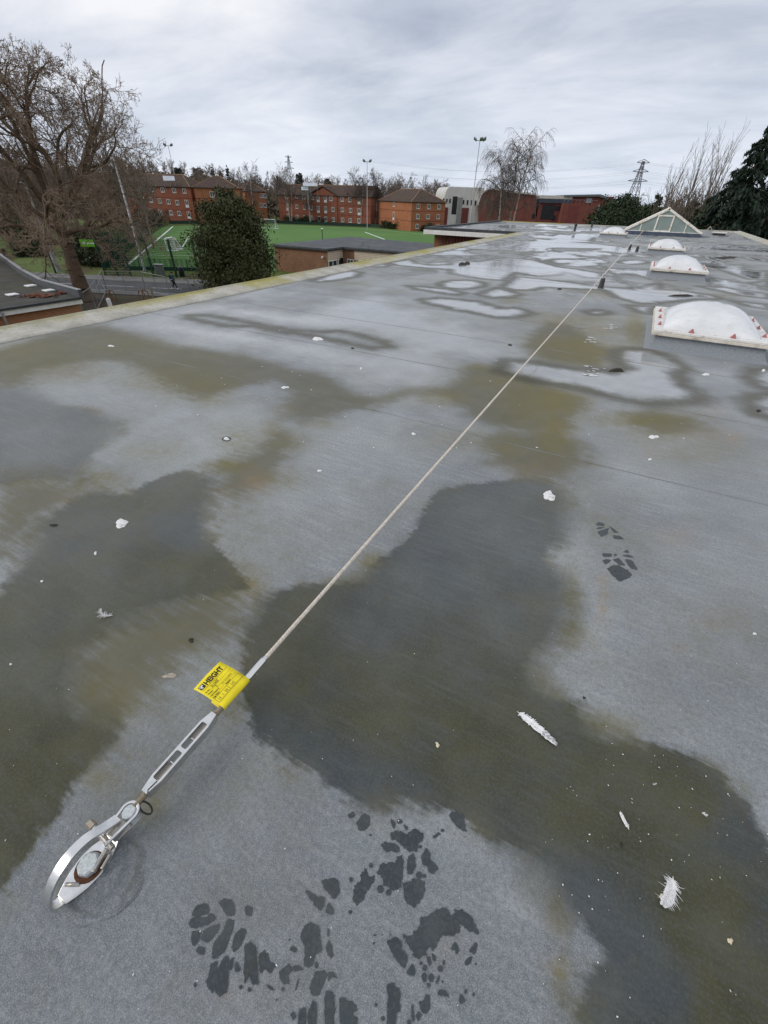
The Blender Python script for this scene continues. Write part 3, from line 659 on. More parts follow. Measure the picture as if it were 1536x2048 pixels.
# scatter of flaky dried droppings
for (u, v, w_, cnt, lab) in [(1190,745,30,14,'flaky white crust on the felt below the nearest skylight corner'), (1225,655,14,9,'flaky white crust on the felt left of the nearest skylight'),(1180,680,14,8,'flaky white crust beside the cable near the yellow stain')]:
    V = []; Fq = []; c0 = at(u, v)
    for k in range(cnt):
        q = at(u + random.gauss(0, w_ * .5), v + random.gauss(0, w_ * .22)); o_ = len(V); s = random.uniform(0.01, 0.035)
        for j in range(6):
            a2 = 2 * math.pi * j / 6; r_ = s * random.uniform(0.5, 1.1)
            V.append((q[0] - c0[0] + r_ * 1.6 * math.cos(a2), q[1] - c0[1] + r_ * math.sin(a2) * .8, 0.004))
        Fq.append(tuple(range(o_, o_ + 6)))
    o = MB().raw(V, Fq).build('white_crust', drop_m, None, label=lab, cat='crust', kind='stuff'); o.location = c0
# dark crumbs
crumb_m = vary('dark_crumb', (0.018, 0.016, 0.012), (0.05, 0.04, 0.028), 80, 0.8)
for (u, v, ru, rv, h, lab) in [(107,1051,7,3,0.006,'dark curled leaf scrap left of the large dropping'), (382,1281,6,4,0.004,'dark clump of moss between the yellow tag and the downy feather'), (1243,1690,2,6,0.003,'short black twig in the puddle above the round white feather'), (1020,690.5,4,1.4,0.012,'small black crumb on the lap seam just right of the cable'), (705,697,3,1.2,0.01,'small black crumb beside the dry island in the pale water'),(1119,578.5,5,1.3,0.02,'black clod on the felt left of the first cable post'),(1517,822,6,2,0.01,'black twig floating in the small puddle at the right edge'),(1168,1396,3,2.5,0.003,'black twig at the top right rim of the central puddle'),(1234,742,12,3,0.03,'dark lump of rotten leaves under the flaky white crust'),(1452,516,20,2.4,0.04,'black torn felt strip lying in the puddles far right'),(1365,592,22,1.6,0.03,'dark bent strip lying behind the nearest dome skylight'),(925,529,10,1.8,0.05,'dark clump of moss standing in the far white puddle'),(935,527,5,2,0.05,'small dark clump beside the moss in the far white puddle')]:
    tag(blob(u, v, ru, rv, h, 14, 'dark_litter', crumb_m, 0.25), lab, 'litter')
tanm = vary('seed_tan', (0.55, 0.46, 0.30), (0.75, 0.68, 0.5), 90, 0.7)
for (u, v, ru, rv, lab) in [(1460,1882,5,7,'pale seed husk in the brown puddle at the lower right'), (875,1490,4,5,'small tan leaf scrap floating in the central puddle'), (1322,1793,4,5,'small white petal scrap left of the round white feather'), (340,1352,14,5,'dry tan leaf fragment above the yellow tag')]:
    tag(blob(u, v, ru, rv, 0.004, 14, 'seed_husk', tanm if ru != 14 else vary('leaf_tan', (0.24, 0.2, 0.15), (0.5, 0.45, 0.38), 120, 0.8), 0.22), lab, 'litter')

# ------------------------------------------------------------------ feathers
feath_m = vary('feather_white', (0.74, 0.74, 0.74), (0.88, 0.88, 0.87), 30, 0.8)
feath_g = vary('feather_grey', (0.30, 0.29, 0.30), (0.55, 0.54, 0.55), 30, 0.8)
shaft_m = vary('feather_shaft', (0.70, 0.66, 0.58), (0.82, 0.79, 0.72), 30, 0.5)
def feather(p0, p1, width, nb, fluff, label, bend=0.0, greytip=False, lift=0.006, kind=0):
    a = at(*p0); b0 = at(*p1); c0 = a.copy(); L = np.linalg.norm(b0 - a)
    t = thing('feather', label, 'feather', (c0[0], c0[1], 0), 0, 'feathers on the roof')
    d = (b0 - a) / L; nrm = np.array([-d[1], d[0], 0])
    def spine(s): return d * s * L + nrm * bend * L * math.sin(math.pi * s) + np.array([0, 0, 0.004 + lift * s])
    MB().tube([spine(s) for s in np.linspace(0, 0.97, 9)], [0.0011 * (1 - 0.8 * s) for s in np.linspace(0, 1, 9)], 5).build('shaft', shaft_m, t)
    V = [[], []]; Fq = [[], []]
    for side in (-1, 1):
        for k in range(nb):
            s = 0.06 + 0.94 * (k + random.random() * 0.5) / nb
            prof = math.sin(math.pi * min(1, s * 0.9 + 0.08)) ** 0.6
            ln = width * prof * random.uniform(1 - fluff * 0.5, 1 + fluff * 0.25)
            ang = R(random.uniform(28, 50)) if s > 0.35 else R(random.uniform(45, 95))
            ang += R(random.gauss(0, 14)) * fluff
            dr = d * math.cos(ang) + nrm * side * math.sin(ang)
            base = spine(s); w_ = 0.0011 + 0.0008 * random.random()
            w_ = max(w_, L / nb * 1.9 * (1 - min(fluff, 1) * 0.45))
            curl = random.gauss(0, 0.35) * fluff
            i = 1 if (greytip and s > 0.62 and random.random() < 0.8) else 0
            o_ = len(V[i])
            for q in range(4):
                f = q / 3; pt = base + dr * ln * f + nrm * side * -curl * ln * f * f + np.array([0, 0, 0.010 * fluff * f * random.random()])
                ww = w_ * (1 - 0.7 * f * f) * 0.5
                V[i] += [pt - d * ww, pt + d * ww]
            Fq[i] += [(o_ + 2 * q, o_ + 2 * q + 1, o_ + 2 * q + 3, o_ + 2 * q + 2) for q in range(3)]
    for side in (-1, 1):      # the closed web of the vane next to the shaft
        if fluff > 0.95: break
        o_ = len(V[0]); m_ = 16
        for k in range(m_ + 1):
            s = 0.12 + 0.86 * k / m_; pr_ = width * (0.85 - 0.2 * fluff) * math.sin(math.pi * min(1, s * 0.92 + 0.06)) ** 0.55 * random.uniform(0.8, 1.1)
            V[0] += [spine(s), spine(s) + nrm * side * pr_ + d * pr_ * 0.7 + np.array([0, 0, -0.002])]
        Fq[0] += [(o_ + 2 * k, o_ + 2 * k + 1, o_ + 2 * k + 3, o_ + 2 * k + 2) for k in range(m_)]
    MB().raw(V[0], Fq[0]).build('vane', feath_m, t)
    if V[1]: MB().raw(V[1], Fq[1]).build('vane_tip', feath_g, t, label='grey tip of the feather')
    return t
feather((1034,1424), (1112,1492), 0.019, 60, 0.45, 'long white feather with grey tip at the top of the brown puddle', 0.03, True)
feather((1345,1754), (1322,1812), 0.022, 110, 0.8, 'round fluffy white feather in the puddle at the lower right', 0.08)
feather((1257,1660), (1238,1626), 0.007, 30, 0.5, 'small slim white feather above the round fluffy one', 0.0)
feather((1403,1626), (1409,1634), 0.006, 14, 1.0, 'tiny scrap of white down near the right rim of the puddle', 0.0)
feather((226,1232), (203,1222), 0.013, 90, 1.2, 'white downy feather tuft on the left olive patch', 0.25)
feather((1312,1568), (1304,1573), 0.004, 10, 1.0, 'tiny white down scrap in the middle of the brown puddle', 0.0)

# ================================================================== SAFETY LINE
steel = vary('brushed_steel', (0.66, 0.66, 0.65), (0.82, 0.81, 0.79), 40, 0.27, 1.0, bump=0.05)
steel_d = vary('dull_steel', (0.34, 0.32, 0.29), (0.52, 0.50, 0.46), 60, 0.42, 0.85, bump=0.1)
thread_m = vary('threaded_steel', (0.34, 0.29, 0.22), (0.50, 0.44, 0.35), 200, 0.45, 0.7)
zinc = vary('zinc_bolt', (0.36, 0.40, 0.42), (0.58, 0.62, 0.62), 160, 0.45, 0.55, bump=0.3)
rusty = vary('rust_ring', (0.045, 0.018, 0.010), (0.13, 0.05, 0.02), 90, 0.85)
AX, AZ = -0.855, 0.075
# anchor: strap bent to a teardrop, bolted down on a sealed patch
an = thing('anchor_bracket', 'stainless teardrop anchor strap bolted to the roof at lower left', 'roof anchor', (-0.868, -0.066, 0))
b = MB(); prof = [(0.135, -0.004), (0.130, 0.0012), (0.118, 0.003), (0.108, 0.006), (0.098, 0.0045), (0.086, 0.008), (0.068, 0.0088), (0.055, 0.0115), (0.02, 0.0125)]
NV = 40; V = []; Fq = []
for i, (r_, z_) in enumerate(prof):
    for k in range(NV):
        t = 2 * math.pi * k / NV
        w = 1 + 0.05 * math.sin(2 * t + i * .6) + 0.035 * math.sin(5 * t + i) + 0.02 * math.sin(9 * t - i)
        V.append((r_ * w * math.cos(t) * .93 + 0.035, r_ * w * math.sin(t) * .8 + 0.0, z_ + 0.0022 * math.sin(3 * t + i * 1.9) * (i > 1)))
for i in range(len(prof) - 1):
    for k in range(NV): Fq.append((i * NV + k, i * NV + (k + 1) % NV, (i + 1) * NV + (k + 1) % NV, (i + 1) * NV + k))
Fq.append(tuple(range((len(prof) - 1) * NV, len(prof) * NV)))
patch_m = vary('sealed_patch', (0.115, 0.13, 0.143), (0.165, 0.18, 0.19), 60, 0.75, bump=0.3, third=(0.075, 0.085, 0.098), tscale=11, stretch=(1, 1, 1))
sp_o = b.raw(V, Fq).build('sealed_patch', roof_m, an, smooth=True)
for nm, val in (('wet', -0.03), ('damp', -1), ('pud', -1), ('film', -2), ('rimd', 9), ('wetk', 0.45), ('esoft', 0.06), ('olive', 0), ('rust', 0), ('silt', 0.0), ('pale', 0), ('near_shade', 0.7)):
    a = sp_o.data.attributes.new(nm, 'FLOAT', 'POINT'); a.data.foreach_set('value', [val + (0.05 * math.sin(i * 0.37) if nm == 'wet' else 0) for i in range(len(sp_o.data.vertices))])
def strap(path, widths, th=0.005):
    V = []; Fq = []
    for (y, z), w in zip(path, widths):
        V += [(-w / 2, y, z), (w / 2, y, z), (w / 2, y, z + th), (-w / 2, y, z + th)]
    for i in range(len(path) - 1):
        for j in range(4): Fq.append((4 * i + j, 4 * i + (j + 1) % 4, 4 * i + 4 + (j + 1) % 4, 4 * i + 4 + j))
    Fq += [(0, 1, 2, 3), tuple(range(len(V) - 4, len(V)))[::-1]]
    return V, Fq
lo = [(-0.082, 0.012), (-0.06, 0.013), (-0.035, 0.0135), (0.0, 0.014), (0.03, 0.0145), (0.06, 0.016), (0.092, 0.026)]
V, Fq = strap(lo, [0.036, 0.058, 0.076, 0.086, 0.078, 0.052, 0.024], 0.006)
MB().raw(V, Fq).build('base_strap', steel, an, bevel=0.0015)
up = [(-0.082, 0.012), (-0.098, 0.026), (-0.097, 0.055), (-0.078, 0.090), (-0.045, 0.120), (-0.008, 0.134), (0.028, 0.130), (0.055, 0.112), (0.082, 0.090), (0.105, 0.076)]
def loop_bar(path, w, th):
    V = []; Fq = []
    pp = []
    for i in range(len(path) - 1):
        p0_, p1_, p2_, p3_ = (np.array(path[max(0, min(len(path) - 1, i + k))]) for k in (-1, 0, 1, 2))
        for f in (0, 0.25, 0.5, 0.75): pp.append(tuple(0.5 * (2 * p1_ + (p2_ - p0_) * f + (2 * p0_ - 5 * p1_ + 4 * p2_ - p3_) * f * f + (3 * p1_ - p0_ - 3 * p2_ + p3_) * f ** 3)))
    path = pp + [path[-1]]
    n_ = len(path)
    for i, (y, z) in enumerate(path):
        y0, z0 = path[max(i - 1, 0)]; y1, z1 = path[min(i + 1, n_ - 1)]
        ty, tz = y1 - y0, z1 - z0; l_ = math.hypot(ty, tz); ny, nz = -tz / l_, ty / l_
        V += [(-w / 2, y, z), (w / 2, y, z), (w / 2, y + ny * th, z + nz * th), (-w / 2, y + ny * th, z + nz * th)]
    for i in range(n_ - 1):
        for j in range(4): Fq.append((4 * i + j, 4 * i + (j + 1) % 4, 4 * i + 4 + (j + 1) % 4, 4 * i + 4 + j))
    Fq += [(0, 1, 2, 3), tuple(range(len(V) - 4, len(V)))[::-1]]
    return V, Fq
V, Fq = loop_bar(up, 0.027, 0.007)
V = [(x - 0.002, y, z) for x, y, z in V]
MB().raw(V, Fq).build('bow_strap', steel, an, smooth='auto')
MB().lathe([(0.037, 0), (0.037, 0.002), (0.031, 0.003)], (0.0, -0.004, 0.0205), 20).build('rust_washer', rusty, an)
MB().lathe([(0.029, 0), (0.030, 0.003), (0.029, 0.016), (0.024, 0.020)], (0.0, 0.0, 0.022), 8).build('bolt_head', zinc, an, bevel=0.001)
MB().tube([(-0.05, 0.060, 0.066), (0.04, 0.055, 0.060)], 0.0075, 12).build('shackle_pin', steel_d, an)
MB().tube([(-0.072, 0.060, 0.068), (-0.05, 0.060, 0.066)], 0.012, 6).build('pin_nut', thread_m, an, bevel=0.001)
MB().box((0.02, 0.02, 0.034), (0.012, 0.055, 0.014), 0.25).box((0.036, 0.026, 0.030), (0.008, 0.035, 0.012), 0.3).build('locking_clip', steel_d, an, bevel=0.003)
MB().tube([(-0.02, -0.058, 0.020), (0.012, -0.040, 0.021)], 0.005, 8).build('weld_bead', steel_d, an, smooth=True)
# fork and turnbuckle
tb = thing('turnbuckle', 'long bright steel turnbuckle between the anchor strap and yellow tag', 'turnbuckle', (AX, 0.055, 0))
for sx in (-1, 1):     # jaw: two cheeks with round ends
    P = [(0.012 * math.cos(t) , 0.012 * math.sin(t)) for t in np.linspace(-0.2, math.pi + 0.2, 12)]
V = []; Fq = []
def cheek(zc):
    Pp = [(0.026 * math.cos(t), 0.012 + 0.026 * math.sin(t)) for t in np.linspace(-0.25, math.pi + 0.25, 16)]
    Pp += [(-0.014, -0.05), (0.014, -0.05)]
    return Pp
bj = MB(); bj.prism(cheek(0), 0.040, 0.046); bj.build('jaw_cheek', steel, tb, bevel=0.001)
bj = MB()
ro = [(0.0285 * math.cos(t), 0.012 + 0.0285 * math.sin(t)) for t in np.linspace(-0.3, math.pi + 0.3, 18)]
ri = [(0.0215 * math.cos(t), 0.012 + 0.0215 * math.sin(t)) for t in np.linspace(math.pi + 0.3, -0.3, 18)]
po = [(0.017, -0.075)] + ro + [(-0.017, -0.06), (-0.010, -0.06)] + ri + [(0.010, -0.075)]
bj.prism(po, 0.076, 0.083); bj.build('jaw_cheek', steel, tb, bevel=0.0008)
MB().lathe([(0.019, 0.036), (0.019, 0.080), (0.0195, 0.0815), (0.0165, 0.0845)], (0, 0.012, 0), 24).build('clevis_pin', zinc, tb, bevel=0.0006)
MB().box((0, -0.03, 0.058), (0.030, 0.05, 0.026)).build('jaw_block', steel_d, tb, bevel=0.004)
MB().tube([(0, 0.026 + 0.0012 * k, AZ) for k in range(42)], [0.011 if k % 2 else 0.0095 for k in range(42)], 10).build('threaded_rod', thread_m, tb)
MB().tube([(0, 0.33 + 0.0012 * k, AZ) for k in range(50)], [0.011 if k % 2 else 0.0095 for k in range(50)], 10).build('threaded_rod', thread_m, tb)
b = MB()
# body: rails and bridges with two slots
y0, y1 = 0.066, 0.345
half = 0.020
def ring_slot(ya, yb, w): return [(-w, ya), (w, ya), (w, yb), (-w, yb)]
outer = [(-0.011, y0), (0.011, y0), (half, y0 + 0.045), (half, y1 - 0.045), (0.011, y1), (-0.011, y1), (-half, y1 - 0.045), (-half, y0 + 0.045)]
def slotted(za, zb, parent, name):
    bm = bmesh.new()
    def loop(Pl): 
        vs = [bm.verts.new((x, y, 0)) for x, y in Pl]
        return [bm.edges.new((vs[i], vs[(i + 1) % len(vs)])) for i in range(len(vs))]
    e_ = loop(outer)
    w = 0.0122
    for (ya, yb) in ((y0 + 0.04, (y0 + y1) / 2 - 0.006), ((y0 + y1) / 2 + 0.006, y1 - 0.04)):
        Pl = []
        for (cx_, cy_, a0) in ((w - 0.006, ya + 0.006, -math.pi / 2), (w - 0.006, yb - 0.006, 0), (-w + 0.006, yb - 0.006, math.pi / 2), (-w + 0.006, ya + 0.006, math.pi)):
            for k in range(5): Pl.append((cx_ + 0.006 * math.cos(a0 + k * math.pi / 8), cy_ + 0.006 * math.sin(a0 + k * math.pi / 8)))
        e_ += loop(Pl)
    r_ = bmesh.ops.triangle_fill(bm, edges=e_, use_beauty=True)
    fs = [f for f in bm.faces]
    ex = bmesh.ops.extrude_face_region(bm, geom=fs)
    vs = [g_ for g_ in ex['geom'] if isinstance(g_, bmesh.types.BMVert)]
    for v_ in bm.verts: v_.co.z = za
    for v_ in vs: v_.co.z = zb
    bmesh.ops.recalc_face_normals(bm, faces=bm.faces)
    me = bpy.data.meshes.new(name); bm.to_mesh(me); bm.free(); me.materials.append(steel)
    inst(name, me, parent)
slotted(AZ - 0.017, AZ + 0.017, tb, 'body')
MB().tube([(0.003, y0 + 0.03, AZ - 0.003), (0.003, y0 + 0.095, AZ - 0.003)], 0.0095, 8).build('threaded_rod', thread_m, tb)
MB().tube([(0.003, y1 - 0.095, AZ - 0.003), (0.003, y1 - 0.03, AZ - 0.003)], 0.0095, 8).build('threaded_rod', thread_m, tb)
for yy in (y0 + 0.098, y1 - 0.098):
    MB().tube([(0.009 * math.cos(t) + 0.004, yy, AZ + 0.006 + 0.009 * math.sin(t)) for t in np.linspace(0, 5.2, 10)], 0.0026, 6).build('split_pin', steel, tb)
MB().tube([(0.012, y0 + 0.004, AZ + 0.017), (0.006, y0 + 0.01, AZ + 0.018), (0.010, y0 + 0.04, AZ + 0.018)], 0.0016, 5).build('lock_wire', dark_m, tb)
# cable tie
tie_m = vary('black_nylon', (0.012, 0.012, 0.013), (0.025, 0.025, 0.027), 40, 0.45)
ct = MB().tube([(AX + 0.006 + 0.022 * (1 + math.cos(t)) * 0.9, 0.098 + 0.011 * math.sin(t), 0.066 - 0.012 * math.cos(t)) for t in np.linspace(0, 2 * math.pi, 22)[:-1]], 0.0028, 6, close=True).build('cable_tie', tie_m, None, smooth=True)
tag(ct, 'black nylon cable tie looped round the threaded rod by the anchor', 'cable tie')

# ------------------------------------------------------------------ yellow inspection tag
tag_m = vary('yellow_tag', (0.82, 0.66, 0.012), (0.88, 0.72, 0.02), 20, 0.45, spec=0.4)
ink = vary('black_ink', (0.012, 0.010, 0.010), (0.02, 0.018, 0.018), 50, 0.6)
pen = vary('pen_ink', (0.06, 0.055, 0.03), (0.10, 0.09, 0.04), 50, 0.6)
white_ink = vary('white_print', (0.78, 0.78, 0.76), (0.84, 0.84, 0.82), 50, 0.6)
tg = thing('inspection_tag', 'yellow inspection tag with black lettering folded round the cable end', 'tag', (AX, 0.4955, AZ))
# tag plane: u along the line (towards +Y reads up), w outwards to -X, slight sag
TL, TW = 0.130, 0.128
def tagz(w): return 0.0135 + 0.012 * math.sin(min(1, w / TW) * math.pi * 0.55)
V = []; Fq = []; nw = 16; nl = 6
prof = []
for k in range(7):       # wrap under the rod
    t = -math.pi / 2 - 0.2 + k * (math.pi / 2 + 0.45) / 6
    prof.append((-0.009 * math.cos(t), 0.009 * math.sin(t)))
prof = [(-0.05, -0.001), (-0.02, -0.0138)] + [(0.0135 * math.cos(a), 0.0135 * math.sin(a)) for a in np.linspace(-math.pi / 2, math.pi / 2, 8)] + [(-TW * f, tagz(TW * f)) for f in np.linspace(0.08, 1, 14)]
for (x, z) in prof:
    for j in range(nl + 1):
        f = j / nl
        V.append((x, -TL / 2 + TL * f + 0.004 * (x / TW), z + 0.002 * math.sin(f * 5 + x * 60)))
for i in range(len(prof) - 1):
    for j in range(nl): Fq.append((i * (nl + 1) + j, i * (nl + 1) + j + 1, (i + 1) * (nl + 1) + j + 1, (i + 1) * (nl + 1) + j))
sheet = MB().raw(V, Fq).build('sheet', tag_m, tg, smooth=True)
sm = sheet.modifiers.new('thick', 'SOLIDIFY'); sm.thickness = 0.0009
def on_tag(me, name, w, l):
    """lay flat print on the tag: text x runs along +Y, text y runs outwards (-X)"""
    for v in me.vertices:
        x, y = v.co.x, v.co.y
        ww = w + y; L_ = -TL / 2 + l + x
        f = (L_ + TL / 2) / TL
        v.co = Vector((-ww, L_ - 0.004 * (ww / TW), tagz(ww) + 0.002 * math.sin(f * 5 - ww * 60) + 0.0008))
    return inst(name, me, tg)
def densify(me, cuts=2):
    bm = bmesh.new(); bm.from_mesh(me); bmesh.ops.subdivide_edges(bm, edges=bm.edges, cuts=cuts, use_grid_fill=True); bm.to_mesh(me); bm.free(); return me
def line_print(w, l0, l1, th=0.0009):
    b = MB(); k = 10
    V = []; Fq = []
    for i in range(k + 1): x = l0 + (l1 - l0) * i / k; V += [(x, -th / 2, 0), (x, th / 2, 0)]
    for i in range(k): Fq.append((2 * i, 2 * i + 2, 2 * i + 3, 2 * i + 1))
    me = b.raw(V, Fq).mesh('rule_line', ink); on_tag(me, 'rule_line', w, 0)
def vline(l, w0, w1, th=0.0009):
    b = MB(); k = 6; V = []; Fq = []
    for i in range(k + 1): y = (w1 - w0) * i / k; V += [(-th / 2, y, 0), (th / 2, y, 0)]
    for i in range(k): Fq.append((2 * i, 2 * i + 1, 2 * i + 3, 2 * i + 2))
    on_tag(b.raw(V, Fq).mesh('rule_line', ink), 'rule_line', w0, l)
on_tag(text_mesh('HEIGHT', 0.029, ink, 0.0011, 0.80), 'lettering', 0.094, 0.032)
sq = MB().raw([(x * 0.0042, y * 0.0042, 0) for y in range(6) for x in range(6)], [(y * 6 + x, y * 6 + x + 1, y * 6 + x + 7, y * 6 + x + 6) for y in range(5) for x in range(5)]).mesh('logo', ink)
on_tag(sq, 'logo_square', 0.094, 0.008)
for s_, ww, ll in (('KM', 0.1045, 0.0105), ('/S', 0.0965, 0.0125)):
    mt = text_mesh(s_, 0.0105, white_ink, 0.0004, 0.95); o = on_tag(mt, 'logo_lettering', ww, ll); o.location.z = 0.0007
line_print(0.0885, 0.008, 0.124); line_print(0.071, 0.03, 0.124, 0.0006); line_print(0.060, 0.045, 0.124, 0.0006)
line_print(0.014, 0.008, 0.126); line_print(0.0105, 0.008, 0.126, 0.0006); line_print(0.036, 0.008, 0.126)
vline(0.008, 0.014, 0.036); vline(0.066, 0.014, 0.036); vline(0.126, 0.0105, 0.036)
on_tag(text_mesh('Safety', 0.0055, ink, 0, 0.9), 'lettering', 0.0825, 0.060)
on_tag(text_mesh('ID No.', 0.0075, ink, 0.0002, 0.85), 'lettering', 0.073, 0.008)
on_tag(text_mesh('Persons', 0.0075, ink, 0.0002, 0.85), 'lettering', 0.062, 0.008)
on_tag(text_mesh('Insp Frequency', 0.0075, ink, 0.0002, 0.85), 'lettering', 0.051, 0.008)
on_tag(text_mesh('Insp Date', 0.0085, ink, 0.0002, 0.85), 'lettering', 0.0385, 0.008)
on_tag(text_mesh('Engineer', 0.0075, ink, 0.0002, 0.85), 'lettering', 0.0385, 0.070)
for s_, w_, l_, z_ in (('SL006', 0.073, 0.036, 0.014), ('2', 0.0615, 0.045, 0.012), ('12 months', 0.0505, 0.062, 0.012), ('13  1  25', 0.0185, 0.012, 0.014), ('LC', 0.0185, 0.078, 0.014)):
    on_tag(text_mesh(s_, z_, pen, 0.0, 0.95), 'handwriting', w_, l_)
line_print(0.045, 0.008, 0.124, 0.0006)

# ------------------------------------------------------------------ the cable, strand by strand
rope_m = vary('rope_strand', (0.58, 0.50, 0.41), (0.80, 0.73, 0.63), 60, 0.45, 0.15)
cab = thing('safety_cable', 'long steel wire safety cable running down the middle of the roof', 'cable', (AX, 0.60, 0))
P_post = np.array([-0.722, 11.9, 0.255]); P2 = np.array([-0.72, 23.7, 0.24]); P3 = np.array([-0.62, 37.2, 0.26])
path0 = np.array([AX, 0.60, AZ])
def sag(a, b, s, d): return a + (b - a) * s + np.array([0, 0, -d * 4 * s * (1 - s)])
def strands(pA, pB, d, turns, rad, rs, steps, sides):
    for k in range(7):
        L_ = []
        for i in range(steps + 1):
            s = i / steps; c_ = sag(pA, pB, s, d) - np.array([AX, 0.60, 0]); a_ = turns * 2 * math.pi * s + k * math.pi / 3
            L_.append(c_ + (np.array([math.cos(a_), 0, math.sin(a_)]) * rad if k < 6 else 0))
        MB().tube(L_, rs if k < 6 else rs * 1.05, sides).build('strand', rope_m, cab, smooth=True)
mid1 = sag(path0, P_post, 0.30, 0.0)
strands(path0, mid1, 0.0, 40, 0.0058, 0.0036, 460, 5)
strands(mid1, P_post, 0.004, 60, 0.0066, 0.0041, 240, 4)
bb = MB(); bb.tube([sag(P_post, P2, s, 0.02) - np.array([AX, .6, 0]) for s in np.linspace(0, 1, 12)], 0.013, 6); bb.tube([sag(P2, P3, s, 0.03) - np.array([AX, .6, 0]) for s in np.linspace(0, 1, 12)], 0.013, 6)
bb.build('far_run', rope_m, cab)
MB().lathe([(0.011, -0.08), (0.011, -0.04), (0.0135, -0.03), (0.0135, 0.05), (0.010, 0.065)], (0, 0.0, AZ), 14, (0, 1, 0.015)).build('swage_sleeve', steel, cab, bevel=0.0)
# cable posts
blackr = vary('black_rubber', (0.03, 0.032, 0.034), (0.06, 0.062, 0.064), 20, 0.6)
def post(x, y, h, label, ang=0.0):
    t = thing('cable_post', label, 'cable post', (x, y, 0), ang, 'posts carrying the safety cable')
    MB().lathe([(0.07, 0.0), (0.062, 0.02), (0.055, 0.05), (0.05, h - 0.05), (0.045, h - 0.03)], (0.0, 0, 0), 14).build('sleeve', blackr, t, smooth='auto')
    MB().tube([(0, 0, h - 0.04), (0, 0, h + 0.01)], 0.014, 8).build('stud', steel_d, t)
    MB().tube([(0.04 * math.cos(q), 0.0, h + 0.03 + 0.028 * math.sin(q)) for q in np.linspace(0, 2 * math.pi, 14)[:-1]], 0.008, 6, close=True).build('eye', steel, t, smooth=True)
    return t
post(-0.70, 11.9, 0.225, 'nearest black cable post with steel eye on the safety line')
post(-0.72, 23.7, 0.215, 'second black cable post where the line branches towards a dome')
post(-0.40, 22.9, 0.215, 'short black cable post just left of the third dome skylight')
tag(MB().tube([(-0.72, 23.7, 0.24), (-0.40, 22.9, 0.235), (-0.05, 22.4, 0.25)], 0.005, 6).build('branch_cable', rope_m), 'short branch of cable from the second post to the third dome', 'cable')
for (u, v, lab) in ((1149, 462, 'small black vent pipe in the far puddles left of the last dome'), (1183, 455, 'small black vent pipe behind the far puddles near the roof end')):
    q = at(u, v); t = thing('vent_pipe', lab, 'vent pipe', q, 0, 'vent pipes at the far end')
    MB().tube([(0, 0, 0), (0, 0, 0.28)], 0.07, 10).build('pipe', blackr, t); MB().lathe([(0.09, 0.28), (0.1, 0.3), (0.1, 0.38), (0.05, 0.42)], (0, 0, 0), 12).build('cap', blackr, t)

# ================================================================== DOME SKYLIGHTS
upst_m = vary('upstand_felt', (0.20, 0.222, 0.245), (0.29, 0.31, 0.33), 14, 0.8, bump=0.3, stretch=(6, 6, 1))
frame_m = vary('cream_frame', (0.60, 0.54, 0.45), (0.76, 0.72, 0.64), 18, 0.6, third=(0.42, 0.37, 0.29), tscale=9)
flange_m = vary('white_flange', (0.66, 0.64, 0.60), (0.80, 0.79, 0.76), 20, 0.5, third=(0.5, 0.46, 0.4), tscale=12)
cap_m = vary('red_caps', (0.30, 0.085, 0.09), (0.46, 0.19, 0.18), 60, 0.55)
dome_m, n = newmat('opal_dome')
p = n.obj()
c = n.mix(n.mapr(n.noise(p, 2.5, 5), 0.35, 0.7), (0.62, 0.63, 0.63), (0.78, 0.785, 0.78))
c = n.mix(n.mapr(n.noise(n.scalev(p, (3, 3, 12)), 3.0, 6, 0.65), 0.52, 0.7, 0, 0.5), c, (0.52, 0.53, 0.50))
n.out(c, 0.14, 0, None, 0.5)
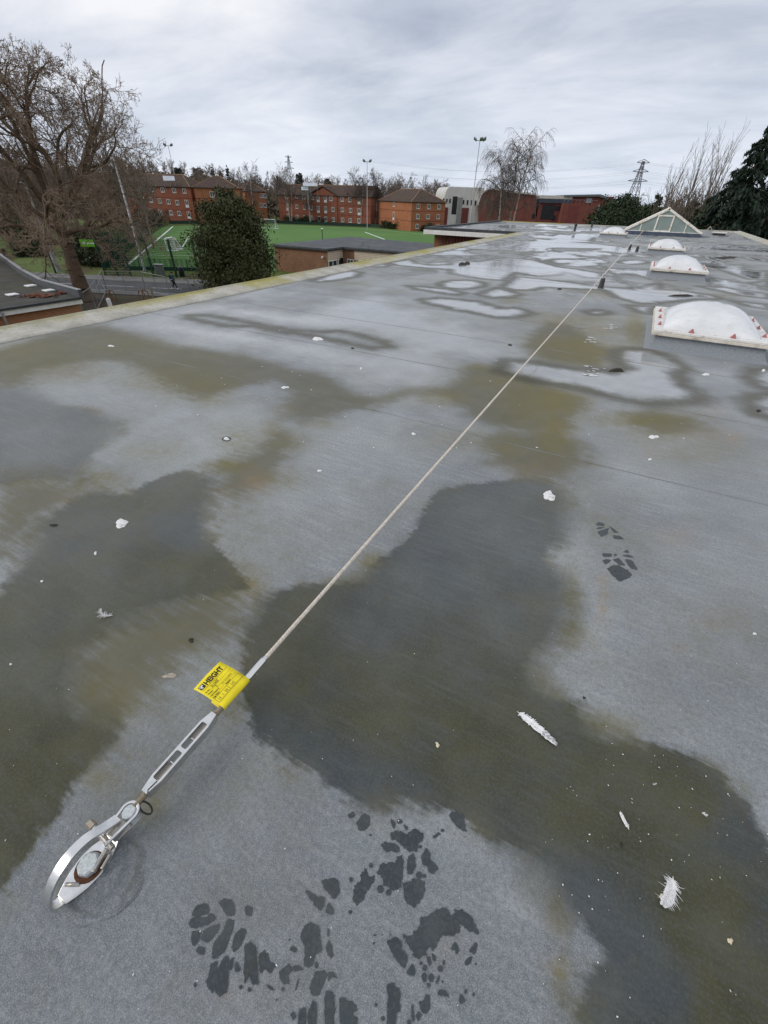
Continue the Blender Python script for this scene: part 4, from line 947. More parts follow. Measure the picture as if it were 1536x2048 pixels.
def dome(x0, y0, wx, wy, label, detail=True, rise=0.275):
    t = thing('dome_skylight', label, 'skylight', (x0 + wx / 2, y0 + wy / 2, 0), 0, 'dome skylights along the roof')
    hx, hy = wx / 2, wy / 2; zf = 0.17
    def ring(a, z, r=0.0): return [(-hx - a, -hy - a, z), (hx + a, -hy - a, z), (hx + a, hy + a, z), (-hx - a, hy + a, z)]
    V = ring(0.07, -0.002) + ring(0.03, 0.025) + ring(-0.01, 0.10) + ring(-0.03, zf)
    Fq = [(4 * i + j, 4 * i + (j + 1) % 4, 4 * i + 4 + (j + 1) % 4, 4 * i + 4 + j) for i in range(3) for j in range(4)]
    MB().raw(V, Fq).build('upstand', upst_m, t, bevel=0.012)
    def frame(o, i_, za, zb, name, m):
        b = MB()
        b.box((0, -hy - o + (o - i_) / 2 + 0, (za + zb) / 2), (wx + 2 * o, o - i_, zb - za)); b.box((0, hy + o - (o - i_) / 2, (za + zb) / 2), (wx + 2 * o, o - i_, zb - za))
        b.box((-hx - o + (o - i_) / 2, 0, (za + zb) / 2), (o - i_, wy + 2 * i_, zb - za)); b.box((hx + o - (o - i_) / 2, 0, (za + zb) / 2), (o - i_, wy + 2 * i_, zb - za))
        b.build(name, m, t, bevel=0.006)
    frame(0.035, -0.06, zf, zf + 0.035, 'kerb_frame', frame_m)
    frame(0.025, -0.12, zf + 0.037, zf + 0.066, 'flange', flange_m)
    N_ = 26; V = []; Fq = []
    ix, iy = hx - 0.075, hy - 0.075
    for j in range(N_ + 1):
        for i in range(N_ + 1):
            a = -1 + 2 * i / N_; b_ = -1 + 2 * j / N_
            a = math.copysign(1 - (1 - abs(a)) ** 1.5, a); b_ = math.copysign(1 - (1 - abs(b_)) ** 1.5, b_)
            z = rise * ((1 - a * a) * (1 - b_ * b_)) ** 0.64
            V.append((a * ix, b_ * iy, zf + 0.05 + z))
    for j in range(N_):
        for i in range(N_): Fq.append((j * (N_ + 1) + i, j * (N_ + 1) + i + 1, (j + 1) * (N_ + 1) + i + 1, (j + 1) * (N_ + 1) + i))
    MB().raw(V, Fq).build('dome', dome_m, t, smooth=True)
    s = 0.033
    def cap(x, y, a):
        V = [(-s, -s * .7, 0), (s, -s * .7, 0), (s, s * .7, 0), (-s, s * .7, 0), (-s * .2, 0, s * 1.5), (s * .2, 0, s * 1.5)]
        M = Matrix.Rotation(a, 3, 'Z')
        V = [M @ Vector(q) + Vector((x, y, zf + 0.067)) for q in V]
        MB().raw(V, [(3, 2, 1, 0), (0, 1, 5, 4), (1, 2, 5), (2, 3, 4, 5), (3, 0, 4)]).build('fixing_cap', cap_m, t, bevel=0.004)
    for f in (-0.62, -0.05, 0.55):
        cap(-hx + 0.04, f * hy, 1.57); cap(hx - 0.04, f * hy, 1.57)
    for f in (-0.36, 0.36):
        cap(f * hx, -hy + 0.035, 0); cap(f * hx, hy - 0.035, 0)
    return t
d1, d2, d3, d4 = at(1310, 664, 0.2), at(1303, 538, 0.2), at(1297, 496, 0.2), at(1200, 466, 0.2)
dome(d1[0], d1[1], 1.27, 1.75, 'nearest white dome skylight with red fixing caps, cut off by the right edge')
dome(d2[0], d2[1], 1.27, 1.75, 'second white dome skylight from the camera, right of the cable')
dome(d3[0], d3[1], 1.25, 1.75, 'third white dome skylight, between the second dome and the glazed lantern')
dome(d4[0], d4[1], 1.36, 1.75, 'farthest small white dome skylight, left of the glazed lantern')

# ------------------------------------------------------------------ glazed roof lantern
lt = thing('roof_lantern', 'gabled glass roof lantern with white frame at the far end', 'roof lantern', (0.42, 36.6, 0))
wfr = vary('lantern_frame', (0.72, 0.69, 0.63), (0.84, 0.82, 0.77), 10, 0.55, third=(0.55, 0.45, 0.33), tscale=6)
lglass = vary('obscured_glass', (0.20, 0.255, 0.235), (0.27, 0.325, 0.30), 1.6, 0.32, spec=0.5)
bluef = vary('blue_flashing', (0.05, 0.065, 0.10), (0.09, 0.11, 0.15), 5, 0.6)
hw, D_, zb, za = 2.12, 6.0, 0.22, 1.36
MB().box((0, D_ / 2, 0.09), (2 * hw + 0.14, D_ + 0.14, 0.22)).build('kerb', bluef, lt, bevel=0.01)
zg = lambda x: zb + (za - zb) * (1 - abs(x) / hw)
fr = [-hw, -1.28, -0.46, 0.40, 1.22, hw]
zt = zb + 0.72 * (za - zb)
for k in range(5):
    xa, xb = fr[k], fr[k + 1]
    poly = [(xa, zb), (xb, zb)]
    if k == 2: poly += [(xb, zt), (xa, zt)]
    else:
        if zg(xb) > zb + 0.01: poly.append((xb, zg(xb)))
        if zg(xa) > zb + 0.01: poly.append((xa, zg(xa)))
    MB().extr(poly, (0, 0, 0), (1, 0, 0), (0, 0, 1), (0, 1, 0), -0.005, 0.005).build('pane', lglass, lt)
MB().extr([(-0.55, zt), (0.49, zt), (0.0, za)], (0, 0, 0), (1, 0, 0), (0, 0, 1), (0, 1, 0), -0.006, 0.004).build('pane', lglass, lt)
def bar(pa, pb, w, d_, name='glazing_bar', m=None, y=0.0):
    pa, pb = Vector((pa[0], y, pa[1])), Vector((pb[0], y, pb[1])); dd = pb - pa; L_ = dd.length; dd.normalize(); s_ = Vector((-dd.z, 0, dd.x)) * w / 2
    V = [pa + s_, pa - s_, pb - s_, pb + s_]; V = [v + Vector((0, -d_, 0)) for v in V] + [v + Vector((0, d_, 0)) for v in V]
    MB().raw(V, [(0, 1, 2, 3), (7, 6, 5, 4), (0, 4, 5, 1), (1, 5, 6, 2), (2, 6, 7, 3), (3, 7, 4, 0)]).build(name, m or wfr, lt, bevel=0.006)
for x in (-1.28, 1.22): bar((x, zb), (x, zg(x)), 0.05, 0.03)
for x in (-0.46, 0.40): bar((x, zb), (x, zt), 0.085, 0.042)
bar((-0.5, zt), (0.44, zt), 0.08, 0.040); bar((-0.46, zb + 0.03), (0.40, zb + 0.03), 0.07, 0.038)
bar((-hw - 0.08, zb - 0.02), (0.03, za + 0.04), 0.12, 0.07, 'verge'); bar((hw + 0.08, zb - 0.02), (-0.03, za + 0.04), 0.12, 0.07, 'verge')
bar((-hw, zb - 0.015), (hw, zb - 0.015), 0.05, 0.05, 'sill')
for sx in (-1, 1):
    V = [(sx * (hw + 0.05), 0.05, zb), (sx * (hw + 0.05), D_, zb), (0, D_, za + 0.03), (0, 0.05, za + 0.03)]
    N_ = Vector((sx * (za - zb), 0, hw)).normalized() * 0.02
    V2 = V + [tuple(Vector(q) - N_) for q in V]
    MB().raw(V2, [(0, 1, 2, 3), (7, 6, 5, 4), (0, 4, 5, 1), (1, 5, 6, 2), (2, 6, 7, 3), (3, 7, 4, 0)]).build('glazed_slope', lglass, lt)
    for k in range(9):
        y = 0.1 + k * (D_ - 0.2) / 8
        MB().tube([(sx * (hw + 0.06), y, zb + 0.03), (0, y, za + 0.06)], 0.03, 4).build('glazing_bar', wfr, lt)
MB().tube([(0, -0.06, za + 0.06), (0, D_, za + 0.06)], 0.06, 6).build('ridge_cap', wfr, lt)
# small rooftop boxes by the far right edge
for (u, v, w_, lab) in ((1437, 471, 0.7, 'low white vent box on the roof right of the glazed lantern'),):
    q = at(u, v); t = thing('vent_box', lab, 'vent', q, 0.1)
    MB().box((0, 0, 0.06), (w_, 0.4, 0.12)).build('kerb', blackr, t); MB().box((0, 0, 0.16), (w_ + 0.1, 0.5, 0.06)).build('lid', flange_m, t, bevel=0.01)
q = at(1417, 462); t = thing('aerial_bracket', 'small dark metal tripod bracket at the far roof edge right of the lantern', 'bracket', q)
for a in (0, 2.1, 4.2): MB().tube([(0.3 * math.cos(a), 0.3 * math.sin(a), 0), (0, 0, 0.3)], 0.025, 5).build('leg', steel_d, t)

# ================================================================== GROUND
grass_m, n = newmat('ground_grass')
p = n.pos(); a1 = n.noise(p, 0.08, 6, 0.6); a2 = n.noise(p, 1.6, 5, 0.6)
c = n.mix(n.mapr(a2, 0.3, 0.7), (0.055, 0.085, 0.018), (0.115, 0.15, 0.035))
c = n.mix(n.mapr(a1, 0.45, 0.6), c, (0.085, 0.066, 0.036))
n.out(c, 0.95, 0, None, 0.2)
th = np.linspace(-math.pi, math.pi, 241)[:-1]; rr = np.array([0, 20, 40, 60, 80, 100, 130, 160, 190, 220, 250, 280, 310, 340, 370, 400, 440, 480, 530, 600, 700, 900, 1300, 2200, 4500.0])
def hill(x, y):
    """ground height: level round the school, a wooded ridge far to the left"""
    d = np.hypot(x, y); azi = np.degrees(np.arctan2(x, y))        # from +Y, negative to the left
    s = np.clip((d - 240) / 300, 0, 1); s = s * s * (3 - 2 * s)
    A = np.interp(azi, [-180, -110, -75, -62, -52, -45, -38, -30, -20, 0, 60, 180], [19, 19, 20, 20, 19, 16, 8, 5, 3, 2, 2, 19])
    return GZ + A * s
V = []; Fq = []
for r_ in rr:
    for t in th:
        x, y = r_ * math.sin(t), r_ * math.cos(t)
        V.append((x, y, float(hill(x, y))))
nt = len(th)
for i in range(len(rr) - 1):
    for k in range(nt): Fq.append((i * nt + k, i * nt + (k + 1) % nt, (i + 1) * nt + (k + 1) % nt, (i + 1) * nt + k))
me = mesh_np('ground', V, Fq, [grass_m], True)
tag(link(bpy.data.objects.new('ground', me)), kind='structure')
asph = vary('asphalt', (0.045, 0.047, 0.05), (0.075, 0.077, 0.082), 0.8, 0.8, bump=0.1)
pave = vary('pavement', (0.11, 0.11, 0.108), (0.17, 0.168, 0.16), 0.7, 0.85)
kerbst = vary('kerbstone', (0.20, 0.20, 0.19), (0.30, 0.30, 0.28), 1.5, 0.85)
mud = vary('bare_earth', (0.045, 0.032, 0.020), (0.085, 0.06, 0.04), 1.2, 0.95, third=(0.05, 0.07, 0.02), tscale=0.5)
def sheet(name, P, z, m, th_=None):
    b = MB(); b.prism([(q[0], q[1]) for q in P], z - (th_ or 0.003), z)
    return tag(b.build(name, m), kind='structure')
def gl(L): return [gr(u, v) for u, v in L]
rdir = np.array([0.93, 0.36]); ra = gr(205, 571)[:2]; rn = np.array([-0.36, 0.93])
def rp(s, t_): return ra + rdir * s + rn * t_
sheet('road', [rp(-120, -3.2), rp(90, -3.2), rp(90, 3.4), rp(-120, 3.4)], GZ + 0.02, asph)
sheet('pavement', [rp(-120, 3.55), rp(90, 3.55), rp(90, 6.2), rp(-120, 6.2)], GZ + 0.13, pave, 0.13)
sheet('kerb', [rp(-120, 3.4), rp(90, 3.4), rp(90, 3.55), rp(-120, 3.55)], GZ + 0.135, kerbst, 0.13)
sheet('kerb', [rp(-120, -3.35), rp(90, -3.35), rp(90, -3.2), rp(-120, -3.2)], GZ + 0.135, kerbst, 0.13)
sheet('pavement', [rp(-120, -5.0), rp(90, -5.0), rp(90, -3.35), rp(-120, -3.35)], GZ + 0.13, pave, 0.13)
sheet('earth_bed', [rp(-4, -12.5), rp(16, -12.5), rp(16, -5.02), rp(-4, -5.02)], GZ + 0.03, mud)
verge = vary('verge_grass', (0.065, 0.098, 0.018), (0.10, 0.14, 0.03), 1.4, 0.95, third=(0.10, 0.10, 0.035), tscale=0.4)
sheet('grass_verge', [gr(28, 547)[:2], gr(128, 549)[:2], gr(150, 520)[:2], gr(120, 492)[:2], gr(60, 500)[:2], gr(20, 530)[:2]], GZ + 0.04, verge)
sheet('grass_verge', [gr(-5, 500)[:2], gr(26, 496)[:2], gr(24, 472)[:2], gr(-20, 470)[:2]], GZ + 0.044, verge)
sheet('grass_verge', [rp(6, 6.25), rp(40, 6.25), rp(40, 7.0), rp(6, 7.0)], GZ + 0.05, verge)
paint = vary('road_paint', (0.55, 0.55, 0.53), (0.7, 0.7, 0.68), 2, 0.7)
for k in range(-6, 12):
    tag(sheet('road_marking', [rp(k * 6, -0.06), rp(k * 6 + 4, -0.06), rp(k * 6 + 4, 0.06), rp(k * 6, 0.06)], GZ + 0.026, paint))
# sports pitch
turf, n = newmat('artificial_turf')
p = n.pos()
c = n.mix(n.mapr(n.noise(p, 0.05, 4), 0.35, 0.65), (0.095, 0.20, 0.05), (0.12, 0.235, 0.065))
c = n.mix(n.mapr(n.noise(p, 3.0, 3), 0.3, 0.7, 0, 0.4), c, (0.06, 0.115, 0.036))
n.out(c, 0.9, 0, None, 0.2)
pc = [gr(244, 539)[:2], gr(440, 541)[:2] + np.array([40, 26.]), gr(905, 472)[:2] + np.array([10, 0.]), gr(870, 465)[:2], gr(740, 456)[:2], gr(560, 448.5)[:2], gr(322, 452)[:2]]
sheet('pitch', pc, GZ + 0.03, turf)
linem = vary('pitch_line', (0.72, 0.74, 0.70), (0.80, 0.82, 0.78), 2, 0.7)
def pline(pa, pb, w=0.14):
    a = gr(*pa)[:2]; b_ = gr(*pb)[:2]; d = (b_ - a) / np.linalg.norm(b_ - a); nn = np.array([-d[1], d[0]]) * w / 2
    tag(sheet('pitch_line', [a - nn, b_ - nn, b_ + nn, a + nn], GZ + 0.036, linem))
pline((252,533),(346,453),0.42); pline((266,533.5),(440,536),0.14); pline((284,510),(420,512.5),0.12); pline((346,453),(560,452),0.2); pline((352,463),(430,464.5),0.14)
pline((365,494),(379,472),0.3); pline((320,493),(365,494),0.12); pline((350,473),(379,472.5),0.12); pline((730,464.5),(769,479),0.45); pline((560,451),(740,458.5),0.2); pline((740,458.5),(860,470),0.2)

# ------------------------------------------------------------------ goals
goal_m = vary('goal_white', (0.74, 0.74, 0.73), (0.84, 0.84, 0.83), 3, 0.5)
net_m, n = newmat('goal_net')
o_ = n.new('ShaderNodeOutputMaterial'); d_ = n.new('ShaderNodeBsdfDiffuse'); tr = n.new('ShaderNodeBsdfTransparent'); mx = n.new('ShaderNodeMixShader')
d_.inputs[0].default_value = (0.55, 0.55, 0.54, 1); wv = n.noise(n.obj(), 9.0, 2); n.put(mx.inputs[0], n.mapr(wv, 0.4, 0.6, 0.1, 0.45))
n.l.new(tr.outputs[0], mx.inputs[1]); n.l.new(d_.outputs[0], mx.inputs[2]); n.l.new(mx.outputs[0], o_.inputs[0])
def goal(loc, rz, w, h, d, label, rb=0.07):
    t = thing('football_goal', label, 'goal', loc, rz, 'football goals on the pitch')
    b = MB().tube([(-w / 2, 0, 0), (-w / 2, 0, h), (w / 2, 0, h), (w / 2, 0, 0)], rb, 6); b.build('goal_frame', goal_m, t)
    MB().tube([(-w / 2, 0, 0.05), (-w / 2, d, 0.05), (w / 2, d, 0.05), (w / 2, 0, 0.05)], rb * 0.9, 6).build('ground_bar', goal_m, t)
    for sx in (-1, 1): MB().tube([(sx * w / 2, d, 0.05), (sx * w / 2, 0.25, h)], rb * 0.5, 5).build('back_stay', goal_m, t)
    V = [(-w / 2, 0.02, h), (w / 2, 0.02, h), (w / 2, d, 0.05), (-w / 2, d, 0.05), (-w / 2, 0.02, 0), (w / 2, 0.02, 0)]
    MB().raw(V, [(0, 1, 2, 3), (0, 3, 4), (1, 5, 2)]).build('net', net_m, t)
    return t
g1 = gr(343, 500)
goal(g1, R(-63), 3.6, 2.0, 1.5, 'small white goal standing alone on the green pitch', 0.14)
goal(gr(256, 484), R(-35), 4.2, 2.4, 2.0, 'white goal parked at the pitch edge behind the green fence, nearest of the pair', 0.11)
goal(gr(275, 468), R(-48), 6.0, 2.4, 2.2, 'large white goal parked against the far side of its twin', 0.09)
goal(gr(533, 457), R(10), 7.0, 2.6, 2.0, 'far white goal half hidden by the dark evergreen bush', 0.08)
tag(MB().lathe([(0.02, -0.13), (0.09, -0.09), (0.13, 0), (0.09, 0.09), (0.02, 0.13)], gr(359, 484) + np.array([0, 0, 0.16]), 10).build('football', goal_m, smooth=True), 'white football lying on the pitch right of the small goal', 'ball')

# ------------------------------------------------------------------ pitch fences
fgreen = vary('fence_green', (0.008, 0.030, 0.020), (0.014, 0.045, 0.03), 3, 0.55)
meshm, n = newmat('green_mesh')
o_ = n.new('ShaderNodeOutputMaterial'); d_ = n.new('ShaderNodeBsdfDiffuse'); tr = n.new('ShaderNodeBsdfTransparent'); mx = n.new('ShaderNodeMixShader')
d_.inputs[0].default_value = (0.008, 0.040, 0.028, 1); sp = n.new('ShaderNodeSeparateXYZ'); n.l.new(n.obj(), sp.inputs[0])
hz = n.math('LESS_THAN', n.math('FRACT', n.math('MULTIPLY', sp.outputs[2], 5.0)), 0.14)
vt = n.math('LESS_THAN', n.math('FRACT', n.math('MULTIPLY', sp.outputs[0], 20.0)), 0.27)
n.put(mx.inputs[0], n.math('MAXIMUM', hz, vt)); n.l.new(tr.outputs[0], mx.inputs[1]); n.l.new(d_.outputs[0], mx.inputs[2]); n.l.new(mx.outputs[0], o_.inputs[0])
gate_m = meshm.copy(); gate_m.name = 'dense_green_mesh'
for nd_ in gate_m.node_tree.nodes:
    if nd_.type == 'MATH' and nd_.operation == 'LESS_THAN': nd_.inputs[1].default_value = 0.34
def fence(a, b_, step, h, label, pr=0.075, panel=meshm, board=0.0, closed=False):
    a, b_ = np.array(a[:2], float), np.array(b_[:2], float); L_ = np.linalg.norm(b_ - a); ang = math.atan2(*(b_ - a)[::-1])
    t = thing('mesh_fence', label, 'fence', (a[0], a[1], GZ), ang)
    k = max(1, round(L_ / step)); st = L_ / k
    pm = MB().box((0, 0, h / 2), (pr * 2, pr * 2, h)).mesh('post', fgreen)
    pan = MB().raw([(0, 0, 0.05), (st, 0, 0.05), (st, 0, h - 0.05), (0, 0, h - 0.05)], [(0, 1, 2, 3)]).mesh('mesh_panel', panel)
    for i in range(k + 1):
        inst('post', pm, t, (i * st, 0, 0))
        if i < k: inst('mesh_panel', pan, t, (i * st, 0, 0))
    if board:
        MB().box((L_ / 2, 0.0, board / 2 + 0.02), (L_, 0.12, board)).build('kick_board', fgreen, t)
    return t
fence(gr(262, 553), gr(445, 557), 3.0, 4.3, 'tall green mesh fence with dark posts along the pavement before the pitch', 0.11)
fence(gr(212, 553), gr(262, 553), 1.5, 4.3, 'dark green mesh gate section beside the big bare tree', 0.09, gate_m)
fence(gr(250, 540), gr(440, 543), 2.4, 1.5, 'low green mesh fence with kick board along the near pitch line', 0.04, board=0.45)
fence(gr(300, 470), gr(342, 447), 4.0, 4.0, 'green mesh fence on the far left side of the pitch', 0.06)
fence(gr(212, 540), gr(300, 470), 3.0, 4.0, 'dark green mesh fence behind the parked goals', 0.08, gate_m)
fence(gr(340, 448), gr(560, 446.5), 5.0, 1.1, 'low dark green fence behind the pitch in front of the left flats', 0.05, board=0.9)
fence(gr(560, 447), gr(742, 454), 5.0, 1.1, 'low dark green fence behind the pitch in front of the middle flats', 0.05, board=0.9)
fence(gr(742, 454), gr(872, 464), 5.0, 1.1, 'low dark green fence behind the pitch in front of the right flats', 0.05, board=0.9)
fence(gr(752, 452), gr(822, 460), 5.0, 5.0, 'tall thin mesh ball-stop fence before the right block of flats', 0.05)
for i, (u, v) in enumerate(((592, 487), (631, 486), (779, 489), (814, 491), (848, 492))):
    q = at(u, v, -5.9); q[2] = GZ
    tag(MB().box((0, 0, 1.0), (0.12, 0.12, 2.0)).build('fence_post', fgreen), ['first', 'second', 'third', 'fourth', 'fifth'][i] + ' dark fence post from the left along the pitch edge behind the flat-roofed pavilion', 'post', 'posts behind the pavilion').location = tuple(q)

# green sign board
sg = thing('sign_board', 'bright green sign board with white emblem on the dark fence', 'sign', tuple(gr(214, 553) * np.array([1, 1, 0]) + np.array([0, 0, GZ])), 0)
sa, sb = at(160, 486, -4.4), at(198, 486.5, -4.4)
sang = math.atan2(sb[1] - sa[1], sb[0] - sa[0]); SL = np.linalg.norm(sb - sa)
sg.location = tuple(sa); sg.rotation_euler = (0, 0, sang)
sgm = vary('sign_green', (0.10, 0.36, 0.010), (0.13, 0.42, 0.015), 2, 0.5)
MB().box((SL / 2, 0, 0), (SL, 0.06, 0.85)).build('panel', sgm, sg)
MB().lathe([(0.16, 0), (0.16, 0.01)], (SL * 0.2, -0.035, 0.0), 20, (0, -1, 0)).build('emblem', white_ink, sg)
MB().lathe([(0.07, 0), (0.07, 0.008)], (SL * 0.19, -0.048, 0.02), 7, (0, -1, 0)).build('emblem_mark', sgm, sg)
for (a_, w_) in ((0.36, 0.05), (0.42, 0.045), (0.475, 0.05), (0.53, 0.03), (0.58, 0.05), (0.64, 0.05), (0.70, 0.045), (0.755, 0.05), (0.81, 0.045)):
    MB().box((SL * a_ + SL * w_ / 2, -0.036, -0.02 + random.uniform(-.01, .03)), (SL * w_ * 0.8, 0.01, random.uniform(0.14, 0.22))).build('letter_mark', white_ink, sg)
for s_ in (0.1, 0.9): MB().box((SL * s_, 0.08, -1.6), (0.09, 0.09, 3.2)).build('post', fgreen, sg)

# ------------------------------------------------------------------ street furniture
galv = vary('galvanised', (0.22, 0.225, 0.23), (0.33, 0.335, 0.34), 6, 0.45, 0.5)
cabm = vary('cabinet_grey', (0.20, 0.215, 0.21), (0.27, 0.28, 0.275), 2, 0.6)
q = gr(322, 552); cb = thing('utility_cabinet', 'grey metal utility cabinet on the pavement by the mesh fence', 'cabinet', q, math.atan2(rdir[1], rdir[0]))
MB().box((0, 0, 0.7), (1.1, 0.5, 1.25)).build('body', cabm, cb, bevel=0.02); MB().box((0, 0, 1.36), (1.2, 0.6, 0.08)).build('lid', vary('cabinet_lid', (0.5, 0.5, 0.48), (0.6, 0.6, 0.58), 3, 0.6), cb, bevel=0.01)
for sx in (-1, 1): MB().box((sx * 0.27, -0.256, 0.7), (0.5, 0.01, 1.15)).build('door', cabm, cb)
MB().box((0, 0, 0.04), (1.0, 0.45, 0.08)).build('plinth', kerbst, cb)
q = gr(365, 553); lb = thing('litter_bin', 'black litter bin beside the pitch fence behind the walker', 'bin', q)
MB().lathe([(0.30, 0), (0.34, 0.1), (0.36, 0.95), (0.33, 1.0)], (0, 0, 0), 14).build('body', vary('bin_black', (0.012, 0.013, 0.016), (0.02, 0.022, 0.026), 3, 0.5), lb, smooth='auto')
MB().lathe([(0.36, 1.0), (0.37, 1.08), (0.25, 1.22), (0.05, 1.26)], (0, 0, 0), 14).build('hood', vary('bin_hood', (0.10, 0.105, 0.11), (0.16, 0.165, 0.17), 3, 0.5), lb, smooth='auto')
# mesh hoarding panels
wire_m, n = newmat('hoarding_mesh')
o_ = n.new('ShaderNodeOutputMaterial'); d_ = n.new('ShaderNodeBsdfDiffuse'); tr = n.new('ShaderNodeBsdfTransparent'); mx = n.new('ShaderNodeMixShader')
d_.inputs[0].default_value = (0.4, 0.41, 0.42, 1); sp = n.new('ShaderNodeSeparateXYZ'); n.l.new(n.obj(), sp.inputs[0])
hz = n.math('LESS_THAN', n.math('FRACT', n.math('MULTIPLY', sp.outputs[2], 4.0)), 0.015); vt = n.math('LESS_THAN', n.math('FRACT', n.math('MULTIPLY', sp.outputs[0], 14.0)), 0.045)
n.put(mx.inputs[0], n.math('MAXIMUM', hz, vt)); n.l.new(tr.outputs[0], mx.inputs[1]); n.l.new(d_.outputs[0], mx.inputs[2]); n.l.new(mx.outputs[0], o_.inputs[0])
tops = [(154, 591), (178, 576), (201, 542), (281, 543), (331, 553)]
hlab = ['leftmost grey mesh hoarding panel, beside the low roof', 'second grey mesh hoarding panel from the left, slanting to the road', 'long grey mesh hoarding panel between road and earth bed', 'rightmost grey mesh hoarding panel, beside the walker']
for i in range(4):
    a, b_ = at(*tops[i], GZ + 2.0), at(*tops[i + 1], GZ + 2.0); L_ = np.linalg.norm(b_ - a)
    t = thing('hoarding_panel', hlab[i], 'fence panel', (a[0], a[1], GZ), math.atan2(b_[1] - a[1], b_[0] - a[0]), 'temporary mesh panels along the road')
    for x in (0.03, L_ - 0.03): MB().tube([(x, 0, 0), (x, 0, 2.0)], 0.035, 6).build('upright', galv, t)
    for z in (0.15, 1.98): MB().tube([(0, 0, z), (L_, 0, z)], 0.03, 6).build('rail', galv, t)
    if L_ > 4: MB().tube([(L_ / 2, 0, 0.15), (L_ / 2, 0, 1.98)], 0.025, 6).build('upright', galv, t)
    MB().raw([(0, 0.0, 0.15), (L_, 0, 0.15), (L_, 0, 1.98), (0, 0, 1.98)], [(0, 1, 2, 3)]).build('wire_mesh', wire_m, t)
# loose leaning frame
a = gr(197, 612); b_ = at(199, 560, GZ + 1.6); c_ = at(212, 583, GZ + 0.9)
tag(MB().tube([a, at(190, 585, GZ + 1.2), b_, c_, at(203, 600, GZ + .5), a], 0.035, 6).build('leaning_frame', galv), 'bent grey tube frame leaning on the hoarding by the tree', 'frame')
# handrail at the road
pr_ = [gr(345, 577), gr(379, 579), gr(413, 574)]
t = thing('handrail', 'low grey tubular handrail by the road in front of the evergreen bush', 'handrail', pr_[0], 0)
hp = [q - pr_[0] for q in pr_]
for q in hp:
    MB().tube([q, q + np.array([0, 0, 0.9]), q + np.array([-0.15, -0.1, 1.02]), q + np.array([-0.4, -0.22, 1.05])], 0.05, 7).build('post', galv, t)
MB().tube([hp[0] + np.array([-2, -1, 1.05])] + [q + np.array([-0.4, -0.22, 1.05]) for q in hp], 0.04, 6).build('rail', galv, t)
# rusty hoops
hoopm = vary('rusty_hoop', (0.14, 0.07, 0.03), (0.24, 0.13, 0.06), 8, 0.8)
for i, (u, v, lab) in enumerate(((222, 603, 'left rusty bent hoop of the pair next to the white post'), (229, 602, 'right rusty bent hoop of the pair next to the white post'), (287, 602, 'left rusty bent hoop of the pair in the middle of the earth bed'), (294, 600, 'right rusty bent hoop of the pair in the middle of the earth bed'))):
    q = gr(u, v)
    tag(MB().tube([(-0.45, 0, 0), (-0.45, 0, 0.7), (-0.3, 0, 0.95), (0.3, 0, 0.95), (0.45, 0, 0.7), (0.45, 0, 0)], 0.05, 6).build('hoop_stand', hoopm), lab, 'hoop', 'rusty hoops in the earth bed').location = tuple(q)
for (u, v, w_, h_, m_, nm, lab, cat) in ((222, 616, 0.28, 0.8, goal_m, 'white_post', 'short white post in the earth bed below the rusty hoops', 'post'), (307, 596, 0.16, 1.0, vary('stake_wood', (0.22, 0.19, 0.12), (0.32, 0.28, 0.18), 6, 0.9), 'timber_stake', 'short timber stake on the grass left of the walker', 'stake'), (164, 622, 0.22, 1.6, MATS['stake_wood'] if 'stake_wood' in MATS else galv, 'timber_post', 'thick timber post between the low brick building and the bare tree', 'post')):
    o = MB().box((0, 0, h_ / 2), (w_, w_, h_)).raw([(-w_ / 2, -w_ / 2, h_ + .002), (w_ / 2, -w_ / 2, h_ + .002), (w_ / 2, w_ / 2, h_ + .002), (-w_ / 2, w_ / 2, h_ + .002), (0, 0, h_ + w_ * 0.4)], [(0, 1, 4), (1, 2, 4), (2, 3, 4), (3, 0, 4)]).build(nm, m_)
    tag(o, lab, cat).location = tuple(gr(u, v))

# ------------------------------------------------------------------ floodlight masts and poles
lampg = vary('lamp_grey', (0.22, 0.23, 0.24), (0.34, 0.35, 0.36), 4, 0.5, 0.3)
def mast(u, v, vtop, label, r=0.16, heads=((-1, 0.35), (1, 0.35)), sc=1.0, uu=None):
    q = gr(u, v); h = zat(vtop, q[0], q[1]) - GZ
    t = thing('floodlight_mast', label, 'floodlight', q, math.atan2(q[1], q[0]) - math.pi / 2, 'floodlight masts round the pitch')
    MB().lathe([(r * 1.7, 0), (r * 1.7, 0.05), (r, 0.3), (r * 0.45, h)], (0, 0, 0), 10).build('mast', galv, t, smooth=True)
    if heads:
        MB().box((0, 0, h - 0.2), (2.6 * sc, 0.12, 0.12)).build('crossbar', lampg, t)
        for (x, tl) in heads:
            MB().box((x * sc, -0.3, h + 0.05), (0.9 * sc, 1.1 * sc, 0.28 * sc), tilt=Matrix.Rotation(-tl, 3, 'X') @ Matrix.Rotation(-0.45 * x, 3, 'Y')).build('floodlight_head', lampg, t, bevel=0.04)
    return t
mast(290, 542, 255, 'near grey floodlight mast crossing the bare oak twigs', 0.17, None)
mast(369, 443, 290, 'slender floodlight mast in front of the left brick flats', 0.16, sc=1.1)
mast(734.5, 460, 322, 'slender floodlight mast in front of the middle brick flats', 0.15, sc=1.0)
mast(936, 480, 279, 'tall floodlight mast in front of the curved grey building', 0.15, ((-1.25, 0.3), (0.4, 0.5), (1.2, 0.5)), 0.95)
q = gr(118, 544); t = thing('lamp_post', 'weathered grey concrete lamp post left of the oak trunk', 'lamp post', q); hh = zat(372, q[0], q[1]) - GZ
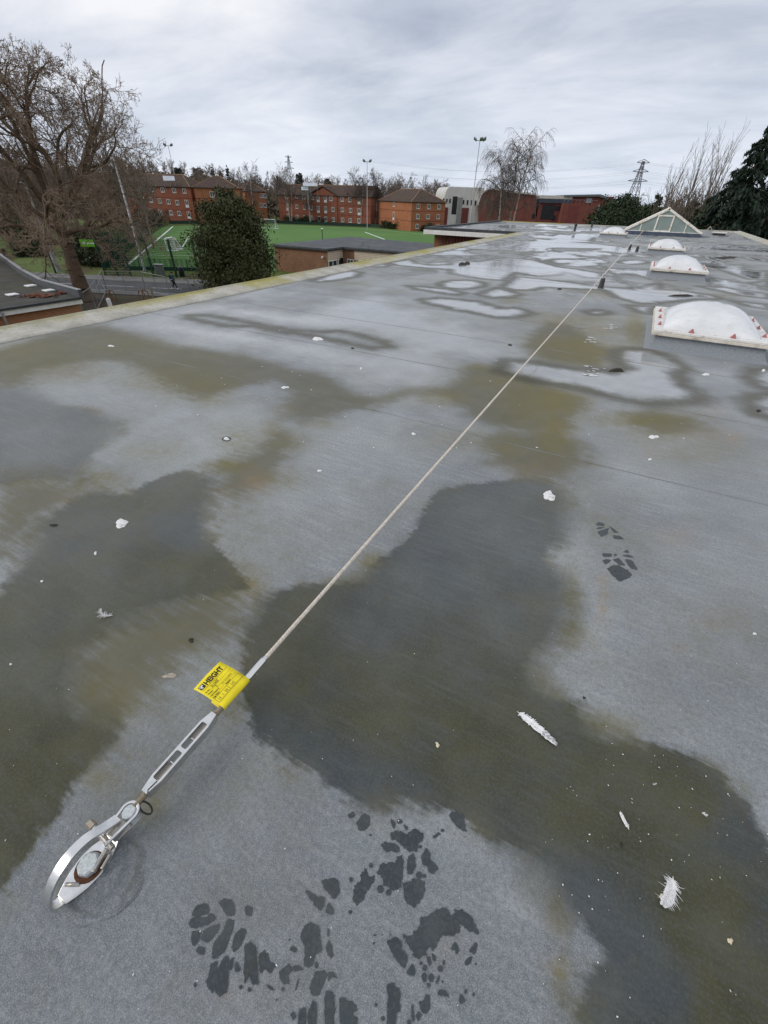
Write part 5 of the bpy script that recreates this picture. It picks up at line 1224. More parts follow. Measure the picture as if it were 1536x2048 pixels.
MB().lathe([(0.30, 0), (0.28, 2.2), (0.17, 2.6), (0.11, hh)], (0, 0, 0), 10).build('column', vary('weathered_concrete', (0.20, 0.21, 0.19), (0.34, 0.35, 0.33), 5, 0.85), t, smooth='auto')
MB().tube([(0, 0, hh), (0.3, -0.4, hh + 0.3), (0.8, -1.0, hh + 0.35)], 0.06, 6).build('arm', galv, t); MB().box((1.0, -1.2, hh + 0.33), (0.5, 0.3, 0.14)).build('lantern_head', lampg, t, bevel=0.03)
for (u, v, h_, w_, m_, nm, lab) in ((113, 549, 4.0, 0.13, fgreen, 'dark_pole', 'thin dark pole on the grass just left of the grey lamp post'), (24, 541, 2.6, 0.22, vary('dark_timber', (0.03, 0.025, 0.02), (0.05, 0.042, 0.034), 5, 0.8), 'dark_post', 'dark post in front of the timber fence at the far left'), (92, 498, 2.0, 0.18, vary('yellow_marker', (0.50, 0.38, 0.14), (0.62, 0.48, 0.2), 5, 0.7), 'yellow_marker', 'yellow marker post in the undergrowth left of the lamp post')):
    tag(MB().tube([(0, 0, 0), (0, 0, h_ * .97), (0, 0, h_)], [w_, w_ * .9, w_ * .6], 8).build(nm, m_), lab, 'post').location = tuple(gr(u, v))
q = at(645, 478, -6.6); q[2] = GZ; t = thing('lamp_bollard', 'short black lamp post with white head behind the pavilion roof', 'lamp', q)
zt_ = zat(459, q[0], q[1]) - GZ
MB().tube([(0, 0, 0), (0, 0, zt_)], 0.09, 8).build('column', fgreen, t); MB().lathe([(0.1, zt_), (0.28, zt_ + 0.1), (0.3, zt_ + 0.2), (0.05, zt_ + 0.3)], (0, 0, 0), 12).build('head', goal_m, t)
# timber fence far left
q = gr(-30, 532); b_ = gr(27, 528); L_ = np.linalg.norm(b_ - q)
t = thing('timber_fence', 'brown vertical board fence at the far left behind the grass', 'fence', q, math.atan2(b_[1] - q[1], b_[0] - q[0]))
tim = vary('fence_timber', (0.15, 0.085, 0.038), (0.23, 0.14, 0.07), 3, 0.9)
pm = MB().box((0, 0, 1.0), (0.16, 0.03, 2.0)).mesh('board', tim)
for k in range(int(L_ / 0.2)): inst('board', pm, t, (0.1 + k * 0.2, 0.02 * (k % 2), 0))
for z in (0.4, 1.6): MB().box((L_ / 2, 0.06, z), (L_, 0.05, 0.1)).build('rail', tim, t)

# ------------------------------------------------------------------ the walker
def skinned(name, verts, edges, radii, mat, parent, sub=2):
    me = bpy.data.meshes.new(name); me.from_pydata(verts, edges, []); me.materials.append(mat)
    o = bpy.data.objects.new(name, me); link(o, parent)
    m = o.modifiers.new('skin', 'SKIN'); m.use_smooth_shade = True
    if not me.skin_vertices: return o
    for i, r_ in enumerate(radii): me.skin_vertices[0].data[i].radius = (r_, r_) if not isinstance(r_, tuple) else r_
    me.skin_vertices[0].data[0].use_root = True
    s = o.modifiers.new('sub', 'SUBSURF'); s.levels = sub; s.render_levels = sub
    return o
skin_c = vary('skin', (0.42, 0.27, 0.20), (0.48, 0.31, 0.23), 10, 0.6); teal = vary('teal_jacket', (0.010, 0.085, 0.13), (0.016, 0.12, 0.17), 14, 0.8)
navy = vary('navy_trousers', (0.010, 0.013, 0.028), (0.02, 0.024, 0.042), 14, 0.85); shoe = vary('pale_shoe', (0.62, 0.62, 0.60), (0.75, 0.75, 0.73), 14, 0.7); hairm = vary('dark_hair', (0.012, 0.009, 0.007), (0.03, 0.022, 0.016), 30, 0.7)
q = gr(350, 578); pe = thing('person', 'person in teal jacket and dark trousers walking along the road', 'person', q, math.atan2(rdir[1], rdir[0]))
# faces +x (along the road); z up; body one surface
BV = [(0, 0, 0.95), (0.01, 0, 1.15), (0.02, 0, 1.38), (0.04, 0, 1.50), (0.06, 0, 1.56), (0.075, 0, 1.66), (0.07, 0, 1.74),
      (0.02, 0.17, 1.40), (-0.06, 0.21, 1.15), (0.06, 0.22, 0.93), (0.02, -0.17, 1.40), (0.08, -0.21, 1.14), (0.22, -0.20, 0.95),
      (0.0, 0.09, 0.88), (0.13, 0.09, 0.50), (0.26, 0.09, 0.09), (0.0, -0.09, 0.88), (0.03, -0.09, 0.48), (-0.24, -0.09, 0.14)]
BE = [(0, 1), (1, 2), (2, 3), (3, 4), (4, 5), (5, 6), (2, 7), (7, 8), (8, 9), (2, 10), (10, 11), (11, 12), (0, 13), (13, 14), (14, 15), (0, 16), (16, 17), (17, 18)]
BR = [.13, .12, .14, .055, .055, .095, .07, .055, .042, .03, .055, .042, .03, .085, .058, .04, .085, .058, .04]
skinned('body', BV, BE, BR, skin_c, pe)
skinned('jacket', [BV[i] for i in (0, 1, 2, 3, 7, 8, 9, 10, 11, 12)], [(0, 1), (1, 2), (2, 3), (2, 4), (4, 5), (5, 6), (2, 7), (7, 8), (8, 9)], [.165, .155, .175, .085, .075, .062, .05, .075, .062, .05], teal, pe)
skinned('trousers', [BV[i] for i in (0, 13, 14, 15, 16, 17, 18)], [(0, 1), (1, 2), (2, 3), (0, 4), (4, 5), (5, 6)], [.15, .11, .08, .062, .11, .08, .062], navy, pe)
for (x, y, z, a) in ((0.31, 0.09, 0.05, -0.25), (-0.22, -0.09, 0.07, 0.5)):
    MB().lathe([(0.02, -0.14), (0.05, -0.10), (0.052, 0.04), (0.042, 0.11), (0.01, 0.15)], (x, y, z), 10, (math.cos(a), 0, -math.sin(a))).build('shoe', shoe, pe, smooth=True)
for y in (0.225, -0.20):
    x, z = (0.08, 0.88) if y > 0 else (0.25, 0.90)
    skinned('hand', [(x - 0.02, y, z + 0.05), (x, y, z), (x + 0.015, y, z - 0.05), (x + 0.03, y + .012, z - 0.07), (x + 0.03, y - .012, z - .065), (x + 0.03, y, z + 0.0)], [(0, 1), (1, 2), (2, 3), (2, 4), (1, 5)], [.026, .032, .02, .012, .012, .012], skin_c, pe, 1)
MB().lathe([(0.03, 1.625), (0.105, 1.65), (0.118, 1.70), (0.10, 1.77), (0.04, 1.81)], (0.055, 0, 0), 12).build('hair', hairm, pe, smooth=True)
MB().box((0.165, 0, 1.665), (0.03, 0.025, 0.05)).build('nose', skin_c, pe, bevel=0.008)
MB().box((-0.24, 0, 1.24), (0.17, 0.28, 0.42)).build('backpack', vary('pack_black', (0.012, 0.012, 0.014), (0.03, 0.03, 0.034), 10, 0.8), pe, bevel=0.05)

# ================================================================== BUILDINGS
def brick_mat(name, c1, c2, mortar, bw=0.225, bh=0.075, sc=1.0):
    if name in MATS: return MATS[name]
    m, n = newmat(name)
    tc = n.new('ShaderNodeTexCoord').outputs['Object']; sp = n.new('ShaderNodeSeparateXYZ'); n.l.new(tc, sp.inputs[0])
    cb = n.new('ShaderNodeCombineXYZ'); n.l.new(n.math('ADD', sp.outputs[0], sp.outputs[1]), cb.inputs[0]); n.l.new(sp.outputs[2], cb.inputs[1])
    bt = n.new('ShaderNodeTexBrick'); n.l.new(cb.outputs[0], bt.inputs['Vector'])
    bt.inputs['Color1'].default_value = (*c1, 1); bt.inputs['Color2'].default_value = (*c2, 1); bt.inputs['Mortar'].default_value = (*mortar, 1)
    bt.inputs['Scale'].default_value = 1.0; bt.inputs['Mortar Size'].default_value = 0.010 * sc; bt.inputs['Brick Width'].default_value = bw; bt.inputs['Row Height'].default_value = bh
    c = n.mix(n.mapr(n.noise(tc, 0.5, 5), 0.35, 0.7, 0, 0.45), bt.outputs['Color'], tuple(a * 0.62 for a in c1))
    n.out(c, 0.88, 0, None, 0.2); MATS[name] = m
    return m
br_or = brick_mat('orange_brick', (0.35, 0.118, 0.050), (0.45, 0.155, 0.068), (0.30, 0.18, 0.12))
br_red = brick_mat('red_brick', (0.245, 0.079, 0.045), (0.32, 0.106, 0.060), (0.23, 0.13, 0.095))
br_brown = brick_mat('brown_brick', (0.20, 0.098, 0.058), (0.32, 0.175, 0.105), (0.22, 0.14, 0.095))
br_low = brick_mat('low_brick', (0.40, 0.175, 0.085), (0.52, 0.25, 0.125), (0.20, 0.14, 0.10), sc=1.5)
br_dark = brick_mat('dark_brick', (0.155, 0.042, 0.038), (0.20, 0.058, 0.05), (0.15, 0.07, 0.06))
tile_m, n = newmat('roof_tiles')
p = n.obj(); c = n.mix(n.mapr(n.noise(p, 1.2, 6), 0.3, 0.7), (0.055, 0.038, 0.032), (0.105, 0.072, 0.058))
c = n.mix(n.mapr(n.noise(p, 0.35, 4), 0.5, 0.7, 0, 0.6), c, (0.085, 0.075, 0.045)); n.out(c, 0.9, 0, None, 0.2)
ridge_m = vary('ridge_tile', (0.26, 0.15, 0.085), (0.36, 0.22, 0.13), 2, 0.85)
eave_m = vary('dark_eave', (0.02, 0.018, 0.016), (0.04, 0.035, 0.03), 3, 0.7)
upvc = vary('white_upvc', (0.66, 0.66, 0.64), (0.78, 0.78, 0.76), 3, 0.5)
glass_m = vary('window_glass', (0.02, 0.024, 0.028), (0.07, 0.078, 0.085), 0.4, 0.08, spec=0.6)
_wc = {}
def window(parent, x, z, w, h, y=0.0, tall=False, name='window'):
    key = (round(w, 2), round(h, 2), tall)
    if key not in _wc:
        b = MB(); f = 0.11
        b.box((0, 0, -h / 2 + f / 2), (w, 0.08, f)); b.box((0, 0, h / 2 - f / 2), (w, 0.08, f))
        for sx in (-1, 1): b.box((sx * (w / 2 - f / 2), 0, 0), (f, 0.08, h - 2 * f))
        b.box((0, 0, 0), (0.12, 0.076, h - 2 * f))
        if tall: b.box((0, 0.005, -h / 2 + f + 0.32), (w - 2 * f, 0.06, 0.55))
        b.box((0, -0.05, -h / 2 - 0.05), (w + 0.16, 0.14, 0.07))
        _wc[key] = (b.mesh('window', upvc), MB().box((0, 0.02, 0), (w - 0.02, 0.05, h - 0.02)).mesh('pane', glass_m))
    o = inst(name, _wc[key][0], parent, (x, y - 0.03, z)); inst('pane', _wc[key][1], o)
    return o
def block(name, label, p0, p1, depth, eave, wall, roof='hip', rh=3.2, over=0.45, bands=(), ridge_off=0.0):
    """rectangular house: facade from p0 to p1 on the ground, local x along it, local y back"""
    p0 = np.array(p0, float); p1 = np.array(p1, float); L_ = np.linalg.norm((p1 - p0)[:2])
    ang = math.atan2(p1[1] - p0[1], p1[0] - p0[0])
    t = thing(name, label, 'building', (p0[0], p0[1], GZ), ang); t['L'] = L_
    H_ = eave - GZ
    MB().box((L_ / 2, depth / 2, H_ / 2), (L_, depth, H_)).build('wall', wall, t)
    o = over; hd = depth / 2
    if roof == 'hip':
        k = min(hd, L_ / 2 - 0.5)
        V = [(-o, -o, H_), (L_ + o, -o, H_), (L_ + o, depth + o, H_), (-o, depth + o, H_), (k, hd, H_ + rh), (L_ - k, hd, H_ + rh)]
        Fq = [(0, 1, 5, 4), (1, 2, 5), (2, 3, 4, 5), (3, 0, 4), (3, 2, 1, 0)]
        hips = [(0, 4), (1, 5), (4, 5), (2, 5), (3, 4)]
    else:
        V = [(-o, -o, H_), (L_ + o, -o, H_), (L_ + o, depth + o, H_), (-o, depth + o, H_), (-o, hd, H_ + rh), (L_ + o, hd, H_ + rh)]
        Fq = [(0, 1, 5, 4), (1, 2, 5), (2, 3, 4, 5), (3, 0, 4), (3, 2, 1, 0)]
        hips = [(4, 5)]
    V = [(a, b_, c_ + 0.12) for a, b_, c_ in V]
    rf = MB().raw(V, Fq).build('roof', tile_m, t)
    for a, b_ in hips:
        MB().tube([Vector(V[a]), Vector(V[b_])], 0.12, 5).build('ridge_tiles', ridge_m, rf)
    MB().box((L_ / 2, depth / 2, H_ + 0.03), (L_ + 2 * o - 0.02, depth + 2 * o - 0.02, 0.16)).build('eaves', eave_m, t)
    for zb_ in bands: MB().box((L_ / 2, depth / 2, zb_), (L_ + 0.06, depth + 0.06, 0.14)).build('brick_band', br_dark, t)
    return t, p0, p1
def place_windows(t, p0, p1, L, w=1.25, h=1.35):
    for it in L:
        u, v = it[0], it[1]; tall = len(it) > 2
        s, z = wall_hit(u, v, p0, p1)
        window(t, s, z - GZ, w * (0.95 if tall else 1), h * (1.55 if tall else 1), 0.0, tall)
Z4 = lambda L: [(540 + it[0] / 4.518, 300 + it[1] / 4.518) + tuple(it[2:]) for it in L]
Z3 = lambda L: [(300 + it[0] / 4.8, 300 + it[1] / 4.8) + tuple(it[2:]) for it in L]
# middle flats
a, b_ = gr(561, 444), gr(741, 453)
ev = (zat(388, a[0], a[1]) + zat(396, b_[0], b_[1])) / 2
t, p0, p1 = block('apartment_block', 'long red brick block of flats with gabled centre behind the pitch', a, b_, 12, ev, br_red, 'gable', 3.4)
place_windows(t, p0, p1, Z4([(152,417),(243,420),(305,425),(386,428),(554,440),(653,445),(722,450),(806,457,1),(438,440,1),(503,443,1),(160,515,1),(243,512),(311,518),(375,522),(440,537,1),(506,540,1),(573,536),(655,540),(729,545),(806,558,1),(168,608,1),(247,605),(315,610),(380,613),(447,627,1),(508,630,1),(576,628),(657,632),(726,636),(803,648,1)]))
s0, _ = wall_hit(540 + 350 / 4.518, 395, p0, p1); s1, _ = wall_hit(540 + 605 / 4.518, 395, p0, p1); sm_, zpk = wall_hit(540 + 480 / 4.518, 300 + 340 / 4.518, p0, p1)
H_ = ev - GZ
MB().extr([(s0, 0), (s1, 0), (s1, H_), (sm_, zpk - GZ), (s0, H_)], (0, 0, 0), (1, 0, 0), (0, 0, 1), (0, 1, 0), -0.25, 0.2).build('gable_wall', br_red, t)
for o in t.children:
    if o.name.startswith('window') and s0 < o.location.x < s1: o.location.y -= 0.25
gv = [(s0 - 0.4, H_ + 0.1), (sm_, zpk - GZ + 0.35), (s1 + 0.4, H_ + 0.1), (s1 + 0.4, H_ + 0.3), (sm_, zpk - GZ + 0.6), (s0 - 0.4, H_ + 0.3)]
MB().extr(gv, (0, 0, 0), (1, 0, 0), (0, 0, 1), (0, 1, 0), -0.6, 6.0).build('gable_roof', tile_m, t)
for zb_ in (H_ * 0.36, H_ * 0.69): MB().box((float(t['L']) / 2, 6, zb_), (float(t['L']) + 0.06, 12.06, 0.16)).build('brick_band', br_dark, t)
# right flats
a, b_ = gr(757, 453), gr(821, 463)
ev = (zat(402, a[0], a[1]) + zat(404, b_[0], b_[1])) / 2
t, p0, p1 = block('apartment_block', 'square orange brick block of flats with hipped roof right of the mast', a, b_, 13, ev, br_or, 'hip', 3.6, bands=((ev - GZ) * 0.36, (ev - GZ) * 0.70))
place_windows(t, p0, p1, Z4([(1121,488),(1117,596,1),(1115,684)]), 1.5, 1.5)
for k, yy in enumerate((2.5, 6.5, 10.5)):
    for z in (1.5, 4.3, 7.1):
        o = window(t, float(t['L']) + 0.03, z, 1.2, 1.3); o.location = (float(t['L']) + 0.03, yy, z); o.rotation_euler = (0, 0, math.pi / 2)
# left flats: rear block and front block
a, b_ = gr(262, 441), gr(394, 446.5)
ev = (zat(372, a[0], a[1]) + zat(374, b_[0], b_[1])) / 2
t, p0, p1 = block('apartment_block', 'red brick flats behind the bare oak twigs at the left', a, b_, 12, ev, br_red, 'hip', 3.6, bands=((ev - GZ) * 0.36, (ev - GZ) * 0.70))
place_windows(t, p0, p1, Z3([(330,392),(232,388),(120,382),(20,378),(-60,372),(355,515,1),(262,505),(178,497),(95,488),(10,480),(-70,474),(375,627,1),(282,608),(203,602),(100,592),(10,584)]), 1.4, 1.4)
sp_m = vary('solar_glass', (0.42, 0.45, 0.5), (0.55, 0.58, 0.62), 1, 0.15, spec=0.8)
a, b_ = gr(401, 448), gr(487, 449.5)
ev = (zat(377, a[0], a[1]) + zat(376, b_[0], b_[1])) / 2
t, p0, p1 = block('apartment_block', 'orange brick flats with hipped roof just left of the evergreen bush', a, b_, 13, ev, br_or, 'hip', 3.4, bands=((ev - GZ) * 0.42, (ev - GZ) * 0.72))
place_windows(t, p0, p1, Z3([(597,425),(617,555,1),(740,430),(760,560)]), 1.5, 1.6)
a, b_ = gr(498, 443), gr(537, 443)
ev = zat(384, b_[0], b_[1])
t, p0, p1 = block('apartment_block', 'orange brick gable of flats showing just right of the evergreen bush', a, b_, 12, ev, br_or, 'hip', 3.0)
place_windows(t, p0, p1, Z3([(1070,438),(1102,440),(1068,530),(1105,532)]), 1.2, 1.4)
# solar panels on stands behind the roofs
for (u0, v0, u1, v1, lab) in ((606, 365, 635, 372, 'larger tilted white-grey solar panel above the middle flats roof'), (603, 373, 617, 380, 'smaller tilted white-grey solar panel above the middle flats roof'), (327, 351, 350, 361, 'tilted white-grey solar panel on the left flats roof')):
    d_ = 175.0 if u0 > 500 else 205
    e0 = ray(u0, v1); e1 = ray(u1, v1); e2 = ray(u0, v0)
    k = d_ / np.hypot(e0[0], e0[1]); k1 = d_ / np.hypot(e1[0], e1[1])
    A0 = np.array([0, 0, CAMH]) + e0 * k; A1 = np.array([0, 0, CAMH]) + e1 * k1
    hgt_ = (e2[2] / np.hypot(e2[0], e2[1]) - e0[2] / np.hypot(e0[0], e0[1])) * d_
    t = thing('solar_panel', lab, 'solar panel', A0, math.atan2(A1[1] - A0[1], A1[0] - A0[0]), 'solar panels on the flats')
    w_ = np.linalg.norm(A1 - A0)
    V = [(0, 0, 0), (w_, 0, A1[2] - A0[2]), (w_, hgt_ * 1.3, hgt_), (0, hgt_ * 1.3, hgt_)]; V += [(x, y + 0.05, z - 0.1) for x, y, z in V]
    MB().raw(V, [(0, 1, 2, 3), (7, 6, 5, 4), (0, 4, 5, 1), (1, 5, 6, 2), (2, 6, 7, 3), (3, 7, 4, 0)]).build('panel', sp_m, t)
    for x in (0.1, w_ / 2, w_ - 0.1): MB().box((x, hgt_ * 0.6, -1.2), (0.1, 0.1, 3.0)).build('strut', galv, t)

# ------------------------------------------------------------------ curved grey and red building
F0, F1 = gr(957, 457), gr(1222, 466)
L_ = np.linalg.norm((F1 - F0)[:2]); ang = math.atan2(F1[1] - F0[1], F1[0] - F0[0])
cbd = thing('curved_building', 'red brick hall with curved grey metal roof beyond the roof end', 'building', (F0[0], F0[1], GZ), ang)
def fp(u, v): s, z = wall_hit(u, v, F0, F1); return (s, z - GZ)
out = [fp(957, 458), fp(957, 412), fp(959, 402), fp(963, 391), fp(969, 384), fp(977, 380), fp(990, 379.5), fp(1020, 385), fp(1072, 391), fp(1072, 460)]
out[0] = (out[0][0], 0); out[-1] = (out[-1][0], 0)
grey_m = vary('grey_zinc', (0.52, 0.51, 0.48), (0.66, 0.64, 0.60), 0.6, 0.5, 0.1, stretch=(1, 1, 0.3))
br_hall = brick_mat('hall_brick', (0.175, 0.052, 0.040), (0.235, 0.072, 0.055), (0.17, 0.085, 0.07))
MB().extr(out, (0, 0, 0), (1, 0, 0), (0, 0, 1), (0, 1, 0), 0, 20).build('end_wall', br_hall, cbd)
skin_ = [(a - 0.35, b_ + 0.0) for a, b_ in out[1:4]] + [(a - 0.15, b_ + 0.35) for a, b_ in out[4:6]] + [(a, b_ + 0.5) for a, b_ in out[6:9]]
shell = skin_ + [(a, b_ + 0.05) for a, b_ in out[1:9]][::-1]
V = []; Fq = []; ns = len(skin_)
inn = out[1:9]
for yy in (-0.6, 20.5):
    for (a_, b2) in skin_: V.append((a_, yy, b2))
    for (a_, b2) in inn: V.append((a_, yy, b2 + 0.02))
for i in range(ns - 1):
    Fq += [(i, i + 1, 2 * ns + i + 1, 2 * ns + i), (ns + i, ns + i + 1, 3 * ns + i + 1, 3 * ns + i), (i, i + 1, ns + i + 1, ns + i), (2 * ns + i, 2 * ns + i + 1, 3 * ns + i + 1, 3 * ns + i)]
MB().raw(V, Fq).build('curved_roof', grey_m, cbd)
# middle and right brick parts
z0 = fp(1100, 399)[1]; a0 = fp(1072, 440)[0]; a1 = fp(1133, 440)[0]; a2 = fp(1216, 440)[0]
MB().box(((a0 + a1) / 2, 9, z0 / 2), (a1 - a0 - 0.02, 18, z0)).build('wall', br_dark, cbd)
zb1, zb0 = fp(1100, 398)[1], fp(1100, 406)[1]
MB().box(((a0 + a1) / 2, 8.4, (zb0 + zb1) / 2), (a1 - a0 + 0.3, 18, zb1 - zb0)).build('fascia_band', vary('navy_band', (0.035, 0.045, 0.065), (0.05, 0.062, 0.085), 1, 0.5), cbd)
MB().box(((a0 + a1) / 2, 9, zb1 + 0.6), (a1 - a0 + 0.6, 18.5, 1.0)).build('flat_roof', vary('cream_roof', (0.45, 0.42, 0.37), (0.55, 0.52, 0.47), 1, 0.6), cbd)
zr = fp(1170, 392)[1]
MB().box(((a1 + a2) / 2, 9.3, zr / 2), (a2 - a1 - 0.02, 18, zr)).build('wall', br_hall, cbd)
rp_ = [fp(1128, 390), fp(1128, 393.5), fp(1195, 393), fp(1208, 396), fp(1215, 401), fp(1218, 400), fp(1212, 392.5), fp(1200, 388.5)]
MB().extr(rp_, (0, 0, 0), (1, 0, 0), (0, 0, 1), (0, 1, 0), -0.8, 18.5).build('right_roof', vary('slate_metal', (0.10, 0.12, 0.13), (0.15, 0.17, 0.18), 1, 0.5, 0.2), cbd)
b0, b1 = fp(1116, 440)[0], fp(1186, 440)[0]; zl = fp(1150, 407)[1]
MB().box(((b0 + b1) / 2, -2.0, zl / 2), (b1 - b0, 4.0, zl)).build('entrance_block', br_hall, cbd)
MB().box((fp(1142, 420)[0], -4.03, zl * 0.5), (fp(1152, 440)[0] - fp(1131, 440)[0], 0.06, zl * 0.86)).build('brick_panel', br_dark, cbd)
for k in range(8): MB().tube([(b0 + (b1 - b0) * k / 9, -3.7, zl), (b0 + (b1 - b0) * k / 9, -3.7, zl + 1.1)], 0.05, 5).build('railing_post', galv, cbd)
MB().tube([(b0, -3.7, zl + 1.1), (b1 - 1, -3.7, zl + 1.1)], 0.05, 5).build('rail', galv, cbd)
MB().tube([(b1, -3.9, 0), (b1 - 0.2, -3.9, zl)], 0.18, 6).build('downpipe', upvc, cbd)
darkg = vary('dark_opening', (0.010, 0.010, 0.012), (0.022, 0.022, 0.025), 1, 0.3)
for (u, v, du, dv) in ((1095, 424, 18, 30), (1116, 417, 11, 9), (1074, 412, 4, 6), (1107, 436, 4, 10), (1067, 432, 4, 10), (1178, 401, 9, 11)):
    c0 = fp(u - du / 2, v - dv / 2); c1_ = fp(u + du / 2, v + dv / 2)
    yy = -0.03 if u < 1150 else -0.03 + 0.27
    o = MB().box(((c0[0] + c1_[0]) / 2, yy, (c0[1] + c1_[1]) / 2), (abs(c1_[0] - c0[0]), 0.1, abs(c1_[1] - c0[1]))).build('window', darkg if u != 1178 else vary('pale_glass', (0.25, 0.28, 0.30), (0.35, 0.38, 0.4), 1, 0.2), cbd)
    MB().tube([(c0[0], yy - 0.06, c0[1]), (c1_[0], yy - 0.06, c0[1]), (c1_[0], yy - 0.06, c1_[1]), (c0[0], yy - 0.06, c1_[1])], 0.06, 4, close=True).build('frame', eave_m, o)
# grey barrel wing running back to the left
G0, G1 = gr(884, 455), gr(956, 456.5)
Lg = np.linalg.norm((G1 - G0)[:2]); angg = math.atan2(G1[1] - G0[1], G1[0] - G0[0])
gb = thing('barrel_building', 'pale grey barrel roofed wing with slit windows left of the red hall', 'building', (G0[0], G0[1], GZ), angg)
def gp(u, v): s, z = wall_hit(u, v, G0, G1); return (s, z - GZ)
zw, ztop = gp(884, 398)[1], gp(905, 373.5)[1]
rr_ = ztop - zw; sx_ = gp(898, 400)[0]
pr2 = [(0, 0), (0, zw)] + [(sx_ * (1 - math.cos(t_)), zw + rr_ * math.sin(t_)) for t_ in np.linspace(0.15, math.pi / 2, 9)] + [(Lg + 0.5, ztop), (Lg + 0.5, 0)]
MB().extr(pr2, (0, 0, 0), (1, 0, 0), (0, 0, 1), (0, 1, 0), 0.0, 18).build('barrel_shell', grey_m, gb, smooth='auto')
for k_ in range(1, 9):      # standing seams of the metal skin
    MB().box((Lg * k_ / 9, -0.03, ztop * 0.5), (0.06, 0.06, ztop * 0.985)).build('skin_seam', grey_m, gb)
for (u, v, du, dv) in ((887, 401, 2, 9), (893.5, 402, 2, 9), (900, 402, 2, 9), (927, 404.5, 2, 9), (935, 405, 2, 10), (943, 405.5, 2, 10), (951, 406, 2, 10), (909, 411, 6, 36)):
    s, z = gp(u, v); c0 = gp(u - du / 2, v - dv / 2); c1_ = gp(u + du / 2, v + dv / 2)
    MB().box((s, -0.03, z), (abs(c1_[0] - c0[0]), 0.14, abs(c1_[1] - c0[1]))).build('slit_window', darkg, gb)
for (u0, u1, m_) in ((882, 894, br_dark), (922, 935, br_dark), (912, 921, vary('concrete_panel', (0.22, 0.22, 0.21), (0.28, 0.28, 0.27), 1, 0.8))):
    c0, c1_ = gp(u0, 440)[0], gp(u1, 440)[0]; h_ = gp(900, 415)[1] if m_ is br_dark else gp(900, 394)[1]
    MB().box(((c0 + c1_) / 2, -0.12, h_ / 2), (c1_ - c0, 0.4, h_)).build('brick_panel' if m_ is br_dark else 'concrete_panel', m_, gb)

# ------------------------------------------------------------------ flat-roofed brick pavilion
pav = thing('brick_pavilion', 'low brown brick pavilion with dark flat roof and pale timber panels', 'building', (-48.4, 56.4, GZ), 0)
HP = 3.15
foot = [(0, 0), (9.3, 0), (9.3, 4.0), (11.2, 4.0), (11.2, 3.6), (30, 3.6), (30, 17.5), (0.0, 21)]
MB().prism([(0, 0), (9.3, 0), (9.3, 4.0), (30, 4.0), (30, 17), (0.1, 20.5)], 0, HP).build('wall', br_brown, pav)
roofp = [(-0.15, -0.2), (9.5, -0.2), (9.5, 3.75), (30.2, 3.75), (30.2, 17.4), (-0.15, 20.9)]
flat_m = vary('pavilion_felt', (0.045, 0.05, 0.055), (0.085, 0.09, 0.095), 0.9, 0.7, third=(0.11, 0.115, 0.115), tscale=0.4)
MB().prism(roofp, HP, HP + 0.22).build('flat_roof', flat_m, pav, bevel=0.03)
MB().prism([(a_ * 1.0 + (0.05 if a_ > 5 else -0.05), b2 - 0.05) for a_, b2 in roofp], HP - 0.12, HP - 0.002).build('fascia', eave_m, pav)
boardm = vary('pale_boards', (0.52, 0.42, 0.32), (0.68, 0.58, 0.47), 5, 0.8, stretch=(1, 1, 8))
for k in range(6):
    z = HP - 0.25 - k * 0.2
    MB().box((9.33, 2.0, z), (0.06, 3.9, 0.17)).build('board', boardm, pav)
    MB().box((20.6, 3.97, z), (18.6, 0.06, 0.17)).build('board', boardm, pav)
for (x, y, w_, rz) in ((9.36, 1.2, 2.2, math.pi / 2), (9.36, 3.2, 1.2, math.pi / 2), (10.6, 3.96, 1.1, 0), (13.5, 3.96, 3.0, 0), (18, 3.96, 4.0, 0)):
    o = window(pav, x, 1.25, w_, 1.3); o.location = (x, y, 1.25); o.rotation_euler = (0, 0, rz)
MB().box((9.36, 3.4, 1.0), (0.08, 0.9, 2.0)).build('door', darkg, pav)
MB().tube([(8.6, -0.1, 2.35), (8.6, -0.35, 2.3)], 0.12, 8).build('wall_lamp', goal_m, pav)
for (x, y) in ((9.9, 8.5), (13.0, 4.9)):
    MB().tube([(x, y, HP + 0.2), (x, y, HP + 0.75)], 0.1, 8).build('roof_vent', galv, pav)

# ------------------------------------------------------------------ low brick building lower left
low = thing('low_building', 'low orange brick building with dark flat roof at the left edge', 'building', (-33.0, 18.2, GZ), -0.045)
HL = 3.2
lp = [(0, 0), (-6, 0.6), (-12.2, 2.2), (-28, 7), (-28, -22), (0, -22)]
MB().prism([(a_ + (-0.25 if a_ > -1 else 0), b2 - 0.2) for a_, b2 in lp], 0, HL - 0.02).build('wall', br_low, low)
MB().prism(lp, HL, HL + 0.1).build('flat_roof', vary('mossy_felt', (0.035, 0.036, 0.032), (0.075, 0.072, 0.06), 0.8, 0.85, third=(0.06, 0.055, 0.03), tscale=0.3), low)
ups = vary('lead_upstand', (0.055, 0.062, 0.07), (0.095, 0.10, 0.11), 2, 0.6)
for i in range(3):
    a_, b2 = np.array(lp[i]), np.array(lp[i + 1]); d_ = b2 - a_; l_ = np.linalg.norm(d_); an_ = math.atan2(d_[1], d_[0])
    c_ = (a_ + b2) / 2
    MB().box((c_[0], c_[1], HL + 0.31), (l_ + 0.1, 0.22, 0.45), an_).build('parapet', ups, low)
    MB().box((c_[0], c_[1], HL + 0.55), (l_ + 0.2, 0.26, 0.03), an_).build('coping', vary('pale_coping', (0.26, 0.27, 0.28), (0.36, 0.37, 0.38), 3, 0.6), low)
MB().box((0.12, -11.0, HL + 0.07), (0.2, 21.8, 0.13)).build('roof_edge', dark_m, low)
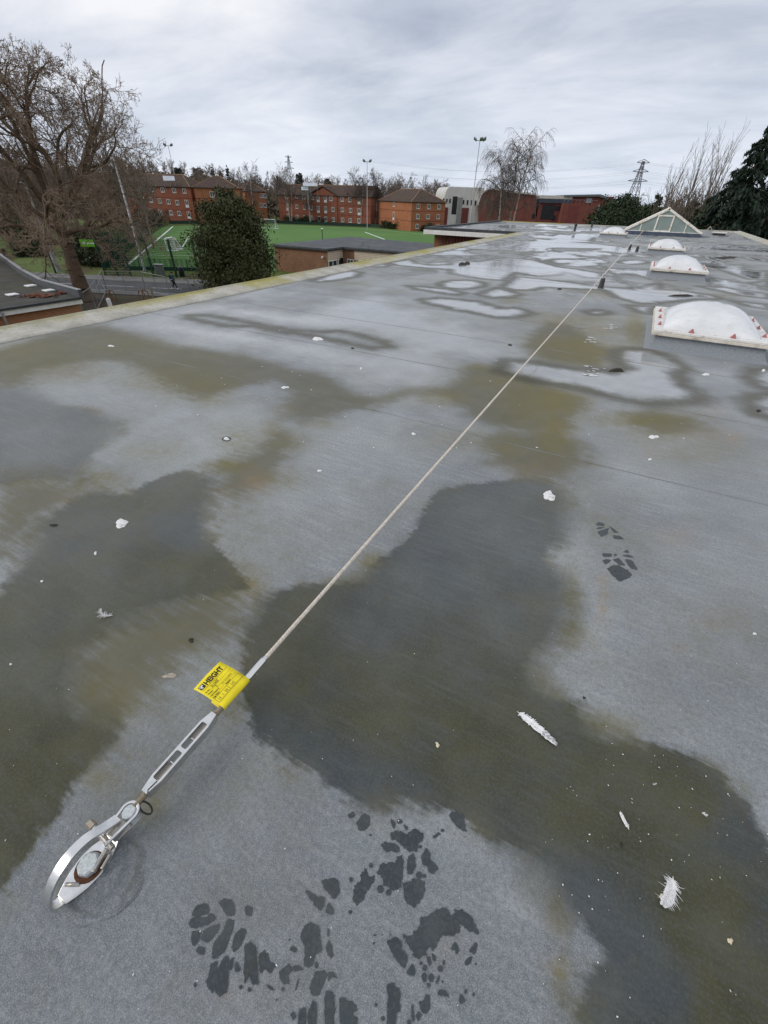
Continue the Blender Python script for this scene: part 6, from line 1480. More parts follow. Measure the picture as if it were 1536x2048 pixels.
MB().box((0.06, -11.0, HL - 0.14), (0.12, 21.8, 0.27)).build('fascia', fascia_m, low)
for (u, v) in ((53, 574), (93, 583), (21, 592)):
    q = at(u, v, GZ + HL + 0.1) - np.array([-33.0, 18.2, GZ])
    o = MB().box((q[0], q[1], HL + 0.16), (0.62, 0.62, 0.08)).build('rooflight', goal_m, low, bevel=0.02)
MB().tube([(0.2, -4.9, 0), (0.2, -4.9, HL - 0.1), (0.05, -4.9, HL + 0.15)], 0.07, 7).build('downpipe', galv, low)
MB().box((0.0, -2.4, HL - 1.05), (0.08, 0.55, 0.16)).build('wall_lamp', vary('pale_lamp', (0.6, 0.5, 0.25), (0.7, 0.6, 0.35), 3, 0.6), low)
lf = vary('rust_leaves', (0.10, 0.035, 0.02), (0.19, 0.075, 0.045), 20, 0.9)
V = []; Fq = []
for k in range(260):
    q = at(78 + random.gauss(0, 13), 592.5 + random.gauss(0, 1.6), GZ + HL + 0.1) if k < 200 else at(120 + random.gauss(0, 4), 587 + random.gauss(0, 1.2), GZ + HL + 0.1); o_ = len(V)
    for j in range(4): a_ = j * 1.57 + random.random(); V.append((q[0] + 0.16 * math.cos(a_), q[1] + 0.16 * math.sin(a_), q[2] + random.uniform(0.01, 0.1)))
    Fq.append((o_, o_ + 1, o_ + 2, o_ + 3))
MB().raw(V, Fq).build('fallen_leaves', lf, None, label='rust coloured drift of fallen leaves on the low flat roof', cat='leaves', kind='stuff')

# ================================================================== PYLONS
def pylon(loc, h, w, label, rz, wires=()):
    t = thing('pylon', label, 'pylon', loc, rz, 'electricity pylons on the skyline')
    m_ = vary('pylon_steel', (0.13, 0.14, 0.16), (0.19, 0.20, 0.22), 2, 0.6)
    def wd(z): f = z / h; return w * (1 - f) ** 1.3 + 0.5
    lv = [0] + [h * (1 - (1 - k / 9) ** 1.25) for k in range(1, 10)]
    b = MB(); r_ = 0.16
    for sx, sy in ((1, 1), (1, -1), (-1, 1), (-1, -1)):
        b.tube([(sx * wd(z), sy * wd(z), z) for z in lv], r_ * 1.2, 4)
    b.build('legs', m_, t)
    b = MB()
    for i in range(len(lv) - 1):
        za, zb_ = lv[i], lv[i + 1]; A, B = wd(za), wd(zb_)
        for (p_, q_) in (((1, 1), (1, -1)), ((1, -1), (-1, -1)), ((-1, -1), (-1, 1)), ((-1, 1), (1, 1))):
            b.tube([(p_[0] * A, p_[1] * A, za), (q_[0] * B, q_[1] * B, zb_)], r_ * 0.7, 3); b.tube([(q_[0] * A, q_[1] * A, za), (p_[0] * B, p_[1] * B, zb_)], r_ * 0.7, 3)
    b.build('bracing', m_, t)
    for f, ln in ((0.70, 0.30), (0.84, 0.24), (0.97, 0.19)):
        z = h * f; b = MB()
        for sx in (-1, 1):
            b.tube([(0, 0.3, z), (sx * h * ln * .6, 0, z + 0.3), (0, -0.3, z)], r_, 4); b.tube([(0, 0, z + 1.6), (sx * h * ln * .6, 0, z + 0.3)], r_ * .8, 4)
        b.build('crossarm', m_, t)
    b = MB()
    for f, ln in ((0.70, 0.30), (0.84, 0.24), (0.97, 0.19)):
        for sx in (-1, 1):
            for (ex, ey) in wires:
                x0 = sx * h * ln * .6
                b.tube([(x0 + ex * s, ey * s, h * f - 9 * 4 * s * (1 - s) * 0.5) for s in np.linspace(0, 1, 10)], 0.025, 3)
    if wires: b.build('wires', m_, t)
    return t
q = ray(1264, 400); q = q / np.hypot(q[0], q[1]) * 330
zz_ = zat(322, q[0], q[1])
pylon((q[0], q[1], GZ - 1), zz_ - GZ + 1, 4.2, 'steel lattice pylon on the right above the dark evergreens', R(25), ((-150, 40), (150, -30)))
q = ray(584, 400); q = q / np.hypot(q[0], q[1]) * 560
zz_ = zat(312, q[0], q[1]); zh = float(hill(q[0], q[1]))
pylon((q[0], q[1], zh), zz_ - zh, 4.2, 'distant steel lattice pylon above the middle flats', R(70))

# ================================================================== VEGETATION
def tubes(S, sides):
    """segments (p0, p1, r0, r1) to prisms without caps"""
    S = np.asarray(S, float); p0, p1, r0, r1 = S[:, :3], S[:, 3:6], S[:, 6], S[:, 7]
    d = p1 - p0; d /= np.maximum(np.linalg.norm(d, axis=1, keepdims=True), 1e-9)
    ref = np.where(np.abs(d[:, 2:3]) < 0.9, np.array([[0, 0, 1.0]]), np.array([[1.0, 0, 0]]))
    a = np.cross(d, ref); a /= np.linalg.norm(a, axis=1, keepdims=True); b = np.cross(d, a)
    V = []
    for p, r in ((p0, r0), (p1, r1)):
        for k in range(sides):
            t = 2 * math.pi * k / sides
            V.append(p + (a * math.cos(t) + b * math.sin(t)) * r[:, None])
    V = np.stack(V, 1).reshape(-1, 3); n_ = len(S); o = np.arange(n_)[:, None] * 2 * sides
    F = np.concatenate([o + np.array([[k, (k + 1) % sides, sides + (k + 1) % sides, sides + k]]) for k in range(sides)], 0)
    return V, F
def tree_obj(name, S, sides, mat, parent):
    V, F = tubes(S, sides)
    return inst(name, mesh_np(name, V, F, [mat], True), parent)
def norm(v):
    l = math.sqrt(v[0] * v[0] + v[1] * v[1] + v[2] * v[2]) or 1.0
    return (v[0] / l, v[1] / l, v[2] / l)
def grow(out, p, d, L, r, lv, P, rnd, env=None):
    """one branch and its children; P[lv] = (segment, wiggle, up, children, angle lo, hi, length ratio, first)"""
    seg, wig, upt, nc, alo, ahi, lr, first = P[lv]
    ns = max(2, int(L / seg)); st = L / ns; nodes = []
    r1 = r * (0.45 if lv else 0.6)
    for i in range(ns):
        d = norm((d[0] + rnd.gauss(0, wig), d[1] + rnd.gauss(0, wig), d[2] + rnd.gauss(0, wig) + upt))
        q = (p[0] + d[0] * st, p[1] + d[1] * st, p[2] + d[2] * st)
        ra, rb = r + (r1 - r) * i / ns, r + (r1 - r) * (i + 1) / ns
        out[lv].append((*p, *q, ra, rb)); p = q; nodes.append((p, d, rb, (i + 1) / ns))
        if env is not None and lv > 1 and not env(p): return
    if lv + 1 >= len(P): return
    for k in range(nc):
        f = first + (1 - first) * (k + rnd.random()) / nc
        p_, d_, r_, s_ = nodes[min(len(nodes) - 1, int(f * ns))]
        ang = math.radians(rnd.uniform(alo, ahi)); az = rnd.uniform(0, 6.283)
        ref = (0, 0, 1) if abs(d_[2]) < 0.9 else (1, 0, 0)
        a = norm((d_[1] * ref[2] - d_[2] * ref[1], d_[2] * ref[0] - d_[0] * ref[2], d_[0] * ref[1] - d_[1] * ref[0]))
        b = (d_[1] * a[2] - d_[2] * a[1], d_[2] * a[0] - d_[0] * a[2], d_[0] * a[1] - d_[1] * a[0])
        ca, sa_ = math.cos(az) * math.sin(ang), math.sin(az) * math.sin(ang); cg = math.cos(ang)
        nd = (d_[0] * cg + a[0] * ca + b[0] * sa_, d_[1] * cg + a[1] * ca + b[1] * sa_, d_[2] * cg + a[2] * ca + b[2] * sa_)
        if lv == 0 and nd[2] < -0.3: nd = (nd[0], nd[1], -nd[2])
        grow(out, p_, nd, L * lr * rnd.uniform(0.65, 1.2) * (1.0 - 0.25 * f), r_ * rnd.uniform(0.5, 0.75), lv + 1, P, rnd, env)
bark_o = vary('oak_bark', (0.095, 0.064, 0.043), (0.165, 0.115, 0.080), 5, 0.95, bump=0.4, third=(0.085, 0.085, 0.045), tscale=1.2)
twig_o = vary('oak_twig', (0.20, 0.146, 0.102), (0.31, 0.23, 0.168), 1.5, 0.95)
bark_b = vary('birch_bark', (0.36, 0.33, 0.29), (0.55, 0.52, 0.47), 3, 0.85, third=(0.12, 0.10, 0.085), tscale=2.5)
twig_b = vary('birch_twig', (0.10, 0.078, 0.068), (0.155, 0.122, 0.108), 1.5, 0.95)
twig_g = vary('pale_twig', (0.13, 0.105, 0.08), (0.20, 0.165, 0.13), 1.5, 0.95)

# ---- the big oak
rnd = random.Random(11)
ob = gr(173, 602)
ok = thing('oak_tree', 'huge bare oak with thick trunk and twisted twigs at the left', 'tree', ob)
OUT = [[] for _ in range(7)]
OH = zat(48, ob[0], ob[1]) - GZ; print('oak height', OH)
PO = [(0.6, 0.05, 0.0, 0, 30, 60, 0.5, 0.6), (0.6, 0.13, 0.035, 5, 28, 60, 0.60, 0.30), (0.5, 0.17, 0.02, 5, 28, 60, 0.60, 0.2), (0.4, 0.20, 0.015, 5, 28, 62, 0.60, 0.15), (0.3, 0.22, 0.02, 5, 28, 60, 0.60, 0.15), (0.25, 0.22, 0.02, 4, 25, 60, 0.66, 0.2), (0.16, 0.24, 0.02, 0, 25, 60, 0.6, 0.2)]
def env(p):
    x, y, z = p
    return ((x / 13.6) ** 2 + (y / 13.6) ** 2 + ((z - OH * 0.47) / (OH * 0.54)) ** 2) < 1.0
# trunk
p_ = (0, 0, 0); d_ = (0.0, 0.0, 1.0); tr_ = []
r_ = 0.74
for i in range(14):
    q_ = (p_[0] + rnd.gauss(0, .04), p_[1] + rnd.gauss(0, .04), p_[2] + 0.56); rn_ = max(0.40, 0.74 - 0.03 * i) * (1.25 if i == 0 else 1)
    OUT[0].append((*p_, *q_, r_ * (1.35 if i == 0 else 1), rn_ if i else 0.76)); p_ = q_; r_ = rn_ if i else 0.76
    tr_.append(p_)
limbs = [(13, 10, 78), (13, 80, 52), (13, 150, 60), (13, 225, 62), (12, 290, 52), (12, 345, 50), (11, 40, 34), (11, 110, 34), (10, 190, 28), (10, 260, 34), (9, 315, 26), (9, 15, 16), (9, 75, 15), (8, 150, 12), (8, 240, 12), (8, 320, 12)]
for (i, az, elv) in limbs:
    az = R(az + rnd.uniform(-14, 14)); e_ = R(elv)
    dd = (math.cos(az) * math.cos(e_), math.sin(az) * math.cos(e_), math.sin(e_))
    Ln = (7.6 if elv > 55 else 9.4 if elv > 40 else 9.6 if elv > 20 else 7.4) * rnd.uniform(0.85, 1.1)
    PP = list(PO)
    if elv < 20:
        PP[1] = (0.5, 0.12, -0.01, 6, 28, 65, 0.55, 0.2); PP[2] = (0.4, 0.17, -0.03, 5, 30, 70, 0.6, 0.15); PP[3] = (0.35, 0.2, -0.03, 5, 30, 70, 0.62, 0.12); PP[4] = (0.3, 0.22, -0.04, 4, 28, 65, 0.6, 0.15); PP[5] = (0.25, 0.22, -0.05, 3, 25, 60, 0.62, 0.2)
    grow(OUT, tr_[i], dd, Ln, 0.27 if elv > 40 else 0.19, 1, PP, rnd, env)
OUT[6] = [s for s in OUT[6]]
tree_obj('trunk', OUT[0], 12, bark_o, ok); tree_obj('limbs', OUT[1] + OUT[2], 6, bark_o, ok)
for k in (3, 4, 5, 6):
    OUT[k] = [(*s[:6], max(s[6], 0.014), max(s[7], 0.010)) for s in OUT[k]]
tree_obj('crown', OUT[3] + OUT[4] + OUT[5] + OUT[6], 3, twig_o, ok)
print('oak segs', [len(o) for o in OUT])

# ---- leaf masses
def leaves(C_, N_, size, asp, rg, droop=0.0):
    """leaf quads: centres C_, preferred normals N_"""
    n_ = len(C_)
    nn = N_ + rg.normal(0, 0.75, (n_, 3)); nn /= np.linalg.norm(nn, axis=1, keepdims=True)
    t = rg.normal(0, 1, (n_, 3)); t[:, 2] -= droop * 1.8; t -= nn * (t * nn).sum(1, keepdims=True); t /= np.linalg.norm(t, axis=1, keepdims=True)
    b = np.cross(nn, t); s = size * rg.uniform(0.6, 1.3, (n_, 1))
    bend = nn * s * 0.25
    V = np.stack([C_ - t * s * asp, C_ - b * s * 0.5 + bend, C_ + t * s * asp, C_ + b * s * 0.5 + bend], 1).reshape(-1, 3)
    F = np.arange(n_ * 4).reshape(-1, 4)
    return V, F
def leaf_mat(name, a, b, c):
    if name in MATS: return MATS[name]
    m, n = newmat(name); p = n.obj()
    col = n.mix(n.mapr(n.noise(p, 1.1, 4), 0.35, 0.65), a, b); col = n.mix(n.mapr(n.noise(p, 7, 2), 0.5, 0.75), col, c)
    n.out(col, 0.55, 0, None, 0.3); MATS[name] = m
    return m
holly = leaf_mat('holly_leaf', (0.036, 0.044, 0.015), (0.072, 0.080, 0.027), (0.14, 0.142, 0.055))
laurel = leaf_mat('laurel_leaf', (0.014, 0.028, 0.012), (0.028, 0.048, 0.018), (0.055, 0.080, 0.030))
cyp = leaf_mat('cypress_leaf', (0.012, 0.024, 0.017), (0.022, 0.042, 0.027), (0.040, 0.062, 0.038))
farp = leaf_mat('pine_leaf', (0.014, 0.022, 0.016), (0.026, 0.038, 0.026), (0.04, 0.05, 0.032))
ivy = leaf_mat('ivy_leaf', (0.018, 0.030, 0.010), (0.035, 0.05, 0.016), (0.06, 0.07, 0.025))
def bushy(name, label, loc, prof, nclump, nleaf, size, mat, seed, asp=0.9, cat='tree', droop=0.0, trunk=0.18, group=None, squash=1.0, jit=0.22):
    """evergreen crown of leaf clumps; prof = (height, radius) outline"""
    rg = np.random.default_rng(seed); t = thing(name, label, cat, loc, 0, group)
    zs = np.array([p[0] for p in prof]); rs = np.array([p[1] for p in prof])
    zc = rg.uniform(zs[0], zs[-1], nclump * 3); rc = np.interp(zc, zs, rs); kp = rg.random(nclump * 3) < (rc / rs.max()) ** (0.6 if droop else 1.1) + 0.06
    zc, rc = zc[kp][:nclump], rc[kp][:nclump]; a = rg.uniform(0, 6.283, len(zc)); f = np.sqrt(rg.uniform(0.25, 1.0, len(zc))) * rg.uniform(1 - jit, 1 + jit * .5, len(zc))
    cen = np.stack([rc * f * np.cos(a), rc * f * np.sin(a) * squash, zc], 1)
    k = nleaf // max(1, len(cen)); sp = rs.max() * 0.16 * np.clip(rc / rs.max() * 1.3, 0.35, 1.0)[:, None, None]
    off = rg.normal(0, 1, (len(cen), k, 3)) * sp * np.array([1, 1, 0.8]); 
    if droop: off[..., 2] -= np.abs(off[..., 0] + off[..., 1]) * droop * 0.5
    P_ = (cen[:, None] + off).reshape(-1, 3); nr = (off + cen[:, None] * np.array([0.5, 0.5, 0.05])).reshape(-1, 3) + np.array([0, 0, 0.15])
    nr /= np.maximum(np.linalg.norm(nr, axis=1, keepdims=True), 1e-6)
    kp = P_[:, 2] > 0.05
    V, F = leaves(P_[kp], nr[kp], size, asp, rg, droop)
    inst('crown', mesh_np('crown', V, F, [mat]), t)
    S = [(0, 0, 0, 0, 0, zs[-1] * 0.8, trunk, trunk * 0.3)]
    for c0 in cen[::max(1, len(cen) // 40)]: S.append((0, 0, max(0.2, c0[2] * 0.7), *c0, trunk * 0.3, 0.02))
    tree_obj('trunk', S, 6, bark_o, t)
    return t
# evergreen bush before the pitch
q = gr(478, 578); hB = zat(372, q[0], q[1]) - GZ
bushy('holly_tree', 'big dark rounded evergreen holly between the pitch and the pavilion', q, [(0, 3.6), (1.5, 4.2), (hB * .35, 4.2), (hB * .55, 3.6), (hB * .75, 2.7), (hB * .9, 1.6), (hB, 0.4)], 170, 42000, 0.15, holly, 5, jit=0.3)
# right-hand evergreens
def base_at(u, v): return gr(u, v)
q = gr(1212, 520); hh = zat(386, q[0], q[1]) - GZ
bushy('laurel_tree', 'broad dark evergreen tree beside the red hall at the right', q, [(0, 5), (hh * .4, 5.6), (hh * .7, 4.4), (hh * .9, 2.6), (hh, 0.6)], 150, 16000, 0.24, laurel, 8, jit=0.25)
q = gr(1272, 528); hh = zat(392, q[0], q[1]) - GZ
bushy('laurel_tree', 'smaller dark evergreen tree left of the lantern peak', q, [(0, 3.0), (hh * .4, 3.4), (hh * .7, 2.6), (hh, 0.5)], 90, 9000, 0.22, laurel, 9)
q = gr(1338, 545); hh = zat(378, q[0], q[1]) - GZ
bushy('cypress_tree', 'slim dark evergreen spire behind the lantern among the pale bare stems', q, [(0, 2.2), (hh * .4, 2.0), (hh * .75, 1.1), (hh, 0.15)], 80, 9000, 0.2, cyp, 10)
def conifer(label, loc, h, rad, seed, nb=150, per=150):
    """dark conifer: long drooping boughs hung with sprays"""
    rg = np.random.default_rng(seed); t = thing('cypress_tree', label, 'tree', loc); S = [(0, 0, 0, 0, 0, h * 0.97, 0.45, 0.05)]; P_ = []; N_ = []
    for k in range(nb):
        f = (k + rg.random()) / nb; z = h * (0.06 + 0.92 * f); a = rg.uniform(0, 6.283)
        L_ = (rad * (1 - f) ** 0.75 + 0.5) * rg.uniform(0.55, 1.2); up_ = rg.uniform(0.05, 0.4) * (0.4 + f)
        prev = np.array([0, 0, z])
        m_ = 7; dirv = np.array([math.cos(a), math.sin(a), 0]); side = np.array([-math.sin(a), math.cos(a), 0])
        cnt = max(12, int(per * L_ / rad))
        for j in range(1, m_ + 1):
            s_ = j / m_; q = np.array([0, 0, z]) + dirv * L_ * s_ + np.array([0, 0, L_ * (up_ * s_ - 0.55 * s_ * s_)])
            S.append((*prev, *q, 0.05 * (1.1 - s_), 0.05 * (1.05 - s_))); prev = q
        s_ = rg.random(cnt) ** 0.7; w_ = L_ * 0.2 * (1.15 - s_)
        base = np.array([[0, 0, z]]) + dirv[None] * (L_ * s_)[:, None]; base[:, 2] += L_ * (up_ * s_ - 0.55 * s_ * s_)
        lat = rg.normal(0, 1, cnt) * w_; base += side[None] * lat[:, None]; base[:, 2] -= np.abs(lat) * 0.5 + rg.random(cnt) ** 2 * L_ * 0.16
        P_.append(base); nn = np.repeat((dirv * 0.8 + np.array([0, 0, 0.5]))[None], cnt, 0); N_.append(nn)
    V, F = leaves(np.concatenate(P_), np.concatenate(N_), 0.2, 1.7, rg, 1.2)
    inst('crown', mesh_np('crown', V, F, [cyp]), t); tree_obj('trunk', S, 5, bark_o, t)
    return t
q = gr(1412, 566); conifer('tall dark drooping conifer at the right edge of the picture', q, zat(240, q[0], q[1]) - GZ, 6.4, 12, 170, 230)
q = gr(1500, 566); conifer('second dark conifer partly outside the right edge of the picture', q, zat(190, q[0], q[1]) - GZ, 6.4, 13, 120, 180)
for i, (u, v, vt, rad, lab) in enumerate(((1392, 560, 405, 4.5, 'dark evergreen hedge mass behind the roof right of the lantern'), (1318, 540, 430, 3.4, 'low dark evergreen shrub just behind the lantern'), (1190, 512, 432, 3.5, 'low dark evergreen shrub left of the farthest dome'))):
    q = gr(u, v); hh = zat(vt, q[0], q[1]) - GZ
    bushy('evergreen_shrub', lab, q, [(0, rad), (hh * .5, rad), (hh * .85, rad * .7), (hh, rad * .25)], 90, 10000, 0.22, laurel, 30 + i, cat='shrub')
# dark undergrowth by the left bank
for i, (u, v, vt, rad, lab) in enumerate(((70, 512, 470, 2.6, 'dark ivy bush on the grass bank beside the timber fence'), (190, 530, 458, 2.8, 'dark overgrown shrub behind the oak trunk'), (196, 497, 452, 2.6, 'dark green shrub behind the green sign'), (300, 452, 420, 5.0, 'dark evergreen shrub by the far left pitch corner'), (20, 470, 430, 6.0, 'brown-green thicket far behind the timber fence'))):
    q = gr(u, v); hh = zat(vt, q[0], q[1]) - GZ
    bushy('shrub', lab, q, [(0, rad), (hh * .5, rad), (hh * .85, rad * .7), (hh, rad * .25)], 60, 5000, 0.2, ivy, 50 + i, cat='shrub')
# hedge at the foot of the flats
for i, (u0, v0, u1, v1, lab) in enumerate(((570, 445, 690, 450, 'clipped dark hedge at the foot of the middle flats'), (765, 456, 870, 465, 'straggly dark hedge at the foot of the right flats'), (345, 443, 400, 445, 'dark hedge at the foot of the left flats'))):
    rg = np.random.default_rng(70 + i); a, b_ = gr(u0, v0), gr(u1, v1); n_ = 7000
    f = rg.random(n_); P_ = a[None] * (1 - f[:, None]) + b_[None] * f[:, None]; P_ = P_ - a[None]
    hgt = 1.6 + 0.7 * np.sin(f * 23) + 0.5 * np.sin(f * 57); P_ = P_ + np.stack([rg.normal(0, .7, n_), rg.normal(0, .7, n_), rg.random(n_) ** .6 * hgt], 1)
    V, F = leaves(P_, rg.normal(0, 1, (n_, 3)), 0.22, 0.9, rg)
    t = thing('hedge', lab, 'hedge', a); inst('foliage', mesh_np('foliage', V, F, [ivy]), t)

# ---- birches and other single bare trees
def bare(name, label, loc, h, seed, bark, twig, stems=1, spread=0.12, weep=0.0, r=0.16, dens=1.0, group=None, twr=0.02, width=1.0):
    rnd = random.Random(seed); t = thing(name, label, 'tree', loc, rnd.uniform(0, 6), group)
    O = [[] for _ in range(4)]
    P = [(h / 12, 0.035, 0.02, int(20 * dens), 28, 58, 0.30 * width, 0.28), (h / 26, 0.10, 0.03 - weep * 0.03, int(7 * dens), 25, 55, 0.55, 0.2), (h / 40, 0.13, 0.02 - weep * 0.20, int(6 * dens), 20, 50, 0.62, 0.15), (h / 50, 0.13, 0.02 - weep * 0.35, 0, 20, 50, 0.6, 0.2)]
    if weep > 0.5:
        P[1] = (h / 30, 0.09, -0.03, int(8 * dens), 30, 60, 0.62, 0.2); P[2] = (h / 60, 0.10, -0.22, int(6 * dens), 20, 50, 0.9, 0.2); P[3] = (h / 60, 0.07, -0.38, 0, 20, 50, 0.6, 0.2)
    for s in range(stems):
        az = rnd.uniform(0, 6.28); d = norm((math.cos(az) * spread, math.sin(az) * spread, 1))
        grow(O, (0.3 * math.cos(az) * (stems > 1), 0.3 * math.sin(az) * (stems > 1), 0), d, h * rnd.uniform(0.82, 1.0), r, 0, P, rnd)
    tree_obj('trunk', O[0], 7, bark, t)
    S = O[1] + O[2] + O[3]; S = [(*s[:6], max(s[6], twr), max(s[7], twr * 0.7)) for s in S]
    tree_obj('crown', S, 3, twig, t)
    return t
def hgt_at(u, v, vt): q = gr(u, v); return q, zat(vt, q[0], q[1]) - GZ
q, h_ = hgt_at(992, 492, 308); bare('weeping_birch', 'left weeping birch with pale trunk before the red hall', q, h_, 3, bark_b, twig_b, 1, 0.05, 1.2, 0.18, 1.2, 'weeping birches', 0.018, 1.3)
q, h_ = hgt_at(1014, 492, 274); bare('weeping_birch', 'right and taller weeping birch before the red hall', q, h_, 4, bark_b, twig_b, 2, 0.10, 1.25, 0.2, 1.1, 'weeping birches', 0.018, 1.25)
for i, (u, v, vt, st, lab) in enumerate(((583, 447, 346, 3, 'pale birch clump at the left end of the middle flats'), (622, 448, 372, 2, 'birch before the gable of the middle flats'), (707, 451, 352, 2, 'white stemmed birch near the right end of the middle flats'), (722, 452, 362, 1, 'thin birch just left of the centre floodlight mast'), (750, 452, 350, 3, 'birch clump between the middle and right flats'), (836, 455, 385, 2, 'slim bare tree at the right corner of the right flats'), (507, 447, 338, 2, 'bare birch rising behind the evergreen holly'))):
    q, h_ = hgt_at(u, v, vt); bare('birch_tree', lab, q, h_, 20 + i, bark_b, twig_b, st, 0.08, 0.1, 0.16, 0.95, 'birches before the flats', 0.03)
for i, (u, v, vt, lab) in enumerate(((1302, 545, 335, 'left bare pale tree with upright stems behind the lantern'), (1335, 548, 312, 'middle bare pale tree with upright stems behind the lantern'), (1368, 550, 318, 'right bare pale tree with upright stems leaning on the conifer'), (1288, 535, 372, 'small bare tree between the evergreens left of the lantern'))):
    q, h_ = hgt_at(u, v, vt)
    rnd = random.Random(60 + i); t = thing('poplar_tree', lab, 'tree', q, 0, 'bare upright trees behind the lantern'); O = [[], [], []]
    PP = [(1.2, 0.03, 0.05, 12, 14, 34, 0.40, 0.15), (0.8, 0.05, 0.10, 5, 12, 30, 0.5, 0.2), (0.6, 0.06, 0.08, 0, 10, 30, 0.5, 0.2)]
    for s in range(4): az = s * 1.57 + rnd.random(); grow(O, (0.3 * math.cos(az), 0.3 * math.sin(az), 0), norm((0.13 * math.cos(az), 0.13 * math.sin(az), 1)), h_ * rnd.uniform(0.7, 0.97), 0.10, 0, PP, rnd)
    tree_obj('trunk', O[0], 5, twig_g, t); tree_obj('crown', [(*s[:6], max(s[6], .018), max(s[7], .013)) for s in O[1] + O[2]], 3, twig_g, t)

# ---- the far woods: too many bare trees to tell apart
protos = []
for s in range(6):
    rnd = random.Random(100 + s); O = [[] for _ in range(4)]
    up_ = (0.05, 0.03, 0.09)[s % 3]
    P = [(1.6, 0.03, 0.02, 14, 20, 50, 0.36, 0.25), (1.0, 0.09, up_, 6, 20, 48, 0.55, 0.2), (0.8, 0.1, up_, 5, 20, 45, 0.6, 0.15), (0.7, 0.1, 0.04, 0, 20, 45, 0.6, 0.2)]
    grow(O, (0, 0, 0), (0, 0, 1), 12.5, 0.2, 0, P, rnd)
    if s % 2: grow(O, (0.4, 0, 0), norm((0.2, 0.1, 1)), 11, 0.16, 0, P, rnd)
    protos.append(np.array([(*q[:6], max(q[6], .045), max(q[7], .035)) for l in O for q in l]))
wood_m = vary('far_wood', (0.145, 0.112, 0.088), (0.21, 0.168, 0.138), 0.05, 0.95, third=(0.11, 0.085, 0.06), tscale=0.02)
def wood(label, spots, seed):
    rnd = random.Random(seed); SS = []
    for (x, y, z, sc) in spots:
        S = protos[rnd.randrange(6)].copy(); a = rnd.uniform(0, 6.28); ca, sa_ = math.cos(a), math.sin(a)
        for o in (0, 3):
            X, Y = S[:, o].copy(), S[:, o + 1].copy()
            S[:, o] = (X * ca - Y * sa_) * sc + x; S[:, o + 1] = (X * sa_ + Y * ca) * sc + y; S[:, o + 2] = S[:, o + 2] * sc + z
        SS.append(S)
    V, F = tubes(np.concatenate(SS), 3)
    o = inst('bare_woodland', mesh_np('bare_woodland', V, F, [wood_m]), None); return tag(o, label, 'woodland', None, 'stuff')
rnd = random.Random(5); sp = []
def polar(u, d): e_ = ray(u, 420); e_ = e_ / np.hypot(e_[0], e_[1]); return e_[0] * d, e_[1] * d
for k in range(190):      # behind the flats and up the hill
    u = rnd.uniform(250, 905); d = rnd.uniform(235, 330) if k % 2 else rnd.uniform(330, 520)
    x, y = polar(u, d); sp.append((x, y, float(hill(x, y)) - 0.5, rnd.uniform(0.75, 1.15) * (1.0 if u > 540 else 0.85)))
wood('brown bare woodland covering the hill behind the flats', sp, 1)
sp = []
for k in range(60):       # left of the pitch, behind the oak
    u = rnd.uniform(-260, 300); d = rnd.uniform(105, 200); x, y = polar(u, d); sp.append((x, y, GZ, rnd.uniform(0.7, 1.15)))
wood('dense bare brown thicket behind the oak at the left', sp, 2)
sp = []
for k in range(26):
    u = rnd.uniform(1230, 1700); d = rnd.uniform(110, 200); x, y = polar(u, d); sp.append((x, y, GZ, rnd.uniform(0.5, 0.8)))
wood('bare brown trees in the distance behind the evergreens at the right', sp, 3)
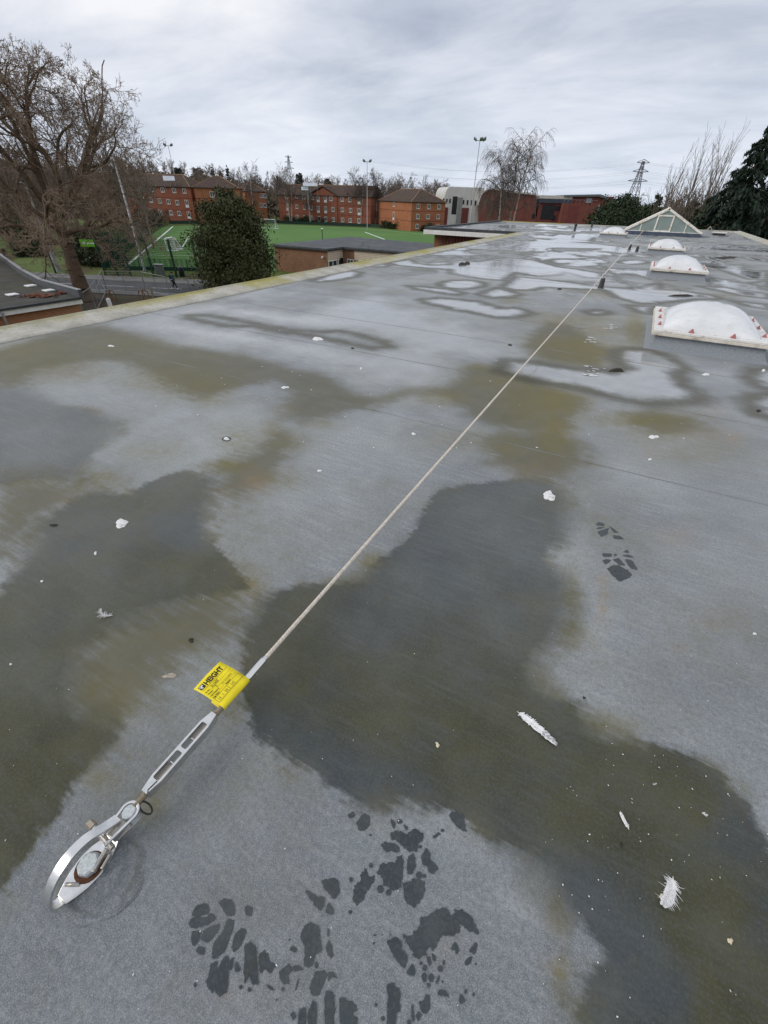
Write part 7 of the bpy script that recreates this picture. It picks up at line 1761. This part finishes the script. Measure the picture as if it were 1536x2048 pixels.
# ground scrub of the hill so that no bare slope shows
V_, F_ = [], []
rg = np.random.default_rng(9); n_ = 26000
uu = rg.uniform(-250, 1000, n_); dd = rg.uniform(225, 560, n_); ex = np.array([polar(u, 1.0) for u in np.linspace(-260, 1010, 200)]); fi = (uu + 260) / 1270 * 199
ix = np.interp(fi, np.arange(200), ex[:, 0]); iy = np.interp(fi, np.arange(200), ex[:, 1])
X, Y = ix * dd, iy * dd; Z = hill(X, Y) + rg.random(n_) ** 1.5 * 5.5
V, F = leaves(np.stack([X, Y, Z], 1), rg.normal(0, 1, (n_, 3)), 1.1, 1.3, rg)
scr = vary('brown_scrub', (0.065, 0.046, 0.030), (0.11, 0.082, 0.056), 0.03, 0.95, third=(0.05, 0.055, 0.03), tscale=0.012)
tag(inst('scrub', mesh_np('scrub', V, F, [scr]), None), 'brown winter scrub under the bare woodland', 'scrub', None, 'stuff')
# skyline pines
for i, (u, vt, d, w_, lab) in enumerate(((404, 331, 520, 4.0, 'pointed dark fir on the skyline, leftmost of the group'), (413, 336, 520, 7.0, 'rounded dark pine on the skyline beside the pointed fir'), (438, 333, 540, 4.5, 'thin dark fir on the skyline in the middle of the group'), (453, 340, 540, 5.0, 'leaning dark pine on the skyline'), (467, 330, 520, 4.5, 'tall columnar dark fir on the skyline, rightmost of the group'), (561, 352, 330, 3.0, 'dark fir behind the left end of the middle flats'), (604, 347, 330, 6.0, 'dark round pine behind the middle flats'), (657, 357, 320, 6.0, 'dark pine behind the roof of the middle flats'), (789, 375, 330, 3.0, 'small dark fir behind the right flats'), (828, 374, 330, 5.0, 'dark pine behind the right end of the right flats'), (372, 336, 500, 9.0, 'broad dark pine crown on the hill above the left flats'))):
    x, y = polar(u, d); z = float(hill(x, y)); h_ = max(7.0, zat(vt, x, y) - z)
    prof = [(h_ * .15, w_ * .4), (h_ * .5, w_ * .42), (h_ * .8, w_ * .28), (h_, 0.2)] if w_ < 5.5 else [(h_ * .45, w_ * .2), (h_ * .62, w_ * .5), (h_ * .85, w_ * .45), (h_, w_ * .15)]
    bushy('pine_tree', lab, (x, y, z), prof, 40, 1500, 0.55, farp, 200 + i, trunk=0.3, group='evergreens on the skyline')
print('total tris', sum(sum(len(p.vertices) - 2 for p in o.data.polygons) if len(o.data.polygons) < 20000 else len(o.data.polygons) * 2 for o in bpy.data.objects if o.type == 'MESH'))
